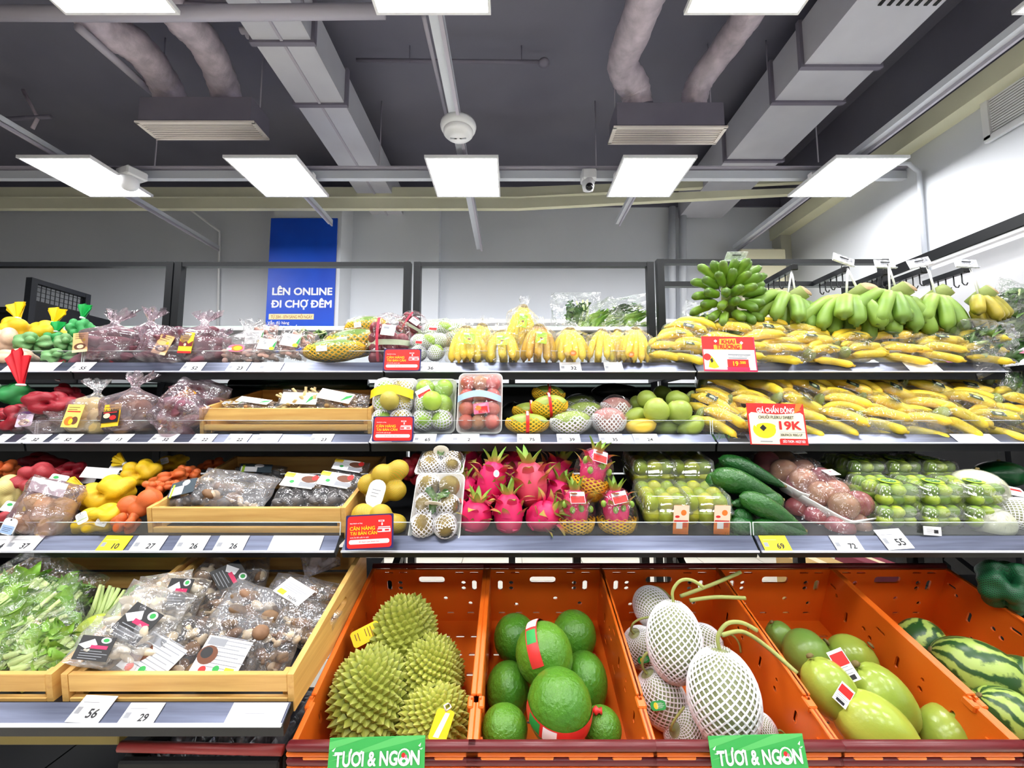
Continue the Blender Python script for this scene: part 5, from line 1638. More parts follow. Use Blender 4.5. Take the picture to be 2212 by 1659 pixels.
inbin(D[0], 868, 1385, 150, 185, 'spiky green durian at the back of its crate with a yellow tag', (-20, 5, 0), .02, G)
inbin(D[1], 802, 1512, 172, 205, 'big bright green durian without a tag at the front of its crate', (-12, -14, 0), .0, G)
inbin(D[2], 934, 1462, 142, 165, 'olive durian resting between two others against the crate wall', (-18, 12, 100), .01, G)
inbin(D[3], 940, 1560, 160, 150, 'olive durian with the yellow and white tag at the crate front', (-10, 0, 0), .0, G)
# pomelos
G = 'green pomelos in the orange crate'
POM = fruit('pomelo', 'pomelo', .07, .07, M_POM, lambda th, v: 1 - .10 * np.clip((v - .5) * 2, 0, 1) ** 2)
def pomelo_band(seed, rot, white=(60, 100), knot=True, a0=-70, a1=170):
    s = Spec('pomelo', 'pomelo', .14, .14)
    s.parts = list(POM.parts)
    M = RT(*rot)
    s.p('band', MB().add(strap_mesh(.0708, .030, None, 1.008, a0, a1), mx=M).mesh('band', mat('red_band', (222, 52, 48), .4)), label='red printed band', sub=[
        ('band_print', MB().add(strap_mesh(.0711, .026, None, 1.010, white[0], white[1]), mx=M).mesh('band_print', M_PAPER)),
        ('band_print', MB().add(strap_mesh(.0711, .024, None, 1.010, white[1] + 6, white[1] + 32), mx=M).mesh('band_print', I_GRN)),
        ('band_end', MB().add(lathe([(.002, 0), (.009, .008), (.004, .014), (.007, .02)], 10), mx=M @ TR(.0708 * math.cos(R(a0)), 0, .0708 * math.sin(R(a0))) @ RT(0, 90, 0)).mesh('band_end', mat('red_band', (222, 52, 48), .4)))])
    return s
inbin(POM, 1113, 1378, 92, 102, 'plain green pomelo at the back of its crate beside the durian crate', (0, -10, 0), .03, G)
inbin(POM, 1240, 1372, 94, 105, 'plain green pomelo at the back of its crate beside the melon crate', (0, 12, 0), .03, G)
inbin(POM, 1098, 1490, 96, 115, 'dark green pomelo on the durian side, below the banded one', (0, 0, 0), .0, G)
inbin(POM, 1262, 1475, 98, 130, 'dark green pomelo on the melon side, below the banded one', (0, 8, 0), .0, G)
put(pomelo_band(1, (0, 0, 78)), 1175, 1412, 1.19, 122, 'green pomelo on top with a diagonal red band', 132, (0, -24, 0), G)
put(pomelo_band(2, (113, 0, 0), (100, 124), a0=4, a1=176), 1208, 1524, 1.06, 140, 'large bright green pomelo at the front cradled in a red band', 150, (-8, 4, 0), G)
put(pomelo_band(3, (0, 0, 90), (-176, -130), a0=-180, a1=-60), 1090, 1573, 1.06, 100, 'half hidden pomelo with an upright red band at the front corner', 92, (0, 8, 0), G)
put(POM, 1300, 1572, 1.07, 84, 'half hidden plain pomelo at the front corner beside the melons', 84, (0, 0, 0), G)
# melons in foam nets
G = 'netted melons in the orange crate'
NM = net_melon(0)
MLAB = card(.05, .026, I_GRN, [('e', -.3, 0, .3, .7, I_YEL), ('l', .3, 0, .5, .6, M_PAPER)], rnd_=.4)
NML = Spec('netted_melon', 'melon', .168, .21); NML.parts = list(NM.parts)
NML.p('label', MLAB, TR(-.02, -.086, .05) @ RT(-32, 24, 0), label='green and yellow fruit label')
inbin(NM, 1410, 1312, 90, 90, 'netted melon lying at the back with its open sleeve end showing', (-60, 40, 0), .03, G)
inbin(NML, 1388, 1400, 84, 100, 'netted melon against the pomelo side wall with a stalk hanging down', (20, -30, 0), .01, G)
inbin(NM, 1515, 1392, 84, 92, 'netted melon half hidden behind the upper upright one', (10, 60, 0), .01, G)
put(NM, 1456, 1385, 1.17, 118, 'upper upright melon in white net with a long curved stalk', 165, (-12, 6, 0), G)
inbin(NML, 1430, 1510, 104, 130, 'netted melon with a green and yellow label beside the crate wall', (0, -30, 0), .0, G)
put(NM, 1562, 1505, 1.04, 150, 'largest melon in white net standing at the front with curled stalk', 196, (-8, 2, 0), G)
inbin(NM, 1478, 1580, 105, 80, 'netted melon at the front edge with its stalk hanging down', (30, -60, 0), .0, G)
inbin(NM, 1655, 1582, 80, 50, 'low netted melon in the front corner beside the dark gap', (20, 70, 0), .0, G)
st_ = P(1430, 1280, 1.3)
for (l, pts) in (('long dry melon vine lying over the crate edge toward the papayas', [P(1470, 1288, 1.28), P(1540, 1262, 1.3), P(1600, 1236, 1.32)]), ('thick pale melon vine stub lying across the crate edge', [P(1490, 1297, 1.24), P(1545, 1290, 1.24), P(1610, 1292, 1.24)]),
                 ('bent green melon vine reaching over the dark gap', [P(1560, 1372, 1.14), P(1605, 1365, 1.16), P(1660, 1400, 1.15), P(1722, 1455, 1.1)])):
    o = pts[0]
    thing('melon_vine', l, 'vine', TR(*o), 'melon vines', None, MB().add(tube([p - o for p in smooth_path(pts, 16)], .0055, 8)).mesh('melon_vine', mat('melon_stalk', (160, 166, 92), .6)))
# papayas
G = 'yellow green papayas in the orange crate'
PLAB = card(.034, .05, M_PAPER, [('r', 0, .4, .9, .4, I_RED), ('l', 0, -.4, .8, .4, M_GREY), ('r', 0, -.75, .6, .14, M_INK)])
def papaya(m, lab=None):
    s = Spec('papaya', 'papaya', .12, .16)
    s.p('body', MB().add(ball(.06, .06, .082, 26, 18, lambda th, v: (1 - .16 * np.clip((v - .5) * 2, 0, 1) ** 1.5) * (1 + .02 * np.sin(5 * th)))).mesh('body', m))
    s.p('stem', MB().add(lathe([(.010, 0), (.008, .006), (.004, .008)], 10)).mesh('stem', M_PED), TR(0, 0, .078))
    if lab: s.p('label', PLAB, lab, label='red and white fruit label')
    return s
PA = papaya(M_PAPY); PB = papaya(M_PAPG); PAL = papaya(M_PAPY, TR(.0, -.062, .0) @ RT(-10, 70, 0)); PAL2 = papaya(M_PAPY, TR(.045, -.045, -.02) @ RT(0, 20, 45))
inbin(PB, 1745, 1412, 100, 96, 'darkest green papaya at the back of the pile', (0, 60, 0), .03, G)
inbin(PA, 1842, 1420, 100, 92, 'round yellow green papaya at the back beside the inner wall', (20, 40, 0), .03, G)
put(PAL, 1793, 1487, 1.12, 100, 'yellowest papaya with a red and white sticker', 128, (-20, -24, 0), G)
inbin(PA, 1902, 1508, 118, 150, 'long pale green papaya in the middle of the pile', (-10, -32, 0), .03, G)
put(PA, 1888, 1572, 1.06, 128, 'large yellow green papaya lying at the crate front', 165, (-20, -58, 0), G)
inbin(PAL2, 2050, 1585, 110, 125, 'papaya with a small printed tag in the front corner', (-10, 62, 0), .0, G)
inbin(PB, 1686, 1375, 56, 70, 'papaya half hidden in the back corner with a white sticker', (0, -30, 0), .02, G)
PT = put(Spec('fruit_tag', 'tag', .034, .05).p('fruit_tag', PLAB), 1822, 1438, 1.13, 34, 'red and white paper tag lying between the two back papayas', 60, (-30, -20, 0))
# watermelons
G = 'striped watermelons in the orange crate'
def watermelon():
    s = Spec('watermelon', 'watermelon', .17, .21)
    s.p('rind', MB().add(ball(.085, .085, .105, 40, 24)).mesh('rind', M_WM))
    s.p('stem_scar', MB().add(lathe([(.010, 0), (.007, .004), (.003, .004)], 10)).mesh('stem_scar', M_PED), TR(0, 0, .104))
    return s
WM = watermelon()
inbin(WM, 2118, 1455, 130, 165, 'striped watermelon in the middle of the end crate', (-30, -66, 0), .02, G)
inbin(WM, 1990, 1388, 90, 100, 'watermelon at the back of the end crate partly behind its wall', (0, 50, 20), .03, G)
inbin(WM, 2215, 1480, 110, 150, 'watermelon at the picture edge beside the middle one', (0, -60, 40), .02, G)
inbin(WM, 2190, 1560, 120, 150, 'lowest watermelon at the front of the end crate', (-10, -50, 0), .0, G)

# ------------------------------------------------------------------ lowest shelf: wooden crates of greens and mushrooms
TILT4 = 9.0
q0, q1 = P(131, 1456, .965), P(634, 1456, .965)
def place_crate(sp, k, x0, x1, Y, pyt, tilt, label, hf):
    z = P(1106, pyt, Y).z
    c = (x0 + x1) / 2
    return sp.make(Matrix.Translation((c, Y, z)) @ RT(tilt, 0, 0) @ TR(0, 0, -hf), label, 'slatted wooden crates')
WC4 = wood_crate('', q1.x - q0.x, .46, .085, .155)
place_crate(WC4, 4, q0.x, q1.x, .965, 1457, TILT4, 'wide slatted wooden crate full of mushroom bags on the lowest shelf', .085)
w4 = q1.x - q0.x
r0, r1 = P(-398, 1456, .965), P(117, 1456, .965)
place_crate(WC4, 4, r0.x, r1.x, .965, 1457, TILT4, 'slatted wooden crate full of leafy greens at the shelf end', .085)
# mushroom pouches
def mlabel(kind):
    if kind == 'organic':
        return card(.10, .085, M_PAPER, [('r', -.5, .72, .4, .2, M_GREY), ('l', .3, .25, .8, .9, M_GREY), ('e', -.62, .0, .42, .5, I_BRN), ('e', -.7, .1, .25, .3, I_BLK), ('e', -.5, -.75, .16, .2, I_RED), ('e', .05, -.6, .14, .18, I_GRN),
                                         ('r', .62, -.7, .2, .25, I_YEL), ('t', -.1, -.9, .1, .07, I_RED, 'Nấm Mối Đen'), ('t', .3, -.75, .1, .06, I_GRN, 'Organic')])
    if kind == 'black':
        return card(.06, .07, I_BLK, [('e', .5, .7, .3, .26, M_PAPER), ('e', .5, .7, .18, .16, I_GRN), ('p', 0, 0, 1, 1, M_PAPER, [(-1, .2), (-.2, .75), (.1, .3), (-.5, -.1)]), ('r', .25, .1, .5, .14, I_MAG), ('l', .1, -.55, .8, .4, M_GREY)])
    if kind == 'white':
        return card(.07, .055, M_PAPER, [('r', -.55, -.6, .25, .25, I_YEL), ('t', .3, -.7, .1, .12, M_INK, 'TUẤN'), ('l', 0, .2, .8, .4, M_GREY)])
ORGL = mlabel('organic'); BLKL = mlabel('black'); WHTL = mlabel('white')
MP = {}
def mpouch(key, seed, meshes, pname, lab=None, labmx=None, fm=None, n=14, w=.13, h=.15, fill=.72):
    if key not in MP:
        MP[key] = pouch(seed, meshes, pname, w, h, .06, n, fm, (lab, labmx) if lab else None, fill=fill)
    return MP[key]
G = 'mushroom bags in the wide wooden crate'
pk = [
 ('oysA', 1, PALE, 'oyster_mushroom', BLKL, TR(.01, -.036, -.01) @ RT(0, 12, 0), FILM_M, 308, 1340, 150, 135, 1.06, (-35, 14, 0), 'pale mushroom bag with a small black label near the greens'),
 ('oysB', 2, PALE, 'oyster_mushroom', BLKL, TR(-.01, -.036, -.025) @ RT(0, -8, 0), FILM_M, 245, 1392, 150, 92, 1.01, (-40, 10, 0), 'pale mushroom bag with torn black label lying in the front corner'),
 ('oysC', 3, PALE, 'oyster_mushroom', BLKL, TR(.01, -.036, .03) @ RT(0, -6, 0), FILM, 378, 1305, 105, 110, 1.15, (-30, 8, 0), 'pale mushroom bag with a black printed top behind the others'),
 ('musA', 4, MUS, 'mushroom', ORGL, TR(-.012, -.038, -.028) @ RT(-6, 22, 0), FILM, 375, 1400, 130, 125, 1.05, (-36, 4, 0), 'mushroom bag with a tilted white organic label, nearer the greens'),
 ('musB', 5, MUS, 'mushroom', ORGL, TR(.0, -.038, -.03) @ RT(-4, 6, 0), FILM, 505, 1395, 125, 120, 1.05, (-34, 4, 0), 'mushroom bag with a white organic label beside the small clear pouch'),
 ('musC', 6, MUS, 'mushroom', None, None, FILM, 592, 1400, 95, 92, 1.06, (-30, 6, 0), 'small clear pouch of mushrooms in the front corner of the crate'),
 ('musD', 7, MUS, 'mushroom', None, None, FILM, 430, 1345, 120, 110, 1.17, (-40, -22, 0), 'unlabelled mushroom bag slumped in the middle of the crate'),
 ('musE', 8, MUS, 'mushroom', None, None, FILM_M, 540, 1325, 140, 110, 1.18, (-40, 18, 0), 'crinkled mushroom bag behind the organic label bag'),
 ('musF', 9, MUS, 'mushroom', WHTL, TR(.0, -.036, .02) @ RT(0, 22, 0), FILM, 635, 1300, 130, 100, 1.22, (-40, 12, 0), 'mushroom bag with a large white label by the crate side'),
 ('musG', 10, MUS, 'mushroom', None, None, FILM, 660, 1345, 120, 90, 1.16, (-42, 20, 0), 'flat mushroom bag leaning on the crate side board'),
 ('musH', 11, MUS, 'mushroom', None, None, FILM, 665, 1290, 130, 80, 1.28, (-40, 14, 0), 'mushroom bag at the back corner below the twisted bag end'),
 ('musI', 12, MUS, 'mushroom', BLKL, TR(.02, -.036, .04) @ RT(0, 30, 0), FILM, 465, 1270, 120, 110, 1.30, (-34, 26, 0), 'mushroom bag standing highest with a black printed corner'),
 ('musJ', 13, MUS, 'mushroom', None, None, FILM_M, 530, 1268, 90, 110, 1.34, (-28, -8, 0), 'smoky mushroom bag at the back of the crate'),
 ('oysD', 14, PALE, 'oyster_mushroom', None, None, FILM_M, 345, 1280, 120, 80, 1.19, (-34, -8, 0), 'empty looking grey bag end at the back beside the green stalks'),
]
for (key, seed, ms, pn, lab, lm, fm, px, py, w, h, Y, rot, l) in pk:
    put(mpouch(key, seed, ms, pn, lab, lm, fm), px, py, Y, w, l, h, rot, G, .9)
# the twisted bag end over the back corner
tb = Spec('mushroom_bag', 'mushroom bag', .16, .24)
tb.p('bag_film', tied_bag_mesh(.15, .10, .24, 77, film('grey_bag_film', opac=.4, rough=.2, bump=.8, bscale=16, body=(214, 204, 212)), neck=.10, flare=.75, body=.6), TR(0, 0, -.12), label='milky bag with a splayed twisted end')
for i in range(6): tb.p('mushroom', MUS[i % 3], TR(-.04 + .03 * (i % 3), .0, -.09 + .03 * (i // 3)) @ RT(20 * i, 40 * i, 0))
put(tb, 655, 1262, 1.34, 110, 'milky tied mushroom bag with a wide twisted end at the back corner', 135, (-10, 22, 0), G)
# greens
G = 'bagged greens at the shelf end'
GB = [greens(i, LV, 46, 14, True, .17, .21) for i in range(3)]
GSTK = greens(5, LV[:2], 5, 12, False, .10, .22, 'green_stalks')
GL = greens(6, LV, 40, 8, True, .17, .22, label=(card(.05, .035, I_PALE, [('e', -.4, .2, .3, .4, I_RED), ('e', .2, .3, .3, .5, I_BRN), ('l', .3, -.4, .7, .5, M_GREY)]), TR(.0, -.055, -.02) @ RT(0, -24, 0)))
for (sp, px, py, w, h, Y, rot, l) in (
        (GB[0], 45, 1300, 160, 170, 1.22, (-40, 40, 10), 'leafy green bundle highest in the end crate'), (GB[1], 120, 1300, 110, 130, 1.26, (-30, 20, 0), 'dense green shoots in a bag at the back of the end crate'),
        (GL, 100, 1358, 150, 130, 1.14, (-50, 60, 0), 'pale lettuce bag with a small printed label'), (GB[2], 30, 1385, 130, 150, 1.08, (-50, 50, 0), 'bag of leafy greens hanging over the crate front'),
        (GB[0], 110, 1410, 150, 120, 1.06, (-56, 58, 0), 'bag of long pale stalks lying along the wooden crate rim'), (GB[1], -20, 1330, 140, 150, 1.15, (-40, 30, 0), 'green leaf bag cut off by the picture edge')):
    put(sp, px, py, Y, w, l, h, rot, G, .9)
put(GSTK, 250, 1310, 1.28, 70, 'bundle of pale green stalks standing against the back slats', 130, (-25, 14, 0))
gf = fruit('green_gourd', 'gourd', .05, .07, M_PAPY, lambda th, v: 1 - .4 * np.clip((v - .4) / .6, 0, 1))
put(gf, 215, 1362, 1.17, 80, 'pale green gourd lying below the stalks in the wooden crate', 90, (-30, 40, 0))

# ------------------------------------------------------------------ third tier
# net bags
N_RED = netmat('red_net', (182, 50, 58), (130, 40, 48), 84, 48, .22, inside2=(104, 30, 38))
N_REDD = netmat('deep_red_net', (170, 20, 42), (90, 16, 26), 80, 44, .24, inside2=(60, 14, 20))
N_YEL = netmat('yellow_net', (244, 204, 20), (206, 160, 40), 96, 60, .25, inside2=(190, 140, 50))
N_ORG = netmat('orange_net', (226, 104, 40), (196, 110, 60), 84, 50, .20, inside2=(176, 90, 50))
N_ORF = netmat('fine_orange_net', (226, 146, 40), (182, 174, 52), 60, 34, .09, inside2=(166, 164, 44))
N_GAR = netmat('pale_net', (226, 214, 130), (226, 210, 160), 40, 26, .18, inside2=(206, 186, 120))
N_GRN = netmat('green_net', (24, 168, 84), (120, 140, 96), 80, 50, .24, inside2=(90, 120, 70))
N_GRL = netmat('lime_net', (60, 170, 90), (166, 176, 130), 76, 48, .14, inside2=(140, 156, 110))
N_PCH = netmat('peach_net', (236, 190, 160), (236, 214, 190), 40, 26, .16, inside2=(220, 190, 160))
F_RED = mat('red_net_end', (220, 20, 40), .5); F_YEL = mat('yellow_net_end', (250, 216, 10), .5); F_GRN = mat('green_net_end', (10, 176, 80), .5)
F_ORG = mat('orange_net_end', (240, 110, 40), .5)
HT = card(.034, .046, M_PAPER, [('e', 0, .8, .14, .1, M_GREY), ('l', 0, .2, .7, .5, M_GREY), ('r', 0, -.35, .9, .05, I_LIME)], rnd_=.22)
HTG = card(.036, .036, M_PAPER, [('e', -.35, .35, .3, .3, I_GRN), ('l', .3, .3, .4, .2, I_GRN), ('l', .1, -.4, .6, .3, M_GREY)], rnd_=.12)
onion = net_bag(1, N_RED, blob(3, 11, .052, .034, .032, .024), w=.16, h=.13)
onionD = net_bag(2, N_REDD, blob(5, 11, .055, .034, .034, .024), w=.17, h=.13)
potY = net_bag(3, N_YEL, blob(6, 14, .06, .036, .040, .027), (.07, .07), w=.19, h=.15, fan_at=(-.06, 0, .05), fan_rot=-50, fanm=F_YEL)
potYt = net_bag(4, N_YEL, blob(8, 13, .056, .036, .038, .026), w=.175, h=.14, tag=(HT, TR(.02, -.08, .02) @ RT(-10, -10, 0), 'white hang tag'))
shal = net_bag(5, N_ORG, blob(9, 9, .056, .03, .026, .024), w=.165, h=.11)
shalT = net_bag(6, N_ORG, [(-.04, 0, 0, .034), (.03, 0, .004, .036), (.0, -.01, -.02, .03)], (.03, .035), w=.15, h=.075, fan_at=(-.075, 0, -.01), fan_rot=-80, fanm=F_ORG, tag=(HTG, TR(-.09, -.05, -.03) @ RT(-15, 28, 0), 'white tag with a green logo'))
garl = net_bag(7, N_GAR, blob(11, 7, .04, .03, .035, .03), w=.15, h=.13)
G = 'red onion net bags on the third tier'
put(onion, 45, 1120, 1.36, 105, 'red net of onions resting on the shelf front beside the potato bag', 78, (0, 0, 0), G)
put(onion, 72, 1040, 1.46, 95, 'red net bag leaning behind the white headed potato bag', 90, (0, -40, 0), G)
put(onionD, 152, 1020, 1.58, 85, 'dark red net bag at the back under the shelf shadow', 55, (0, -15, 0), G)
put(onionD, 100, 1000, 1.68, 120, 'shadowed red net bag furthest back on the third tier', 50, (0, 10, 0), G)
put(garl, 8, 1065, 1.42, 80, 'pale net bag with garlic beside the red net', 80, (0, 0, 0))
put(shal, 12, 1012, 1.55, 70, 'orange net bag behind the pale garlic net', 50, (0, 0, 0))
header = card(.10, .04, M_PAPER, [])
pbag = Spec('potato_bag', 'vegetable bag', .15, .17)
for i, (x, z) in enumerate(((-.035, -.045), (.03, -.05), (-.005, -.01), (.035, 0), (-.04, -.005))): pbag.p('potato', PO[i % 3], TR(x, 0, z))
pbag.p('bag_film', pillow_mesh(.15, .17, .09, 21, FILM_P), label='clear pink tinted bag'); pbag.p('header', header, TR(0, -.026, .065), label='white paper header')
pbag.p('label', card(.036, .046, M_PAPER, [('r', 0, -.4, .9, .5, I_LBL), ('l', 0, -.4, .7, .3, I_NAVY), ('e', 0, .8, .12, .1, M_INK)], rnd_=.3), TR(-.03, -.05, -.055), label='white tag with a blue panel')
put(pbag, 103, 1098, 1.33, 118, 'clear bag of pale potatoes with a white paper header', 120, (-8, 12, 0))
for i, (px, py, l) in enumerate(((25, 1095, 'white and green tag on the red onion net at the shelf edge'), (125, 1036, 'white and green tag on the leaning red onion net'))):
    put(Spec('hang_tag', 'tag', .036, .036).p('hang_tag', HTG), px, py, 1.34 + .08 * i, 38, l, 22, (-30, 10, 0))
for i, (px, py, w, h, l) in enumerate(((216, 1022, 75, 24, 'white header card lying in front of the yellow nets'), (262, 1007, 46, 18, 'grey white header card behind the first yellow net'), (172, 1038, 70, 16, 'white bag edge lying behind the potato bag'))):
    put(Spec('header_card', 'card', .1, .04).p('header_card', header), px, py, 1.5 + .05 * i, w, l, h, (-30, 4 - 8 * (i == 2), 0))
G = 'yellow net bags on the third tier'
put(potYt, 215, 1122, 1.34, 122, 'yellow net bag at the shelf front with a white hang tag', 70, (0, -20, 0), G)
put(potY, 232, 1066, 1.42, 135, 'yellow net bag in the middle with its tied end up', 85, (0, -22, 0), G)
put(potY, 305, 1022, 1.54, 95, 'yellow net bag behind the middle one', 70, (0, -10, 0), G)
put(potYt, 372, 1000, 1.66, 85, 'yellow net bag furthest back beside the dark shelf', 40, (0, -10, 0), G)
G = 'orange net bags on the third tier'
for (sp, px, py, w, h, Y, rt, l) in ((shalT, 305, 1085, 95, 46, 1.36, -14, 'orange net bag in front with a white and green tag'), (shal, 275, 1128, 66, 62, 1.33, 10, 'orange net bag low beside the wooden crate front'), (shal, 338, 1053, 62, 36, 1.44, 20, 'short orange net bag resting on the wooden crate corner'),
                                     (shal, 372, 1030, 100, 40, 1.5, -12, 'orange net bag beside the yellow net, middle of the row'), (shal, 412, 1022, 60, 40, 1.55, 30, 'orange net bag nearest the clear mushroom bag'), (shal, 462, 1003, 70, 34, 1.68, -10, 'shadowed orange net bag at the back under the shelf'), (shal, 372, 1048, 50, 28, 1.44, 0, 'small orange net bag between the crate and the yellow net')):
    put(sp, px, py, Y, w, l, h, (0, rt, 0), G)
# wooden crate on tier 3
q0, q1 = P(316, 1097, 1.315), P(746, 1097, 1.315)
WC3 = wood_crate('', q1.x - q0.x, .42, .098, .15)
place_crate(WC3, 3, q0.x, q1.x, 1.315, 1097, 10, 'slatted wooden crate of dried mushroom packs on the third tier', .098)
FWL = card(.10, .06, M_PAPER, [('r', -.75, .65, .3, .3, I_YEL), ('l', -.3, .1, .7, .5, M_GREY), ('e', .55, .3, .5, .5, I_BRN), ('e', .85, .6, .2, .4, I_RED), ('r', .6, -.5, .5, .3, M_GREY), ('e', -.4, -.3, .14, .2, I_GRN)])
FDL = card(.08, .06, mat('slate_print', (60, 74, 84), .5), [('r', -.4, -.3, .5, .6, M_PAPER), ('e', .2, .6, .3, .4, M_PAPER), ('r', -.75, -.2, .08, .9, I_LIME)])
G = 'dried mushroom packs in the third tier crate'
dk1 = pouch(31, CHUNK, 'fungus_piece', .13, .14, .05, 16, FILM, (FWL, TR(.0, -.03, .03) @ RT(-6, 4, 0)), 'dried_mushroom_pack', 'mushroom pack', .55)
dk2 = pouch(32, CHUNK, 'fungus_piece', .13, .12, .05, 14, FILM, (FDL, TR(.0, -.032, .0) @ RT(0, -6, 0)), 'dried_mushroom_pack', 'mushroom pack', .6)
dk3 = pouch(33, MUS + CHUNK, 'mushroom', .2, .14, .06, 22, FILM_M, None, 'dried_mushroom_pack', 'mushroom pack', .5)
put(dk2, 408, 1064, 1.42, 85, 'dark printed mushroom pack at the crate corner by the orange nets', 72, (-40, -10, 0), G)
put(dk3, 505, 1058, 1.44, 165, 'large clear bag of grey mushrooms slumped in the crate', 88, (-42, 8, 0), G)
put(dk1, 646, 1064, 1.43, 92, 'dried mushroom pack with white label, the one nearer the clear bag', 84, (-40, 4, 0), G)
put(dk1, 722, 1062, 1.43, 90, 'dried mushroom pack with white label, the one nearer the oranges', 84, (-40, 6, 0), G)
put(dk1, 752, 1024, 1.56, 80, 'dried mushroom pack with white top behind the other two', 60, (-30, 6, 0), G)
put(dk2, 560, 1022, 1.62, 110, 'dark mushroom pack hidden behind the clear bag', 40, (-40, 4, 0), G)
# oranges in nets
G = 'orange net bags of fruit beside the wooden crate'
oA = net_bag(41, N_ORF, [(-.05, 0, .0, .036), (.0, -.01, .035, .036), (.05, .0, .05, .036), (.045, -.01, -.02, .036), (.0, -.01, -.03, .034), (-.02, .02, .0, .036)], w=.19, h=.19, name='orange_net_bag', cat='orange bag')
oA.p('label', card(.055, .09, M_PAPER, [('l', 0, 0, .5, .35, M_GREY)], rnd_=.49), TR(-.005, -.062, -.02) @ RT(-10, 12, 0), label='white leaf shaped label')
oB = net_bag(42, N_ORF, [(-.055, 0, .012, .038), (.01, -.01, .012, .037), (.06, .0, -.02, .036), (.0, 0, -.02, .034)], w=.21, h=.12, name='orange_net_bag', cat='orange bag')
oC = net_bag(43, N_REDD, blob(13, 6, .035, .03, .05, .03), w=.13, h=.16, name='red_net_bag', cat='net bag')
put(oA, 828, 1046, 1.42, 122, 'net bag of greenish oranges with a white leaf shaped label', 118, (0, 0, 0), G)
put(oB, 818, 1120, 1.345, 134, 'net bag of greenish oranges lying behind the red weighing card', 78, (0, 0, 0), G)
put(oC, 893, 1012, 1.58, 60, 'dark red net bag behind the labelled orange net', 80, (0, 0, 0))
# kiwi trays
CL = card(.05, .05, mat('cream_label', (248, 240, 224), .5), [('l', 0, 0, .5, .4, I_PALE)], rnd_=.49)
kt = fruit_tray(3, 1.2, 2, 3, .031, [M_KIWI, M_KIWI], True, (CL, TR(0, -.01, .072)), w=.15, l=.2, fname='kiwi', mixed=0)
for i in range(3): kt.p('leaf', LVD[i], TR(.0, .01, .06) @ RT(70, 0, i * 110) @ SCL(.3), label='green leaf')
put(kt, 948, 1098, 1.36, 108, 'foam tray of brown fruit in white nets standing under the other tray', 150, (62, 0, -3), 'net wrapped fruit trays')
put(kt, 955, 1004, 1.52, 100, 'upper foam tray of brown fruit lying on the shelf', 100, (22, 0, 2), 'net wrapped fruit trays')
# dragon fruit
G = 'pink dragon fruit on the third tier'
DR = [dragon(1), dragon(2), dragon(3, M_DRAGO)]
STK = card(.018, .018, M_PAPER, [('e', 0, 0, .6, .6, I_LBL)], rnd_=.49)
DRS = Spec('dragon_fruit', 'dragon fruit', .095, .115); DRS.parts = list(DR[1].parts); DRS.p('sticker', STK, TR(.012, -.046, .028) @ RT(-30, 10, 0), label='small round white sticker')
put(DR[0], 1027, 1116, 1.36, 72, 'pink dragon fruit in front beside the fruit tray', 80, (10, 10, 0), G)
put(DR[1], 1098, 1112, 1.36, 62, 'upright pink dragon fruit in the middle of the front row', 100, (0, 0, 30), G)
put(DR[0], 1172, 1116, 1.36, 70, 'pink dragon fruit turned end on beside the yellow foam nets', 80, (60, 0, 60), G)
put(DRS, 1062, 1042, 1.44, 64, 'pink dragon fruit with a round white sticker in the upper row', 100, (0, 8, 0), G)
put(DR[2], 1146, 1046, 1.44, 74, 'reddish brown dragon fruit with green tips in the upper row', 105, (0, -6, 0), G)
for (px, py, Y, rt, l) in ((1015, 1010, 1.62, -20, 'shadowed dragon fruit at the back beside the upper tray'), (1105, 1012, 1.62, 10, 'shadowed dragon fruit at the back between the upper two'), (1195, 1025, 1.6, 30, 'shadowed dragon fruit at the back beside the tall net'), (1010, 1065, 1.5, -30, 'half hidden dragon fruit with long green tips by the tray'), (1200, 1075, 1.5, 20, 'half hidden dragon fruit behind the end on one')):
    put(DR[1], px, py, Y, 62, l, 84, (10, rt, 40), G)
# dragon fruit in yellow nets
G = 'wrapped dragon fruit in yellow foam nets'
RWL = card(.05, .036, M_PAPER, [('r', 0, -.35, .95, .6, I_RED), ('l', 0, .4, .7, .4, M_GREY)])
def wrapped_dragon(seed):
    s = Spec('wrapped_dragon_fruit', 'dragon fruit', .15, .14)
    d = dragon(seed + 20)
    for p_ in d.parts:
        if p_[0] == 'body' or p_[0] == 'crown_leaf' or seed % 1 == 0:
            s.parts.append((p_[0], p_[1], TR(0, 0, .018) @ (p_[2] or Matrix.Identity(4)), p_[3], p_[4], p_[5]))
    s.p('foam_net', foam_net(.066, .06, .062, 16, 18, M_FOAMY, .0035, .02, .50, .55), TR(0, 0, -.005), label='yellow foam net cup')
    r2 = random.Random(seed)
    gm = MB().add(ball(.010, nu=10, nv=8)).mesh('small_fruit', M_LIMED)
    for i in range(4): s.p('small_fruit', gm, TR(-.046 + .030 * i + r2.uniform(-.006, .006), -.034 - .012 * (i in (1, 2)), .022 + r2.uniform(-.012, .016)))
    s.p('label', RWL, TR(.0, -.056, .052) @ RT(-34, r2.uniform(-12, 12), 0), label='red and white label')
    s.p('wrap', MB().add(ball(.07, .066, .075, 26, 16, wob(seed))).mesh('wrap', WRAP), label='clear cling film')
    return s
WD = [wrapped_dragon(i) for i in range(3)]
put(WD[0], 1243, 1112, 1.36, 92, 'dragon fruit in yellow foam net in front beside the pink fruit', 104, (-6, 0, 0), G)
put(WD[1], 1331, 1112, 1.36, 92, 'dragon fruit in yellow foam net in front beside the clear boxes', 104, (-6, 0, 0), G)
put(WD[2], 1279, 1028, 1.42, 92, 'dragon fruit in yellow foam net stacked on top of two others', 112, (-6, 14, 0), G)
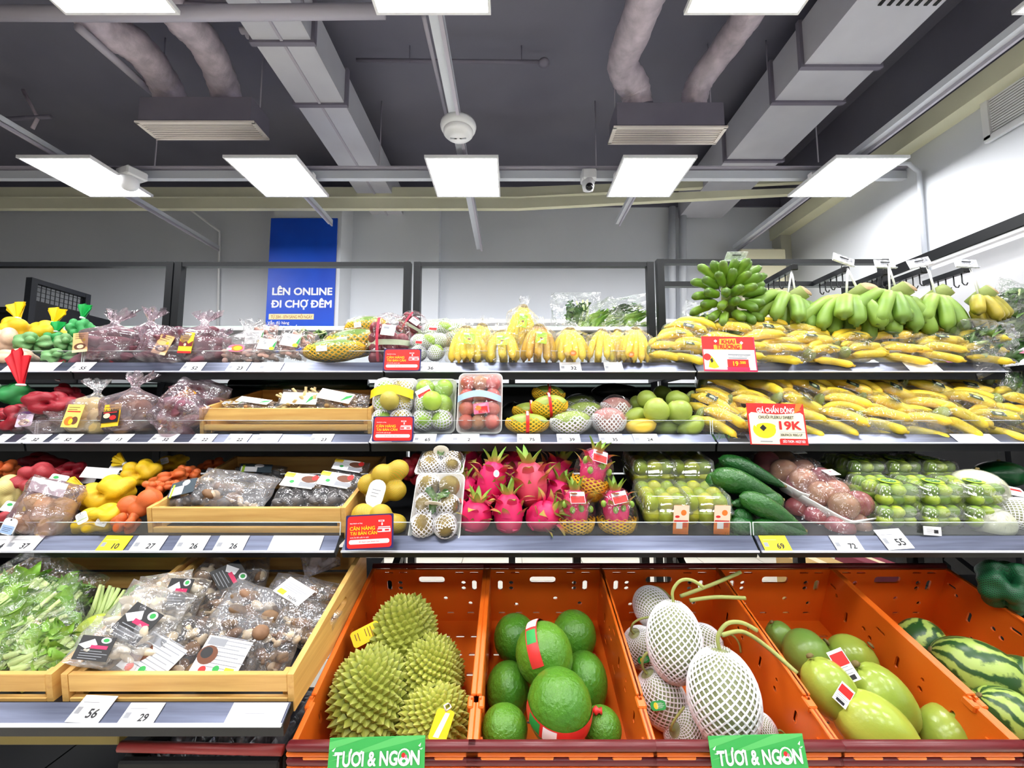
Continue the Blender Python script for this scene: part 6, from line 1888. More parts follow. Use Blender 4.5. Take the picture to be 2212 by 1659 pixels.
# clamshells of guava
G = 'clear boxes of yellow green fruit'
YG = [MB().add(ball(.0255, .0255, .023, 16, 11, lambda th, v: 1 + .03 * np.sin(8 * th))).mesh('mandarin', skin('yellow_green_mandarin', (206, 200, 40), (160, 184, 40), .35, 7, .3, 150)), MB().add(ball(.025, .025, .0225, 16, 11)).mesh('mandarin', skin('green_mandarin', (140, 170, 40), (170, 184, 44), .35, 7, .3, 150))]
OLB = card(.042, .086, I_ORG, [('r', 0, .5, 1.0, .5, mat('pale_orange_print', (248, 226, 200), .5)), ('e', .3, .55, .36, .18, I_ORG), ('e', -.5, .3, .3, .08, I_RED), ('r', -.2, -.25, .4, .2, M_PAPER), ('r', .5, -.2, .3, .16, mat('deep_orange', (220, 84, 30), .5)), ('r', 0, .02, .9, .06, I_RED)], rnd_=.12)
cbx = clamshell(5, YG, .0255, .135, .18, .092, (3, 3), (OLB, TR(.030, -.098, .034) @ RT(4, 0, 0), 'orange and cream printed label'), 2, 'mandarin')
cbn = clamshell(6, YG, .0255, .135, .18, .092, (3, 3), None, 2, 'mandarin')
sit(cbx, 3, 1424, 1.43, 96, 'clear fruit box with an orange label beside the yellow foam nets', 72, (10, 0, -4), 0, G)
sit(cbx, 3, 1510, 1.43, 96, 'clear fruit box with an orange label beside the avocados', 72, (10, 0, -8), 0, G)
sit(cbn, 3, 1400, 1.63, 90, 'clear fruit box behind, nearer the tall foam net stack', 66, (10, 0, -2), .05, G)
sit(cbn, 3, 1480, 1.63, 90, 'clear fruit box behind, with a shadowed lid by the avocados', 66, (10, 0, -6), .05, G)
# avocados
G = 'glossy green avocados on the third tier'
def avo_fn(th, V): return 1 - .46 * np.clip((V - .42) / .58, 0, 1) ** 1.1
AV = Spec('avocado', 'avocado', .20, .075)
AV.p('body', MB().add(ball(.038, .036, .098, 22, 18, None)).mesh('body', M_AVO), RT(0, 90, 0))
def avocado():
    s = Spec('avocado', 'avocado', .2, .078)
    def fn(U, V):
        th = U * 2 * np.pi
        x = (V - .5) * .2
        r = .039 * np.sqrt(np.clip(1 - np.abs((V - .34) / np.where(V < .34, .34, .665)) ** 2.2, 0, 1)) * (1 - .32 * np.clip((V - .35) / .5, 0, 1))
        bend = -.035 * np.clip(V - .3, 0, 1) ** 1.5
        return x, r * np.cos(th), r * np.sin(th) + bend + .008
    v, f, t, st = surf(fn, 22, 20, True)
    s.p('body', MB().add((v, f)).mesh('body', M_AVO))
    s.p('stem', MB().add(lathe([(.005, 0), (.006, .004), (.003, .006)], 8)).mesh('stem', M_PED), TR(.098, 0, -.010) @ RT(0, 90, 0))
    return s
AV = avocado()
for (px, py, w, h, Y, rot, l) in (
        (1612, 1052, 150, 56, 1.42, (0, 14, -10), 'glossy avocado with a long neck, in the middle of the pile'), (1622, 1019, 140, 40, 1.5, (0, 20, -14), 'avocado lying just above the middle one'), (1612, 1008, 60, 40, 1.6, (0, 0, 40), 'shadowed avocado at the top of the pile'),
        (1635, 1085, 120, 50, 1.40, (0, 170, 8), 'avocado with its fat end toward the passion fruit'), (1668, 1108, 150, 50, 1.345, (0, 24, -6), 'long avocado reaching down to the shelf front'), (1548, 1048, 70, 50, 1.48, (0, 0, 50), 'dark avocado at the pile side near the clear boxes'),
        (1570, 1096, 90, 44, 1.42, (0, 10, 30), 'dark avocado below the middle one beside the boxes'), (1612, 1122, 70, 40, 1.37, (0, 0, 20), 'small part of an avocado under the long one'), (1625, 1146, 110, 42, 1.33, (0, 8, 0), 'avocado lying behind the clear guard at the gap'), (1690, 1148, 130, 42, 1.335, (0, 6, -4), 'avocado lying behind the clear guard above the yellow price tag'), (1560, 1020, 60, 40, 1.6, (0, 0, 60), 'avocado in deep shade behind the pile')):
    put(AV, px, py, Y, w, l, h, rot, G)
# passion fruit trays
G = 'passion fruit trays on the third tier'
WL = card(.05, .028, M_PAPER, [('e', 0, .2, .14, .24, I_MAG), ('l', 0, -.5, .7, .3, M_GREY)])
pt = fruit_tray(7, .98, 2, 3, .036, [M_PASS, M_PASS, M_PASSP], False, (WL, TR(.035, .03, .083) @ RT(-84, 0, 0)), w=.15, l=.22, fname='passion_fruit', mixed=0)
pt2 = fruit_tray(8, .98, 2, 3, .036, [M_PASSP, M_PASS], False, None, w=.15, l=.22, fname='passion_fruit', mixed=0)
def lay(spec, px, py, Y, w, label, group, rx, rz, ry=0):
    k = mpp(py, Y); s = w * k / spec.w
    return spec.make(Matrix.Translation(P(px, py, Y)) @ RT(rx, ry, rz) @ SCL(s), label, group)
lay(pt, 1780, 1088, 1.46, 112, 'white foam tray of brown passion fruit with a white label on top', G, 22, 22)
lay(pt2, 1780, 1142, 1.44, 110, 'lower passion fruit tray behind the price guard', G, 12, 18)
lay(pt, 1705, 1040, 1.58, 110, 'shadowed passion fruit tray behind the avocados', G, 20, 16)
# limes
G = 'clear boxes of limes on the third tier'
LM = [MB().add(ball(.0222, .0222, .025, 13, 9)).mesh('lime', M_LIME), MB().add(ball(.0222, .0222, .024, 13, 9)).mesh('lime', M_LIMED)]
LLB = card(.06, .05, I_LIME, [('e', 0, 0, .75, .7, mat('deep_green_print', (50, 110, 40), .5)), ('t', 0, 0, .3, .28, mat('pale_green_print', (190, 210, 160), .5), 'TƯƠI')], rnd_=.45)
lb = clamshell(9, LM, .0222, .14, .17, .080, (3, 3), (LLB, TR(0, -.02, .0825) @ RT(-86, 0, 0), 'oval lime green label'), 2, 'lime')
lbn = clamshell(10, LM, .0222, .14, .17, .078, (3, 3), None, 2, 'lime')
for row, (Y, lift, py) in enumerate(((1.41, .0, 0), (1.43, .062, 0), (1.62, .075, 0))):
    for i, px in enumerate(((1900, 1990, 2080), (1905, 1998, 2085), (1842, 1918, 1990))[row]):
        l = (['lower clear lime box under the label box, ', 'upper clear lime box with an oval label, ', 'shadowed lime box with oval label in the back row, '][row]) + ['nearest the passion fruit', 'in the middle', 'nearest the white melons'][i]
        sit(lb if row else lbn, 3, px, Y, 92 if row < 2 else 80, l, 46, (10, 0, 6 + 4 * i), lift, G)
lt = Spec('price_label', 'label', .04, .024).p('price_label', card(.04, .022, M_PAPER, [('r', .4, -.1, .25, .4, M_INK), ('l', -.2, 0, .5, .6, M_GREY)]))
put(lt, 2014, 1147, 1.29, 38, 'small white barcode label stuck inside the guard by the limes', 20, (-4, 4, 0))
# melons at the end of the tier
MW = Spec('white_melon', 'melon', .15, .15); MW.p('body', MB().add(ball(.072, .072, .07, 26, 16)).mesh('body', M_MELW)); MW.p('cling_film', MB().add(ball(.0735, .0735, .0715, 26, 16, lambda th, v: 1 + .012 * np.sin(9 * th + 20 * v))).mesh('cling_film', WRAP), label='clear cling film'); MW.p('stem', MB().add(lathe([(.006, 0), (.004, .008)], 8)).mesh('stem', M_PED), TR(0, 0, .07))
put(MW, 2108, 1058, 1.46, 108, 'round pale melon sitting on top by the shelf end', 92, (0, 10, 0), 'pale melons')
put(MW, 2140, 1132, 1.36, 85, 'pale melon behind the guard next to the limes', 74, (0, -20, 0), 'pale melons')
MG = Spec('green_melon', 'melon', .15, .15); MG.p('body', MB().add(ball(.074, .074, .068, 26, 16)).mesh('body', M_MELG)); MG.p('stem', MB().add(lathe([(.006, 0), (.004, .008)], 8)).mesh('stem', M_PED), TR(0, 0, .067))
put(MG, 2160, 1024, 1.64, 95, 'dark green melon in the shade at the shelf end', 62, (0, 0, 0))
put(NM, 2195, 1112, 1.38, 70, 'netted melon beside the pale melon at the picture edge', 90, (0, 60, 0))
RTG = Spec('header_card', 'card', .1, .04).p('header_card', card(.1, .04, M_PAPER, [('r', 0, .3, .8, .2, I_RED), ('l', 0, -.3, .7, .3, M_GREY)]))
put(RTG, 2185, 1060, 1.46, 62, 'white and red card lying beside the top pale melon', 30, (-50, 12, 0))
put(RTG, 2050, 1018, 1.62, 60, 'pale brown card in the shade behind the top pale melon', 26, (-60, 12, 0))

# ------------------------------------------------------------------ second tier
G = 'red net bags on the second tier'
rn = net_bag(51, N_REDD, blob(15, 12, .05, .034, .034, .022), w=.16, h=.13, name='red_net_bag')
rnf = net_bag(52, N_REDD, blob(16, 12, .05, .034, .034, .023), (.06, .16), w=.165, h=.14, name='red_net_bag', fan_at=(-.035, -.05, .045), fan_rot=-14, fanm=F_RED)
put(rnf, 108, 872, 1.55, 135, 'red net bag with a tall bright red gathered end over the shelf lip', 74, (0, 8, 0), G)
put(rn, 25, 905, 1.55, 105, 'red net bag low at the picture edge', 82, (0, 0, 0), G)
put(rnf, 150, 850, 1.72, 80, 'red net bag in shade with its gathered end behind the potato bag', 44, (0, 30, 0), G)
gdn = net_bag(53, N_GRN, blob(17, 7, .04, .03, .03, .032), (.05, .04), w=.15, h=.13, name='green_net_bag', fan_at=(-.03, -.03, .03), fan_rot=-70, fanm=F_GRN)
put(gdn, 32, 850, 1.68, 85, 'dark green net bag behind the red nets', 62, (0, 0, 0))
PLB = card(.05, .07, mat('pale_violet_label', (226, 204, 226), .5), [('r', 0, .85, 1, .2, I_PUR), ('l', 0, .3, .7, .4, M_GREY), ('e', 0, -.4, .7, .4, I_PALE), ('e', .3, -.5, .3, .2, I_BRN)], rnd_=.12)
YPL = card(.05, .088, mat('pale_yellow_label', (250, 222, 110), .5), [('l', 0, .65, .8, .2, I_BRN), ('r', 0, .38, .8, .05, I_RED), ('e', -.2, -.45, .6, .4, I_ORG), ('e', .4, -.4, .4, .35, I_BRN), ('e', .0, -.5, .25, .25, I_YEL)])
TNL = card(.05, .098, mat('yellow_label', (246, 200, 30), .5), [('t', 0, .46, .5, .075, M_INK, 'TÀ NUNG', .02), ('l', 0, .75, .8, .12, I_BRN), ('r', 0, -.15, 1, .5, I_BLK), ('e', -.35, -.05, .4, .22, I_PALE), ('e', .4, -.25, .4, .2, I_RED), ('r', 0, .22, .8, .04, I_RED)], bend=.05)
OL = card(.04, .075, mat('orange_label', (250, 170, 40), .5), [('r', 0, .5, .5, .3, I_YEL), ('e', .0, -.4, .7, .35, I_RED), ('e', .3, -.5, .3, .16, I_PALE), ('l', 0, .75, .6, .1, I_BRN)])
G = 'root vegetable bags on the second tier'
ba = root_bag(61, TA, 'taro', .15, .1, .12, 7, FILM_P, (PLB, TR(-.02, -.062, .062) @ RT(-12, -8, 0), 'pale violet label'), False)
bb = root_bag(62, PO, 'potato', .14, .1, .16, 8, FILM_M, (YPL, TR(0, -.064, .062) @ RT(-6, 0, 0), 'pale yellow label'))
bc = root_bag(63, TA, 'taro', .16, .11, .2, 11, FILM_P, (TNL, TR(-.01, -.070, .072) @ RT(-8, -4, 0), 'yellow and black label'))
bd = root_bag(64, SW, 'sweet_potato', .15, .1, .16, 8, FILM_P, None, False)
be = root_bag(65, SW, 'sweet_potato', .13, .1, .14, 7, FILM_P, (OL, TR(-.012, -.06, .06) @ RT(-6, 14, 0), 'orange label'), False)
sit(ba, 2, 103, 1.57, 102, 'taro bag with a pale violet label beside the red nets', 66, (-4, 0, 0), 0, G)
sit(bb, 2, 190, 1.57, 96, 'tied potato bag with a pale yellow label', 104, (-6, 2, 0), 0, G)
sit(bc, 2, 280, 1.57, 112, 'largest tied root bag with a yellow and black label', 118, (-6, -3, 0), 0, G)
put(bd, 358, 925, 1.55, 80, 'unlabelled purple root bag tipped over toward the wooden crate', 105, (0, 40, 0), G)
put(be, 415, 896, 1.68, 90, 'purple root bag with an orange label leaning behind', 92, (-4, 22, 0), G)
sit(root_bag(66, TA, 'taro', .12, .1, .14, 5, FILM, None, False), 2, 388, 1.8, 80, 'grey root bag in shade behind the tipped bag', 74, (0, 10, 0), .02, G)
sit(root_bag(67, TA, 'taro', .12, .1, .14, 5, FILM, None, False), 2, 236, 1.8, 55, 'dark root bag hidden between the two tied bags', 60, (0, 0, 0), .02, G)
# wooden crate on tier 2
q0, q1 = P(430, 881, 1.545), P(802, 881, 1.545)
WC2 = wood_crate('', q1.x - q0.x, .38, .095, .14, handle=False)
place_crate(WC2, 2, q0.x, q1.x, 1.545, 882, 8, 'slatted wooden crate of small dry packs on the second tier', .095)
GWL = card(.09, .05, M_PAPER, [('l', -.2, .1, .7, .5, M_GREY), ('p', 0, 0, 1, 1, I_GRN, [(.4, -.9), (.9, .2), (.95, .8), (.6, .3)])])
G = 'small dry packs in the second tier crate'
NOOD = [MB().add(tube([(-.04, 0, 0), (0, .004, .002), (.04, 0, 0)], .004, 6)).mesh('dried_strip', mat('dry_straw', (222, 196, 140), .7))]
SEED = [MB().add(ball(.012, .010, .008, 8, 6)).mesh('dried_seed', mat('seed_tan', (190, 150, 96), .7, vary=.15))]
dp1 = pouch(71, NOOD, 'dried_strip', .13, .10, .04, 26, FILM, (GWL, TR(.0, -.026, -.005) @ RT(0, -4, 0)), 'dry_food_pack', 'food pack', .7)
dp2 = pouch(72, SEED, 'dried_seed', .13, .10, .04, 30, FILM, (GWL, TR(-.02, -.026, .0) @ RT(0, 6, 0)), 'dry_food_pack', 'food pack', .7)
put(dp1, 655, 868, 1.62, 108, 'dry food pack of straw strips standing highest in the crate', 58, (-30, 4, 0), G)
put(dp2, 745, 868, 1.62, 105, 'dry food pack of brown seeds near the fruit trays', 52, (-34, 8, 0), G)
put(dp2, 568, 878, 1.62, 100, 'low dry food pack with white and green label in the crate', 34, (-50, 6, 0), G)
put(dp1, 510, 878, 1.66, 70, 'flat silvery food pack nearest the purple bags', 24, (-60, 0, 0), G)
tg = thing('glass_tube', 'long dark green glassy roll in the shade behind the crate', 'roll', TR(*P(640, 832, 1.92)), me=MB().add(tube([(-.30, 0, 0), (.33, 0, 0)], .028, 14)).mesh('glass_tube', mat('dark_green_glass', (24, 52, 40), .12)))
# fruit trays
G = 'upright fruit trays on the second tier'
BW = .15
def ribbon(z, m, w=.03, y=.055):
    return (MB().add(surf(lambda u, v: ((u * 2 - 1) * .072, z + (v - .5) * w + .006 * np.cos(3 * (u * 2 - 1)), y + .030 * (1 - (u * 2 - 1) ** 4)), 20, 3)).mesh('band', m), None)
M_PEAR = skin('pear_skin', (196, 178, 76), (170, 156, 64), .45, 7, .2)
tp = fruit_tray(11, 1.12, 2, 3, .032, [M_PEAR, M_GUAV], True, None, ribbon(.03, I_YEL, .03), w=.15, l=.19, fname='pear')
tg_ = fruit_tray(12, 1.15, 2, 3, .033, [M_GUAV], True, (card(.05, .03, M_PAPER, [('r', 0, -.4, .9, .4, I_RED), ('l', 0, .4, .7, .3, M_GREY)]), TR(-.03, .03, .075) @ RT(-80, 0, 30)), None, w=.15, l=.2, fname='guava')
M_PLUM = skin('pink_plum_skin', (214, 130, 120), (190, 80, 84), .35, 8, .1)
tm = fruit_tray(13, 1.0, 3, 4, .026, [M_PLUM, skin('red_plum_skin', (190, 70, 60), (214, 130, 110), .3, 8, .1), skin('brown_plum', (190, 140, 100), (170, 110, 90), .4, 8)], False,
                (card(.05, .034, I_PINK, [('r', .2, -.3, .6, .6, I_RED), ('e', -.4, .1, .4, .5, I_ORG), ('l', .3, .6, .6, .2, M_PAPER)]), TR(.01, -.03, .062) @ RT(-86, 0, 8)), ribbon(.012, I_LBL, .022, .040), w=.15, l=.21, fname='plum', mixed=0)
lay(tp, 855, 878, 1.62, 94, 'upright foam tray of pears with a yellow band', G, 76, -1)
lay(tg_, 940, 880, 1.63, 92, 'upright foam tray of green guavas in white nets', G, 74, 2)
lay(tm, 1038, 874, 1.60, 96, 'tallest upright tray of pink plums with a pale blue band', G, 76, -2)
# netted mangoes and papayas
MY = mango_net(M_MANG, M_FOAMY); MWt = mango_net(M_MANG, M_FOAMW, band=False); MPk = mango_net(M_PINKM, M_FOAMW, band=False)
for s_ in (MWt, MPk): s_.p('cling_film', MB().add(ball(.047, .046, .068, 22, 14, wob(3)), mx=RT(0, 90, 0)).mesh('cling_film', WRAP), label='clear cling film')
G = 'mangoes in foam nets on the second tier'
put(MY, 1139, 914, 1.56, 98, 'mango in yellow net at the front with a red white band', 48, (0, 0, 0), G)
put(MY, 1187, 876, 1.60, 82, 'mango in yellow net stacked on top with a vertical band', 52, (0, -6, 0), G)
put(MY, 1147, 888, 1.68, 84, 'mango in yellow net half hidden behind the front one', 44, (0, 0, 0), G)
put(MY, 1185, 850, 1.74, 74, 'shadowed mango in yellow net behind the top one', 40, (0, 4, 0), G)
put(MWt, 1232, 912, 1.56, 94, 'green mango in white net at the shelf front', 54, (0, -6, 0), G)
put(MWt, 1262, 890, 1.68, 84, 'green mango in white net behind the front one', 50, (0, -6, 0), G)
put(MWt, 1250, 872, 1.8, 70, 'dark shaded mango in white net furthest behind', 40, (0, -6, 0), G)
put(MPk, 1315, 908, 1.56, 76, 'pink mango in white net at the shelf front', 62, (0, 0, 0), G)
put(MPk, 1330, 882, 1.68, 70, 'pink mango in white net behind the front pink one', 54, (0, 0, 0), G)
# loose mangoes
G = 'loose green mangoes on the second tier'
LMG = fruit('mango', 'mango', .045, .052, M_MANG, mango_fn, .006); LMY = fruit('mango', 'mango', .045, .052, M_MANY, mango_fn, .006)
for (sp, px, py, w, h, Y, rot, l) in ((LMG, 1417, 886, 56, 54, 1.56, (0, 30, 0), 'round green mango on top of the front pile'), (LMG, 1466, 890, 54, 52, 1.56, (0, -25, 0), 'green mango on top beside the banana pile'), (LMG, 1398, 864, 48, 40, 1.66, (0, 40, 0), 'green mango behind the front pile, nearer the pink mangoes'),
                             (LMG, 1462, 864, 50, 40, 1.66, (0, 10, 0), 'green mango behind the front pile, nearer the bananas'), (LMY, 1384, 921, 36, 68, 1.56, (0, 84, 0), 'yellow mango lying on its side at the shelf front'), (LMG, 1372, 900, 40, 50, 1.64, (0, 60, 0), 'green mango lying above the yellow one'),
                             (LMG, 1492, 920, 42, 62, 1.56, (0, 60, 0), 'pale green mango at the shelf end next to the bananas'), (LMG, 1440, 922, 40, 64, 1.60, (0, 80, 0), 'green mango lying in the shade under the pile'), (LMG, 1375, 872, 34, 34, 1.74, (0, 0, 0), 'small dark mango at the back of the pile'), (LMG, 1430, 850, 40, 34, 1.8, (0, 0, 0), 'dark mango in the shade at the very back')):
    put(sp, px, py, Y, w, l, h, rot, G)
# dark plastic sacks in the shade behind
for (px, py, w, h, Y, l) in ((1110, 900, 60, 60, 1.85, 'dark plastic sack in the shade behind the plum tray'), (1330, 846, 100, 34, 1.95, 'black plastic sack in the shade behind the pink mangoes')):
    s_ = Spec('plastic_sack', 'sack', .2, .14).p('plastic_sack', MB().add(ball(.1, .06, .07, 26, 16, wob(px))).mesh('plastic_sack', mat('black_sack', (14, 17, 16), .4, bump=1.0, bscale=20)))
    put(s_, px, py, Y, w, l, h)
# wrapped banana packs, tier 2
rnd = random.Random(12)
def pack_row(tier, Y, py, xs, lab, w, rz=-16, ry=14, h=None):
    for i, px in enumerate(xs):
        l = lab % ORD[i]
        put(PACKS[rnd.randrange(4)], px + rnd.uniform(-7, 7), py + rnd.uniform(-4, 4), Y + rnd.uniform(-.01, .01), w, l, h, (rnd.uniform(-10, 10), ry + rnd.uniform(-10, 10), rz + rnd.uniform(-26, 26)), 'wrapped yellow banana packs', 1.0)
pack_row(2, 1.58, 922, [1560 + i * 84 for i in range(9)], 'yellow banana pack in the bottom row of the second tier, %s from the mangoes', 118, -16, 18)
pack_row(2, 1.64, 890, [1535 + i * 92 for i in range(8)], 'yellow banana pack in the middle row of the second tier, %s from the mangoes', 122, -20, 24)
pack_row(2, 1.72, 860, [1560 + i * 88 for i in range(8)], 'yellow banana pack in the top row of the second tier, %s from the mangoes', 122, -24, 26)
pack_row(2, 1.84, 842, [1560 + i * 82 for i in range(7)], 'shaded banana pack at the back of the second tier, %s from the mangoes', 110, -10, 10)

# ------------------------------------------------------------------ top tier
G = 'yellow and green net bags on the top tier'
ny = net_bag(81, N_YEL, blob(21, 8, .045, .03, .025, .028), (.09, .075), w=.16, h=.11, name='yellow_net_bag', fan_at=(0, 0, .035), fan_rot=-8, fanm=F_YEL)
ng = net_bag(82, N_GRL, blob(22, 16, .055, .034, .032, .018), w=.16, h=.11, name='green_net_bag')
ngf = net_bag(83, N_GRN, blob(23, 14, .046, .034, .03, .018), (.085, .065), w=.145, h=.11, name='green_net_bag', fan_at=(.0, 0, .04), fan_rot=4, fanm=F_GRN)
np_ = net_bag(84, N_PCH, blob(24, 9, .05, .03, .025, .027), w=.16, h=.11, name='pale_net_bag')
put(ny, 38, 712, 1.82, 92, 'yellow net bag with a large gathered end at the picture edge', 62, (0, -6, 0), G)
put(ny, 108, 718, 1.82, 88, 'yellow net bag with a gathered end beside the green top', 56, (0, 18, 0), G)
put(ngf, 174, 712, 1.80, 62, 'green net bag with a fanned green end standing highest', 60, (0, 3, 0), G)
put(ng, 74, 742, 1.74, 92, 'green net bag with a pale label in the middle', 54, (0, 0, 0), G)
put(ngf, 120, 735, 1.78, 70, 'green net bag squeezed behind the lime bag', 44, (0, 0, 0), G)
put(ng, 148, 742, 1.73, 62, 'green net bag of round limes next to the purple bags', 48, (0, 0, 0), G)
put(ng, 130, 772, 1.69, 90, 'green net bag low behind the guard next to the purple bags', 42, (0, 0, 0), G)
put(np_, 30, 772, 1.69, 100, 'pale peach net bag low behind the guard at the picture edge', 42, (0, 0, 0), G)
put(np_, 8, 735, 1.76, 60, 'pale peach net bag above the low one', 60, (0, 0, 0), G)
CLB = card(.05, .09, mat('cream_orange_label', (246, 200, 130), .5), [('l', 0, .6, .7, .3, I_BRN), ('e', .5, .2, .2, .15, I_YEL), ('e', 0, -.45, .8, .35, I_BRN), ('e', .05, -.45, .45, .2, I_PALE), ('r', 0, -.9, 1, .14, I_PALE)])
YRL = card(.045, .092, mat('bright_yellow_label', (250, 216, 40), .5), [('l', 0, .55, .6, .3, I_BRN), ('p', 0, 0, 1, 1, mat('dark_red_print', (130, 24, 34), .5), [(-1, -.35), (1, -.35), (1, .2), (.4, -.1), (0, .15), (-.5, -.05), (-1, .2)]), ('e', -.1, -.2, .2, .14, I_PALE), ('r', 0, -.92, 1, .1, I_RED)])
PKL = card(.055, .036, I_PINK, [('e', .1, 0, .75, .85, I_ORG), ('e', .2, 0, .5, .6, I_YEL), ('r', -.8, -.2, .3, .3, M_PAPER)], rnd_=.45)
G = 'purple sweet potato bags on the top tier'
s1 = root_bag(91, SW, 'sweet_potato', .19, .12, .19, 12, FILM_P, (CLB, TR(-.05, -.066, .085) @ RT(-4, -8, 0), 'cream and orange label'), True)
s2 = root_bag(92, SW, 'sweet_potato', .17, .11, .17, 10, FILM_P, (CLB, TR(.02, -.064, .08) @ RT(-4, 10, 0), 'cream and orange label'), False)
s3 = root_bag(93, SW, 'sweet_potato', .16, .11, .18, 11, FILM_P, (YRL, TR(-.01, -.066, .08) @ RT(-3, 2, 0), 'yellow and dark red label'), True)
s4 = root_bag(94, SW, 'sweet_potato', .16, .11, .20, 10, FILM_P, None, True)
sit(s1, 1, 235, 1.72, 118, 'widest purple sweet potato bag with a cream and orange label', 106, (-4, 0, 0), 0, G)
sit(s4, 1, 315, 1.90, 84, 'tied purple sweet potato bag standing tallest behind', 104, (0, 2, 0), .02, G)
sit(s4, 1, 300, 1.80, 90, 'purple sweet potato bag with no label in the second row', 70, (0, -8, 0), .0, G)
sit(s2, 1, 360, 1.72, 104, 'purple sweet potato bag with a tilted cream label', 94, (-4, 6, 0), 0, G)
sit(s3, 1, 432, 1.72, 100, 'purple sweet potato bag with a yellow and dark red label', 104, (-4, 0, 0), 0, G)
sit(s4, 1, 475, 1.84, 60, 'tied purple sweet potato bag behind the yellow label bag', 70, (0, 0, 0), 0, G)
PEAN = [MB().add(ball(.010, .009, .016, 8, 6)).mesh('peanut', mat('peanut_pink', (214, 170, 156), .6, vary=.12))]
sn1 = root_bag(95, PEAN, 'peanut', .14, .09, .17, 12, FILM_M, (PKL, TR(0, -.060, .065) @ RT(-8, 0, 0), 'pink and orange oval label'), True, .012)
for i in range(26): sn1.p('peanut', PEAN[0], TR(-.05 + .02 * (i % 6), -.03 + .012 * (i % 4), .012 + .012 * (i // 6)) @ RT(40 * i, 70 * i, 0))
sit(sn1, 1, 528, 1.72, 88, 'peanut bag with a pink and orange oval label', 88, (-4, 0, 0), 0, 'peanut and snack bags')
WGL = card(.06, .05, M_PAPER, [('l', -.1, .2, .7, .5, M_GREY), ('p', 0, 0, 1, 1, I_GRN, [(.6, -1), (1, -1), (1, .9), (.8, .2)]), ('e', .7, -.7, .3, .3, I_YEL)])
sp1 = pouch(96, PEAN, 'peanut', .12, .12, .05, 30, FILM, (WGL, TR(0, -.03, .0)), 'snack_pack', 'snack pack', .8)
put(sp1, 585, 752, 1.70, 74, 'small nut pack with a white and green label beside the peanut bag', 62, (-20, 6, 0), 'peanut and snack bags')
put(sp1, 636, 744, 1.71, 76, 'small nut pack with a white and green label nearer the papayas', 72, (-20, 10, 0), 'peanut and snack bags')
put(sp1, 560, 735, 1.80, 76, 'tied nut pack standing behind the other two', 74, (-10, 0, 0), 'peanut and snack bags')
gl_ = greens(31, LVD, 5, 3, False, .06, .08, 'herb_sprig', 'herbs')
put(gl_, 660, 718, 1.95, 40, 'green herb sprig sticking up behind the nut packs', 34, (0, 30, 0))
put(gl_, 702, 722, 1.95, 40, 'green pointed pods behind the papayas', 36, (0, 60, 0))
# papayas in yellow nets
PN = papaya_net()
PN.p('cling_film', MB().add(ball(.052, .052, .105, 24, 16, wob(5)), mx=RT(0, 90, 0)).mesh('cling_film', WRAP), label='clear cling film')
G = 'papayas in yellow foam nets'
put(PN, 722, 757, 1.71, 136, 'papaya in yellow net at the shelf front with a small white label', 50, (0, -4, 0), G)
put(PN, 765, 741, 1.79, 130, 'papaya in yellow net behind the front one', 64, (0, -6, 0), G)
put(PN, 790, 706, 1.92, 90, 'papaya in yellow net stacked highest at the back', 46, (0, -8, 0), G)
# red fruit bags
G = 'net wrapped fruit packs on the top tier'
RB = [MB().add(ball(.026, nu=14, nv=10)).mesh('plum', M_GRAPE)]
rb = Spec('red_fruit_pack', 'fruit pack', .16, .19)
rr = random.Random(7)
for i in range(14): rb.p('plum', RB[0], TR(-.045 + .03 * (i % 4) + rr.uniform(-.004, .004), -.02 + .03 * (i % 2), -.065 + .036 * (i // 4)))
rb.p('wrap', MB().add(ball(.085, .06, .1, 28, 18, wob(7))).mesh('wrap', WRAP), label='clear cling film')
rb.p('band', MB().add(strap_mesh(.083, .02, None, 1.0, 0, 360, .06), mx=RT(90, 0, 0)).mesh('band', mat('pale_band', (214, 224, 190), .5)), TR(0, 0, -.01) @ SCL(1, .85, 1), label='pale paper band')
rb.p('label', card(.05, .042, M_PAPER, [('r', -.3, .4, .4, .2, M_GREY), ('l', 0, -.2, .7, .4, M_GREY)]), TR(.01, -.062, .03) @ RT(-18, 6, 0), label='white price label')
rb.p('net_strip', MB().add(surf(lambda u, v: (-.03 + (u - .5) * .010, -.062 + .02 * (v - .5) ** 2 * 4, (v - .5) * .16), 4, 14)).mesh('net_strip', netmat('pink_net', (236, 60, 90), (150, 30, 50), 8, 30, .24)), label='pink net strip')
put(rb, 843, 738, 1.74, 92, 'dark red fruit pack with a white label behind the weighing card', 112, (0, 0, 0), G)
put(rb, 893, 705, 1.86, 66, 'dark red fruit pack stacked behind with pink net', 58, (0, 30, 0), G)
gw = Spec('guava_pack', 'fruit pack', .16, .15)
gm = MB().add(ball(.035, .035, .04, 16, 11)).mesh('guava', M_GUAV); gn = foam_net(.037, .037, .043, 13, 16, M_FOAMW, .0025, .03, .66, .6)
for i, (x, y, z) in enumerate(((-.04, -.02, -.03), (.04, -.02, -.025), (.0, -.01, .03), (.05, .02, .04), (-.045, .02, .035))):
    gw.p('guava', gm, TR(x, y, z) @ RT(40 * (i % 3) - 30, 20, 0), sub=[('foam_net', gn, RT(-20, 14 * i, 0))])
gw.p('cling_film', MB().add(ball(.09, .062, .085, 26, 16, wob(9))).mesh('cling_film', WRAP), label='clear cling film')
gw.p('label', RWL, TR(-.03, -.064, .02) @ RT(-10, 4, 0) @ SCL(.6), label='small red and white label')
put(gw, 925, 752, 1.71, 74, 'green guava pack in white nets beside the weighing card', 66, (0, 0, 0), G)
put(gw, 958, 724, 1.83, 90, 'green guava pack in white nets behind the first banana bunch', 62, (0, 0, 0), G)
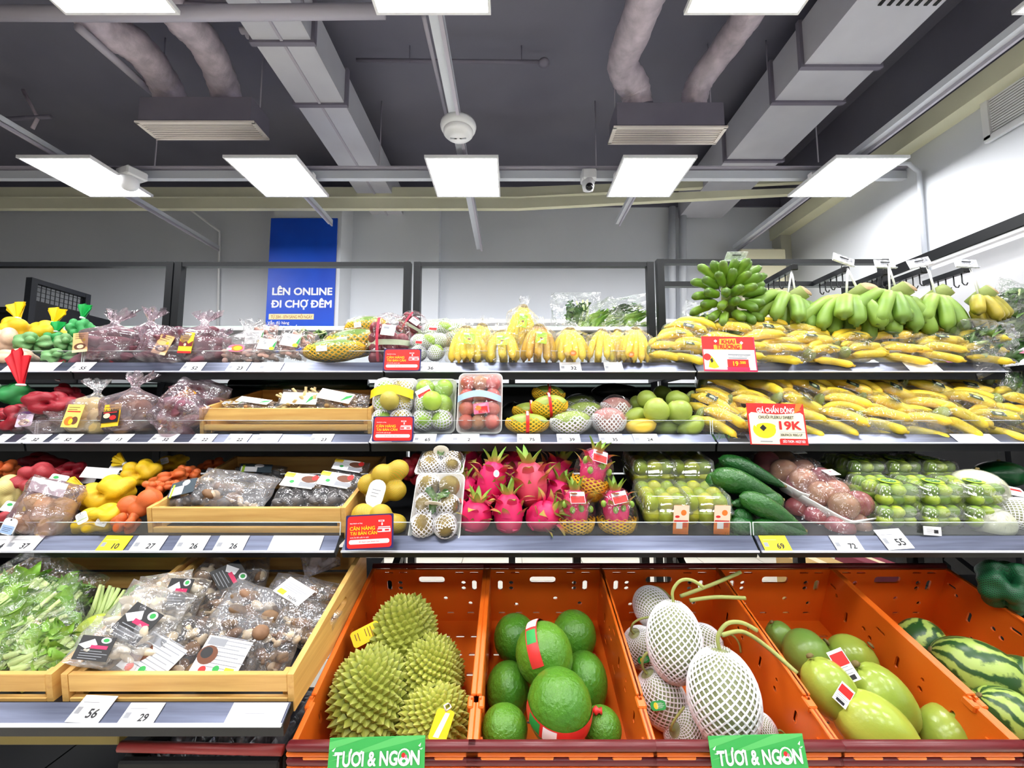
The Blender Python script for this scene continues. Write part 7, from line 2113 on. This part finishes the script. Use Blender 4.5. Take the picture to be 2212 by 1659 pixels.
# upright banana bunches
G = 'upright banana bunches on the top tier'
B1 = banana_bunch(1, 5, 'card', BANR); B2 = banana_bunch(2, 5, 'card', BANYL); B3 = banana_bunch(3, 6, 'round', BANYL); B4 = banana_bunch(4, 5, None, BANYL); B5 = banana_bunch(5, 6, 'card', BANYL)
sit(B5, 1, 1008, 1.70, 82, 'upright banana bunch with a green label nearest the guavas', 84, (-6, 0, 8), 0, G)
sit(B4, 1, 1034, 1.80, 70, 'unlabelled banana bunch standing behind the first labelled one', 92, (-4, 6, 20), 0, G)
sit(B2, 1, 1087, 1.70, 80, 'upright banana bunch with a tilted green label, second in the row', 76, (-8, -4, -4), 0, G)
sit(B5, 1, 1118, 1.82, 62, 'spotted banana bunch standing tallest on top of the row', 100, (-4, 8, 0), .07, G)
sit(B1, 1, 1160, 1.70, 78, 'brownish ripe banana bunch with a green label, third in the row', 88, (-6, 4, 0), 0, G)
sit(B3, 1, 1232, 1.70, 80, 'plump banana bunch with a round orange sticker below', 80, (-6, 0, 0), 0, G)
sit(B4, 1, 1296, 1.70, 66, 'slim banana bunch in crinkled wrap, fifth in the row', 78, (-4, 8, 20), 0, G)
sit(B4, 1, 1330, 1.78, 62, 'slim banana bunch behind the last one', 80, (-4, 10, 30), 0, G)
sit(B3, 1, 1366, 1.70, 66, 'last upright banana bunch before the lying packs', 80, (-4, 6, -20), 0, G)
# lying packs on the top tier
pack_row(1, 1.69, 769, [1428, 1492], 'banana pack lying after the upright bunches on the top tier, the %s one', 96, -6, 4)
pack_row(1, 1.68, 770, [1606 + i * 84 for i in range(7)], 'banana pack in the bottom row of the top tier, %s from the opening sale card', 112, -4, 4, 38)
pack_row(1, 1.73, 752, [1470 + i * 92 for i in range(8)], 'banana pack in the second row of the top tier, %s from the upright bunches', 116, -10, 8, 44)
pack_row(1, 1.82, 734, [1486 + i * 84 for i in range(7)], 'banana pack in the upper row of the top tier, %s from the black post', 116, -14, 14, 46)
pack_row(1, 1.95, 722, [1530 + i * 92 for i in range(6)], 'banana pack in the back row of the top tier, %s from the black post', 110, -10, 8, 40)
# hanging bananas
G = 'green bananas hanging from the hook arms'
SCN = small_cluster(1)
put(SCN, 1583, 650, 1.86, 146, 'round cluster of small dark green bananas hanging first on the rail', 128, (0, 0, 0), G)
H1 = green_hand(1, 6, M_BANG, rows=2, spread=200); H2 = green_hand(2, 9, M_BANG, rows=3, spread=190); H3 = green_hand(3, 7, M_BANG, rows=2, spread=190); H4 = green_hand(4, 5, M_BANY, L=.12, rows=2, spread=150)
def hang(sp, px, py, Y, w, h, l, rot=(0, 0, 0)):
    k = mpp(py, Y); s = w * k / sp.w
    return sp.make(Matrix.Translation(P(px, py, Y)) @ RT(*rot) @ SCL(s, s, h * k / sp.h), l, G)
hang(H1, 1712, 628, 1.88, 185, 140, 'cooking banana hand with tilted fingers beside the small cluster', (0, 14, 20))
hang(H2, 1842, 625, 1.80, 215, 135, 'widest cooking banana hand with fingers fanned downward')
hang(H3, 1930, 620, 1.78, 200, 150, 'cooking banana hand with a large pale cut stalk', (0, 6, 20))
hang(H3, 2020, 625, 1.82, 180, 140, 'cooking banana hand next to the yellowing one', (0, -6, 40))
hang(H4, 2115, 628, 1.82, 160, 135, 'yellowing cooking banana hand hanging last on the rail', (0, -10, 30))
# greens behind and at the shelf end
G = 'clear bags of greens behind the bananas'
gv = [greens(41, LVD, 18, 4, True, .17, .16), greens(42, LV, 18, 4, True, .18, .16)]
for (sp, px, py, w, h, Y, rot, l) in ((gv[0], 1245, 672, 96, 74, 2.35, (0, 0, 0), 'clear bag of bright leaves standing on the far shelf'), (gv[1], 1290, 700, 70, 110, 2.3, (0, 60, 0), 'clear bag of leaves lying low behind the bananas'), (gv[0], 1356, 674, 60, 110, 2.38, (0, 80, 0), 'clear bag of greens stacked on top behind the bananas'), (gv[1], 1364, 702, 70, 120, 2.3, (0, 70, 0), 'clear bag of greens at the bottom of the far stack'), (gv[0], 1510, 690, 70, 60, 2.3, (0, 20, 0), 'clear bag of greens behind the black post')):
    put(sp, px, py, Y, w, l, h, rot, G)
G = 'large bags of dark greens at the shelf end'
dg = greens(51, LVD, 44, 3, True, .24, .24, filmm=FILM)
dg.p('leaf_core', MB().add(ball(.09, .03, .10, 20, 14, wob(2))).mesh('leaf_core', M_LEAFD))
for (px, py, w, h, Y, rot, l) in ((2130, 748, 110, 220, 1.76, (-30, 80, 0), 'large clear bag of dark greens lying over the end shelf'), (2200, 700, 100, 190, 1.95, (-20, 76, 0), 'upper bag of dark greens beside the yellowing bananas'), (2200, 828, 70, 90, 1.66, (-20, 40, 0), 'dark greens bag hanging in the shade at the shelf end'), (2200, 650, 90, 70, 1.9, (0, 20, 0), 'leafy greens at the picture edge below the light box')):
    put(dg, px, py, Y, w, l, h, rot, G)
gn2 = net_bag(61, netmat('dark_green_net', (16, 92, 52), (10, 40, 24), 60, 40, .2), blob(31, 22, .08, .05, .07, .03), w=.24, h=.2, name='green_net_bag')
put(gn2, 2185, 1268, 1.30, 150, 'large dark green net sack beyond the watermelon crate', 120, (0, 20, 0))

# ------------------------------------------------------------------ price tags and cards
def rail_at(k, f):
    y0, z0, y1, z1 = RAILQ[k]
    return y0 + (y1 - y0) * f, z0 + (z1 - z0) * f
I_TAGY = mat('yellow_card', (255, 222, 10), .5)
def tag(k, px, w, label, num=None, base=None, up=0.0, rz=0.0, blank=False):
    """a paper price tag lying on the sloping rail"""
    y0, z0, y1, z1 = RAILQ[k]
    ang = math.degrees(math.atan2(y1 - y0, z1 - z0))
    f = .5 + up
    Y, z = rail_at(k, f)
    hgt = math.hypot(y1 - y0, z1 - z0) * .98 * (1 + up)
    pyc = (TIER[k][1] + TIER[k][2]) / 2
    W = w * mpp(pyc, Y)
    base = base or M_PAPER
    it = [('l', -.1, .45, .7, .12, M_GREY), ('r', -.72, -.15, .16, .26, M_GREY)] if not blank else [('l', .1, 0, .5, .1, M_GREY)]
    t = thing('price_tag', label, 'price tag', Matrix.Translation((P(px, pyc, Y).x, Y - .0022, z + .001)) @ RT(-ang, 0, 0) @ RT(0, rz, 0), 'price tags on the shelf rails')
    part('card', card(W, hgt, base, it, .0008, 'card'), t)
    if num:
        part('lettering', MB().add(text(num, hgt * .46, .02), smooth=False, mx=RT(90, 0, 0)).mesh('lettering', M_INK), t, TR(W * .14, -.0012, -hgt * .16))
    return t
T1 = [(70, 110, None, 'blank'), (178, 45, '55', 0), (418, 45, '52', 0), (515, 44, '23', 0), (585, 50, None, 0), (855, 46, '59', 0), (925, 44, '36', 0), (1232, 46, '32', 0), (1325, 40, None, 0), (1992, 70, None, 'blank')]
T2 = [(8, 26, None, 0), (75, 56, '32', 0), (145, 54, '52', 0), (255, 56, '13', 0), (355, 54, '32', 0), (440, 48, '22', 0), (515, 48, '22', 0), (580, 50, None, 0), (695, 48, '23', 0), (825, 48, '49', 0), (918, 48, '65', 0), (1005, 60, '2', 0), (1142, 50, '75', 0), (1228, 50, '39', 0), (1320, 52, '35', 0), (1395, 54, '24', 0), (2104, 88, None, 'blank')]
T3 = [(5, 40, '4', 0), (52, 66, '37', 0), (322, 64, '27', 0), (415, 64, '26', 0), (500, 64, '26', 0), (640, 110, None, 'blank'), (1828, 58, '72', 0), ]
where = {1: 'on the top tier rail', 2: 'on the second tier rail', 3: 'on the third tier rail'}
below = {(1, 70): 'below the net bags', (1, 585): 'between the nut packs', (1, 1325): 'below the slim bananas', (1, 1992): 'below the lying banana packs', (2, 8): 'at the picture edge', (2, 580): 'below the wooden crate', (2, 2104): 'below the banana pile', (3, 640): 'below the wooden crate'}
extra = {(2, 75): 'below the taro bag', (2, 355): 'below the tipped purple bag', (2, 440): 'at the wooden crate corner', (2, 515): 'below the wooden crate middle', (3, 415): 'below the clear mushroom bag', (3, 500): 'nearer the red weighing card'}
for k, T in ((1, T1), (2, T2), (3, T3)):
    for (px, w, num, b) in T:
        if num: l = 'white price tag reading %s %s %s' % (numword(num), where[k], extra.get((k, px), ''))
        else: l = 'white %sprice tag %s %s' % ('blank ' if b else 'faded ', where[k], below.get((k, px), ''))
        tag(k, px, w, l.strip(), num, blank=bool(b))
tag(3, 248, 58, 'bright yellow price tag reading ten below the yellow nets', '10', I_TAGY, rz=1)
tag(3, 1674, 58, 'bright yellow price tag reading sixty-nine below the avocados', '69', I_TAGY)
tag(3, 1930, 58, 'crooked folded white price tag reading fifty-five below the limes', '55', up=.28, rz=-4)
tag(4, 200, 72, 'white price tag reading fifty-six standing above the lowest rail', '56', up=.22, rz=2)
tag(4, 307, 76, 'white price tag reading twenty-nine on the lowest rail', '29')
tag(4, 555, 120, 'faded white price tag at the end of the lowest rail', None, blank=True)

# red weighing cards
def face_card(px0, py0, px1, py1, Y, tilt, rz):
    a = P(px0, py0, Y); b = P(px1, py1, Y)
    return (a + b) / 2, abs(b.x - a.x), abs(a.z - b.z), RT(tilt, rz, 0)
def weigh(px0, py0, px1, py1, Y, label, rz=0, tilt=-8):
    c, w, h, M = face_card(px0, py0, px1, py1, Y, tilt, rz)
    t = thing('weighing_sign', label, 'sign', Matrix.Translation(c) @ M, 'red weighing signs')
    part('board', card(w, h, I_NAVY, [], .0016, 'board', rnd_=.04), t)
    part('red_panel', card(w * .93, h * .93, I_RED, [('r', -.1, -.62, .0001, .0001, I_RED)], .0004, 'red_panel', rnd_=.1), t, TR(0, -.0012, 0))
    def tx(s, x, z, hh, m, al='LEFT', bold=.015, mw=None):
        v, f = text(s, hh * h / .72, bold, al)
        part('lettering', MB().add((v, f), smooth=False, mx=RT(90, 0, 0)).mesh('lettering', m), t, TR(x * w / 2, -.0022, z * h / 2))
    tx('CÂN HÀNG', -.82, .22, .105, I_YEL); tx('TẠI BÀN CÂN', -.80, -.06, .095, I_YEL)
    tx('Quý khách vui lòng', -.82, .52, .035, M_PAPER, bold=0); tx('trước khi đến quầy thu ngân', -.80, -.30, .035, M_PAPER, bold=0)
    part('white_strip', card(w * .84, h * .13, M_PAPER, [('t', 0, 0, .5, .34, I_RED, 'để thanh toán nhanh hơn', .0)], .0004, 'white_strip', rnd_=.45), t, TR(0, -.0020, -.56 * h / 2))
    mb = MB()
    for (x, z, ww, hh) in ((.5, .60, .24, .10), (.53, .42, .05, .16), (.62, .24, .50, .05), (.62, .06, .54, .22)):
        mb.add(box(ww * w / 2, .0006, hh * h / 2, (x * w / 2, 0, z * h / 2)), 0, False)
    for (x, z, ww, hh) in ((.50, .60, .17, .05), (.45, .06, .18, .12), (.74, .06, .18, .10)):
        mb.add(box(ww * w / 2, .0006, hh * h / 2, (x * w / 2, -.0003, z * h / 2)), 1, False)
    part('scale_picture', mb.mesh('scale_picture', [M_PAPER, I_RED]), t, TR(0, -.0022, 0), label='white picture of a weighing scale')
    return t
weigh(829, 753, 909, 802, 1.605, 'red weighing sign on the top tier by the dark red fruit')
weigh(806, 899, 893, 954, 1.465, 'red weighing sign on the second tier in front of the pears')
weigh(748, 1112, 849, 1185, 1.235, 'red weighing sign on the third tier in front of the oranges', -3)
# opening sale card
c, w, h, M = face_card(1516, 726, 1634, 803, 1.60, -8, 1)
t = thing('sale_sign', 'red and white opening sale card on the top tier bananas', 'sign', Matrix.Translation(c) @ M)
part('board', card(w, h, M_PAPER, [('r', 0, .62, 1, .38, I_RED), ('r', 0, -.97, 1, .05, I_MAG), ('r', -.985, 0, .02, 1, I_RED), ('r', .985, 0, .02, 1, I_MAG), ('p', 0, 0, 1, 1, mat('amber_print', (250, 190, 50), .5), [(-.56, .22), (.50, .28), (.52, .58), (.32, .60), (.30, .90), (-.32, .86), (-.34, .54), (-.56, .50)]),
     ('p', 0, 0, 1, 1, I_YEL, [(-.82, -.78), (-.70, -.1), (-.6, -.3), (-.42, -.78), (-.6, -.86)]), ('e', -.84, -.2, .14, .2, I_RED), ('r', .30, -.56, .40, .24, I_RED), ('r', .30, -.86, .42, .09, I_MAG), ('p', 0, 0, 1, 1, I_BLK, [(-.74, -.35), (-.66, -.25), (-.62, -.45), (-.7, -.55)]),
     ('l', .45, -.15, .5, .2, M_GREY)], .0012, 'board'), t)
def stx(s, x, z, hh, m, bold=.03, shear=.1, off=-.0030, al='CENTER', wd=None):
    part('lettering', MB().add(text(s, hh * h / .72, bold, al, shear) if wd is None else fit(s, wd * w, hh * h, bold, al, shear), smooth=False, mx=RT(90, 0, 0)).mesh('lettering', m), t, TR(x * w / 2, off, z * h / 2))
stx('KHAI', 0.0, .70, .12, I_RED, wd=.26); stx('TRƯƠNG', -.02, .40, .12, I_RED, wd=.44); stx('19', .20, -.56, .13, I_YEL, .02, 0); stx('.500', .46, -.50, .075, I_YEL, .02, 0)
stx('CHUỐI PLEIKU SWEET', .42, -.14, .035, M_GREY, 0, 0)
for (x, z) in ((-.48, .72), (.50, .64)):
    part('sparkle', card(.010, .010, M_PAPER, [], .0004, 'sparkle'), t, TR(x * w / 2, -.0026, z * h / 2) @ RT(0, 45, 0))
# shock price card
c, w, h, M = face_card(1614, 871, 1743, 961, 1.462, -8, 1)
t = thing('sale_sign', 'cream and red 19K price card in front of the second tier bananas', 'sign', Matrix.Translation(c) @ M)
part('board', card(w, h, I_RED, [('p', 0, 0, 1, 1, mat('cream_card', (255, 246, 214), .5), [(-.95, -.97), (.02, -.97), (.02, -.76), (.06, -.70), (.95, -.70), (.95, .46), (.86, .56), (.4, .50), (0, .46), (-.4, .50), (-.86, .56), (-.95, .46)]),
     ('e', -.46, -.28, .40, .42, I_YEL), ('e', -.46, -.02, .34, .24, mat('cream_card', (255, 246, 214), .5)), ('e', -.40, -.12, .34, .16, I_YEL), ('p', 0, 0, 1, 1, I_BLK, [(-.62, -.2), (-.5, -.04), (-.38, -.2), (-.5, -.36)]),
     ('p', 0, 0, 1, 1, I_ORG, [(.62, .5), (.74, 1), (.98, 1), (.84, .72), (.92, .72)]), ('r', .5, -.40, .44, .008, M_GREY), ('l', -.35, -.85, .3, .14, M_GREY)], .0012, 'board'), t)
stx('GIÁ CHẤN ĐỘNG', -.02, .66, .12, M_PAPER, .03, .08, wd=.66); stx('CHUỐI PLEIKU SWEET', -.02, .32, .075, mat('dark_green_text', (60, 60, 40), .5), .008, 0, wd=.62)
stx('19K', .44, -.06, .20, I_RED, .03, 0, wd=.38); stx('30K/PACK 900G UP', .44, -.52, .06, mat('dark_green_text', (60, 60, 40), .5), .008, 0, wd=.38); stx('DẺO THƠM - NGỌT BÙI', .50, -.84, .06, M_PAPER, .012, 0, wd=.38)
# green fresh cards on the crates
for (p0, p1, l) in (((711, 1596), (917, 1672), 'green fresh produce card on the durian crate front'), ((1533, 1592), (1743, 1670), 'green fresh produce card on the melon crate front')):
    c, w, h, M = face_card(*p0, *p1, .925, -12, -1.5)
    t = thing('produce_sign', l, 'sign', Matrix.Translation(c) @ M, 'green fresh produce cards')
    part('board', card(w, h, mat('sign_green', (60, 176, 84), .45), [('p', 0, 0, 1, 1, mat('sign_green_light', (92, 196, 104), .45), [(-1, -.2), (1, .9), (1, 1), (.4, 1)]), ('p', 0, 0, 1, 1, mat('sign_green_light', (92, 196, 104), .45), [(-1, .4), (-.2, 1), (-.6, 1), (-1, .8)]),
         ('p', 0, 0, 1, 1, M_PAPER, [(-.94, .35), (-.86, .52), (-.90, .30)]), ('p', 0, 0, 1, 1, M_PAPER, [(-.92, .12), (-.83, .18), (-.84, .08)]), ('p', 0, 0, 1, 1, M_PAPER, [(.86, .50), (.92, .66), (.90, .44)]), ('p', 0, 0, 1, 1, M_PAPER, [(.88, .34), (.96, .40), (.93, .30)])], .0014, 'board'), t)
    def gx(s, x0, x1):
        part('lettering', MB().add(fit(s, (x1 - x0) * w / 2, .36 * h, .03), smooth=False, mx=RT(90, 0, 0)).mesh('lettering', M_PAPER), t, TR((x0 + x1) / 2 * w / 2, -.0026, -.06 * h / 2))
    gx('TƯƠI & NG', -.87, .44); gx('N', .71, .90)
    part('flower_mark', card(.026, .030, M_PAPER, [('e', 0, .05, .8, .8, mat('sign_green', (60, 176, 84), .45)), ('e', 0, -.3, .7, .4, M_PAPER), ('e', -.1, .25, .32, .3, I_RED), ('e', .3, .1, .2, .2, I_PINK), ('e', 0, -.4, .3, .2, I_GRN)], .0006, 'flower_mark', rnd_=.49), t, TR(.575 * w / 2, -.0022, -.05 * h / 2), label='round flower shaped letter O')

# small things in the gaps
def grass(px, py, Y, wpx, hpx, l):
    r_ = random.Random(px); k = mpp(py, Y); mb = MB()
    for i in range(260):
        x = r_.uniform(-.5, .5) * wpx * k; y = r_.uniform(-.04, .04); a = r_.uniform(-.012, .012); b_ = r_.uniform(-.012, .012); h_ = r_.uniform(.012, .03)
        mb.add((np.array([(x - .0012, y, 0), (x + .0012, y, 0), (x + a, y + b_, h_)]), [(0, 1, 2)]), 0, False)
    o = P(px, py + hpx / 2, Y)
    thing('artificial_grass', l, 'grass mat', TR(*o), None, 'stuff', mb.mesh('artificial_grass', mat('grass_green', (50, 110, 50), .6, col2=(90, 140, 70), nscale=60)))
grass(1590, 1148, 1.335, 70, 26, 'strip of artificial grass beside the orange labelled fruit box')
grass(1552, 942, 1.545, 40, 16, 'tuft of artificial grass at the banana shelf corner')
tag(2, 1592, 44, 'dark empty ticket strip beside the 19K price card', None, M_DARK, blank=True)
for (px, py, Y, w, h, c, l) in ((1750, 1224, 2.5, 90, 40, (196, 160, 96), 'cardboard box on the floor side seen through the shelf gap'), (1868, 1222, 2.5, 60, 40, (130, 40, 60), 'maroon package seen through the shelf gap')):
    k = mpp(py, Y); q = P(px, py, Y); zb_ = q.z - h * k / 2
    t = thing('parcel', l, 'box', TR(q.x, Y, 0))
    part('carton', MB().add(cbox(w * k, .25, zb_ + h * k, (0, 0, (zb_ + h * k) / 2), .004), smooth=False).mesh('carton', mat('parcel_%d' % px, c, .6)), t)
    part('tape', MB().add(box(w * k * .2, .252, .002, (0, 0, zb_ + h * k + .001)), smooth=False).mesh('tape', I_PALE), t)

q = P(2185, 1330, 1.34)
t = thing('stacked_crate', 'black crate beyond the watermelon crate under the green net sack', 'crate', TR(1.86, 1.5, 0))
part('body', MB().add(cbox(.44, .5, q.z - .02, (0, 0, (q.z - .02) / 2), .01), smooth=False).mesh('body', M_DARK), t)
for k in range(3): part('rib', MB().add(cbox(.45, .51, .02, (0, 0, q.z - .06 - k * .14), .004), smooth=False).mesh('rib', M_BLACK), t)
t = thing('end_rack', 'black end rack with boards under the large bags of dark greens', 'rack', TR(2.25, 1.85, 0))
for zz in (P(1106, 800, 1.7).z, P(1106, 870, 1.7).z, deck_z(3, 1.7)): part('board', MB().add(box(.52, .6, .02, (0, 0, zz)), smooth=False).mesh('board', M_BLACK), t)
for x in (-.24, .24): part('post', MB().add(box(.03, .03, 1.62, (x, .28, .81)), smooth=False).mesh('post', M_BLACK), t)
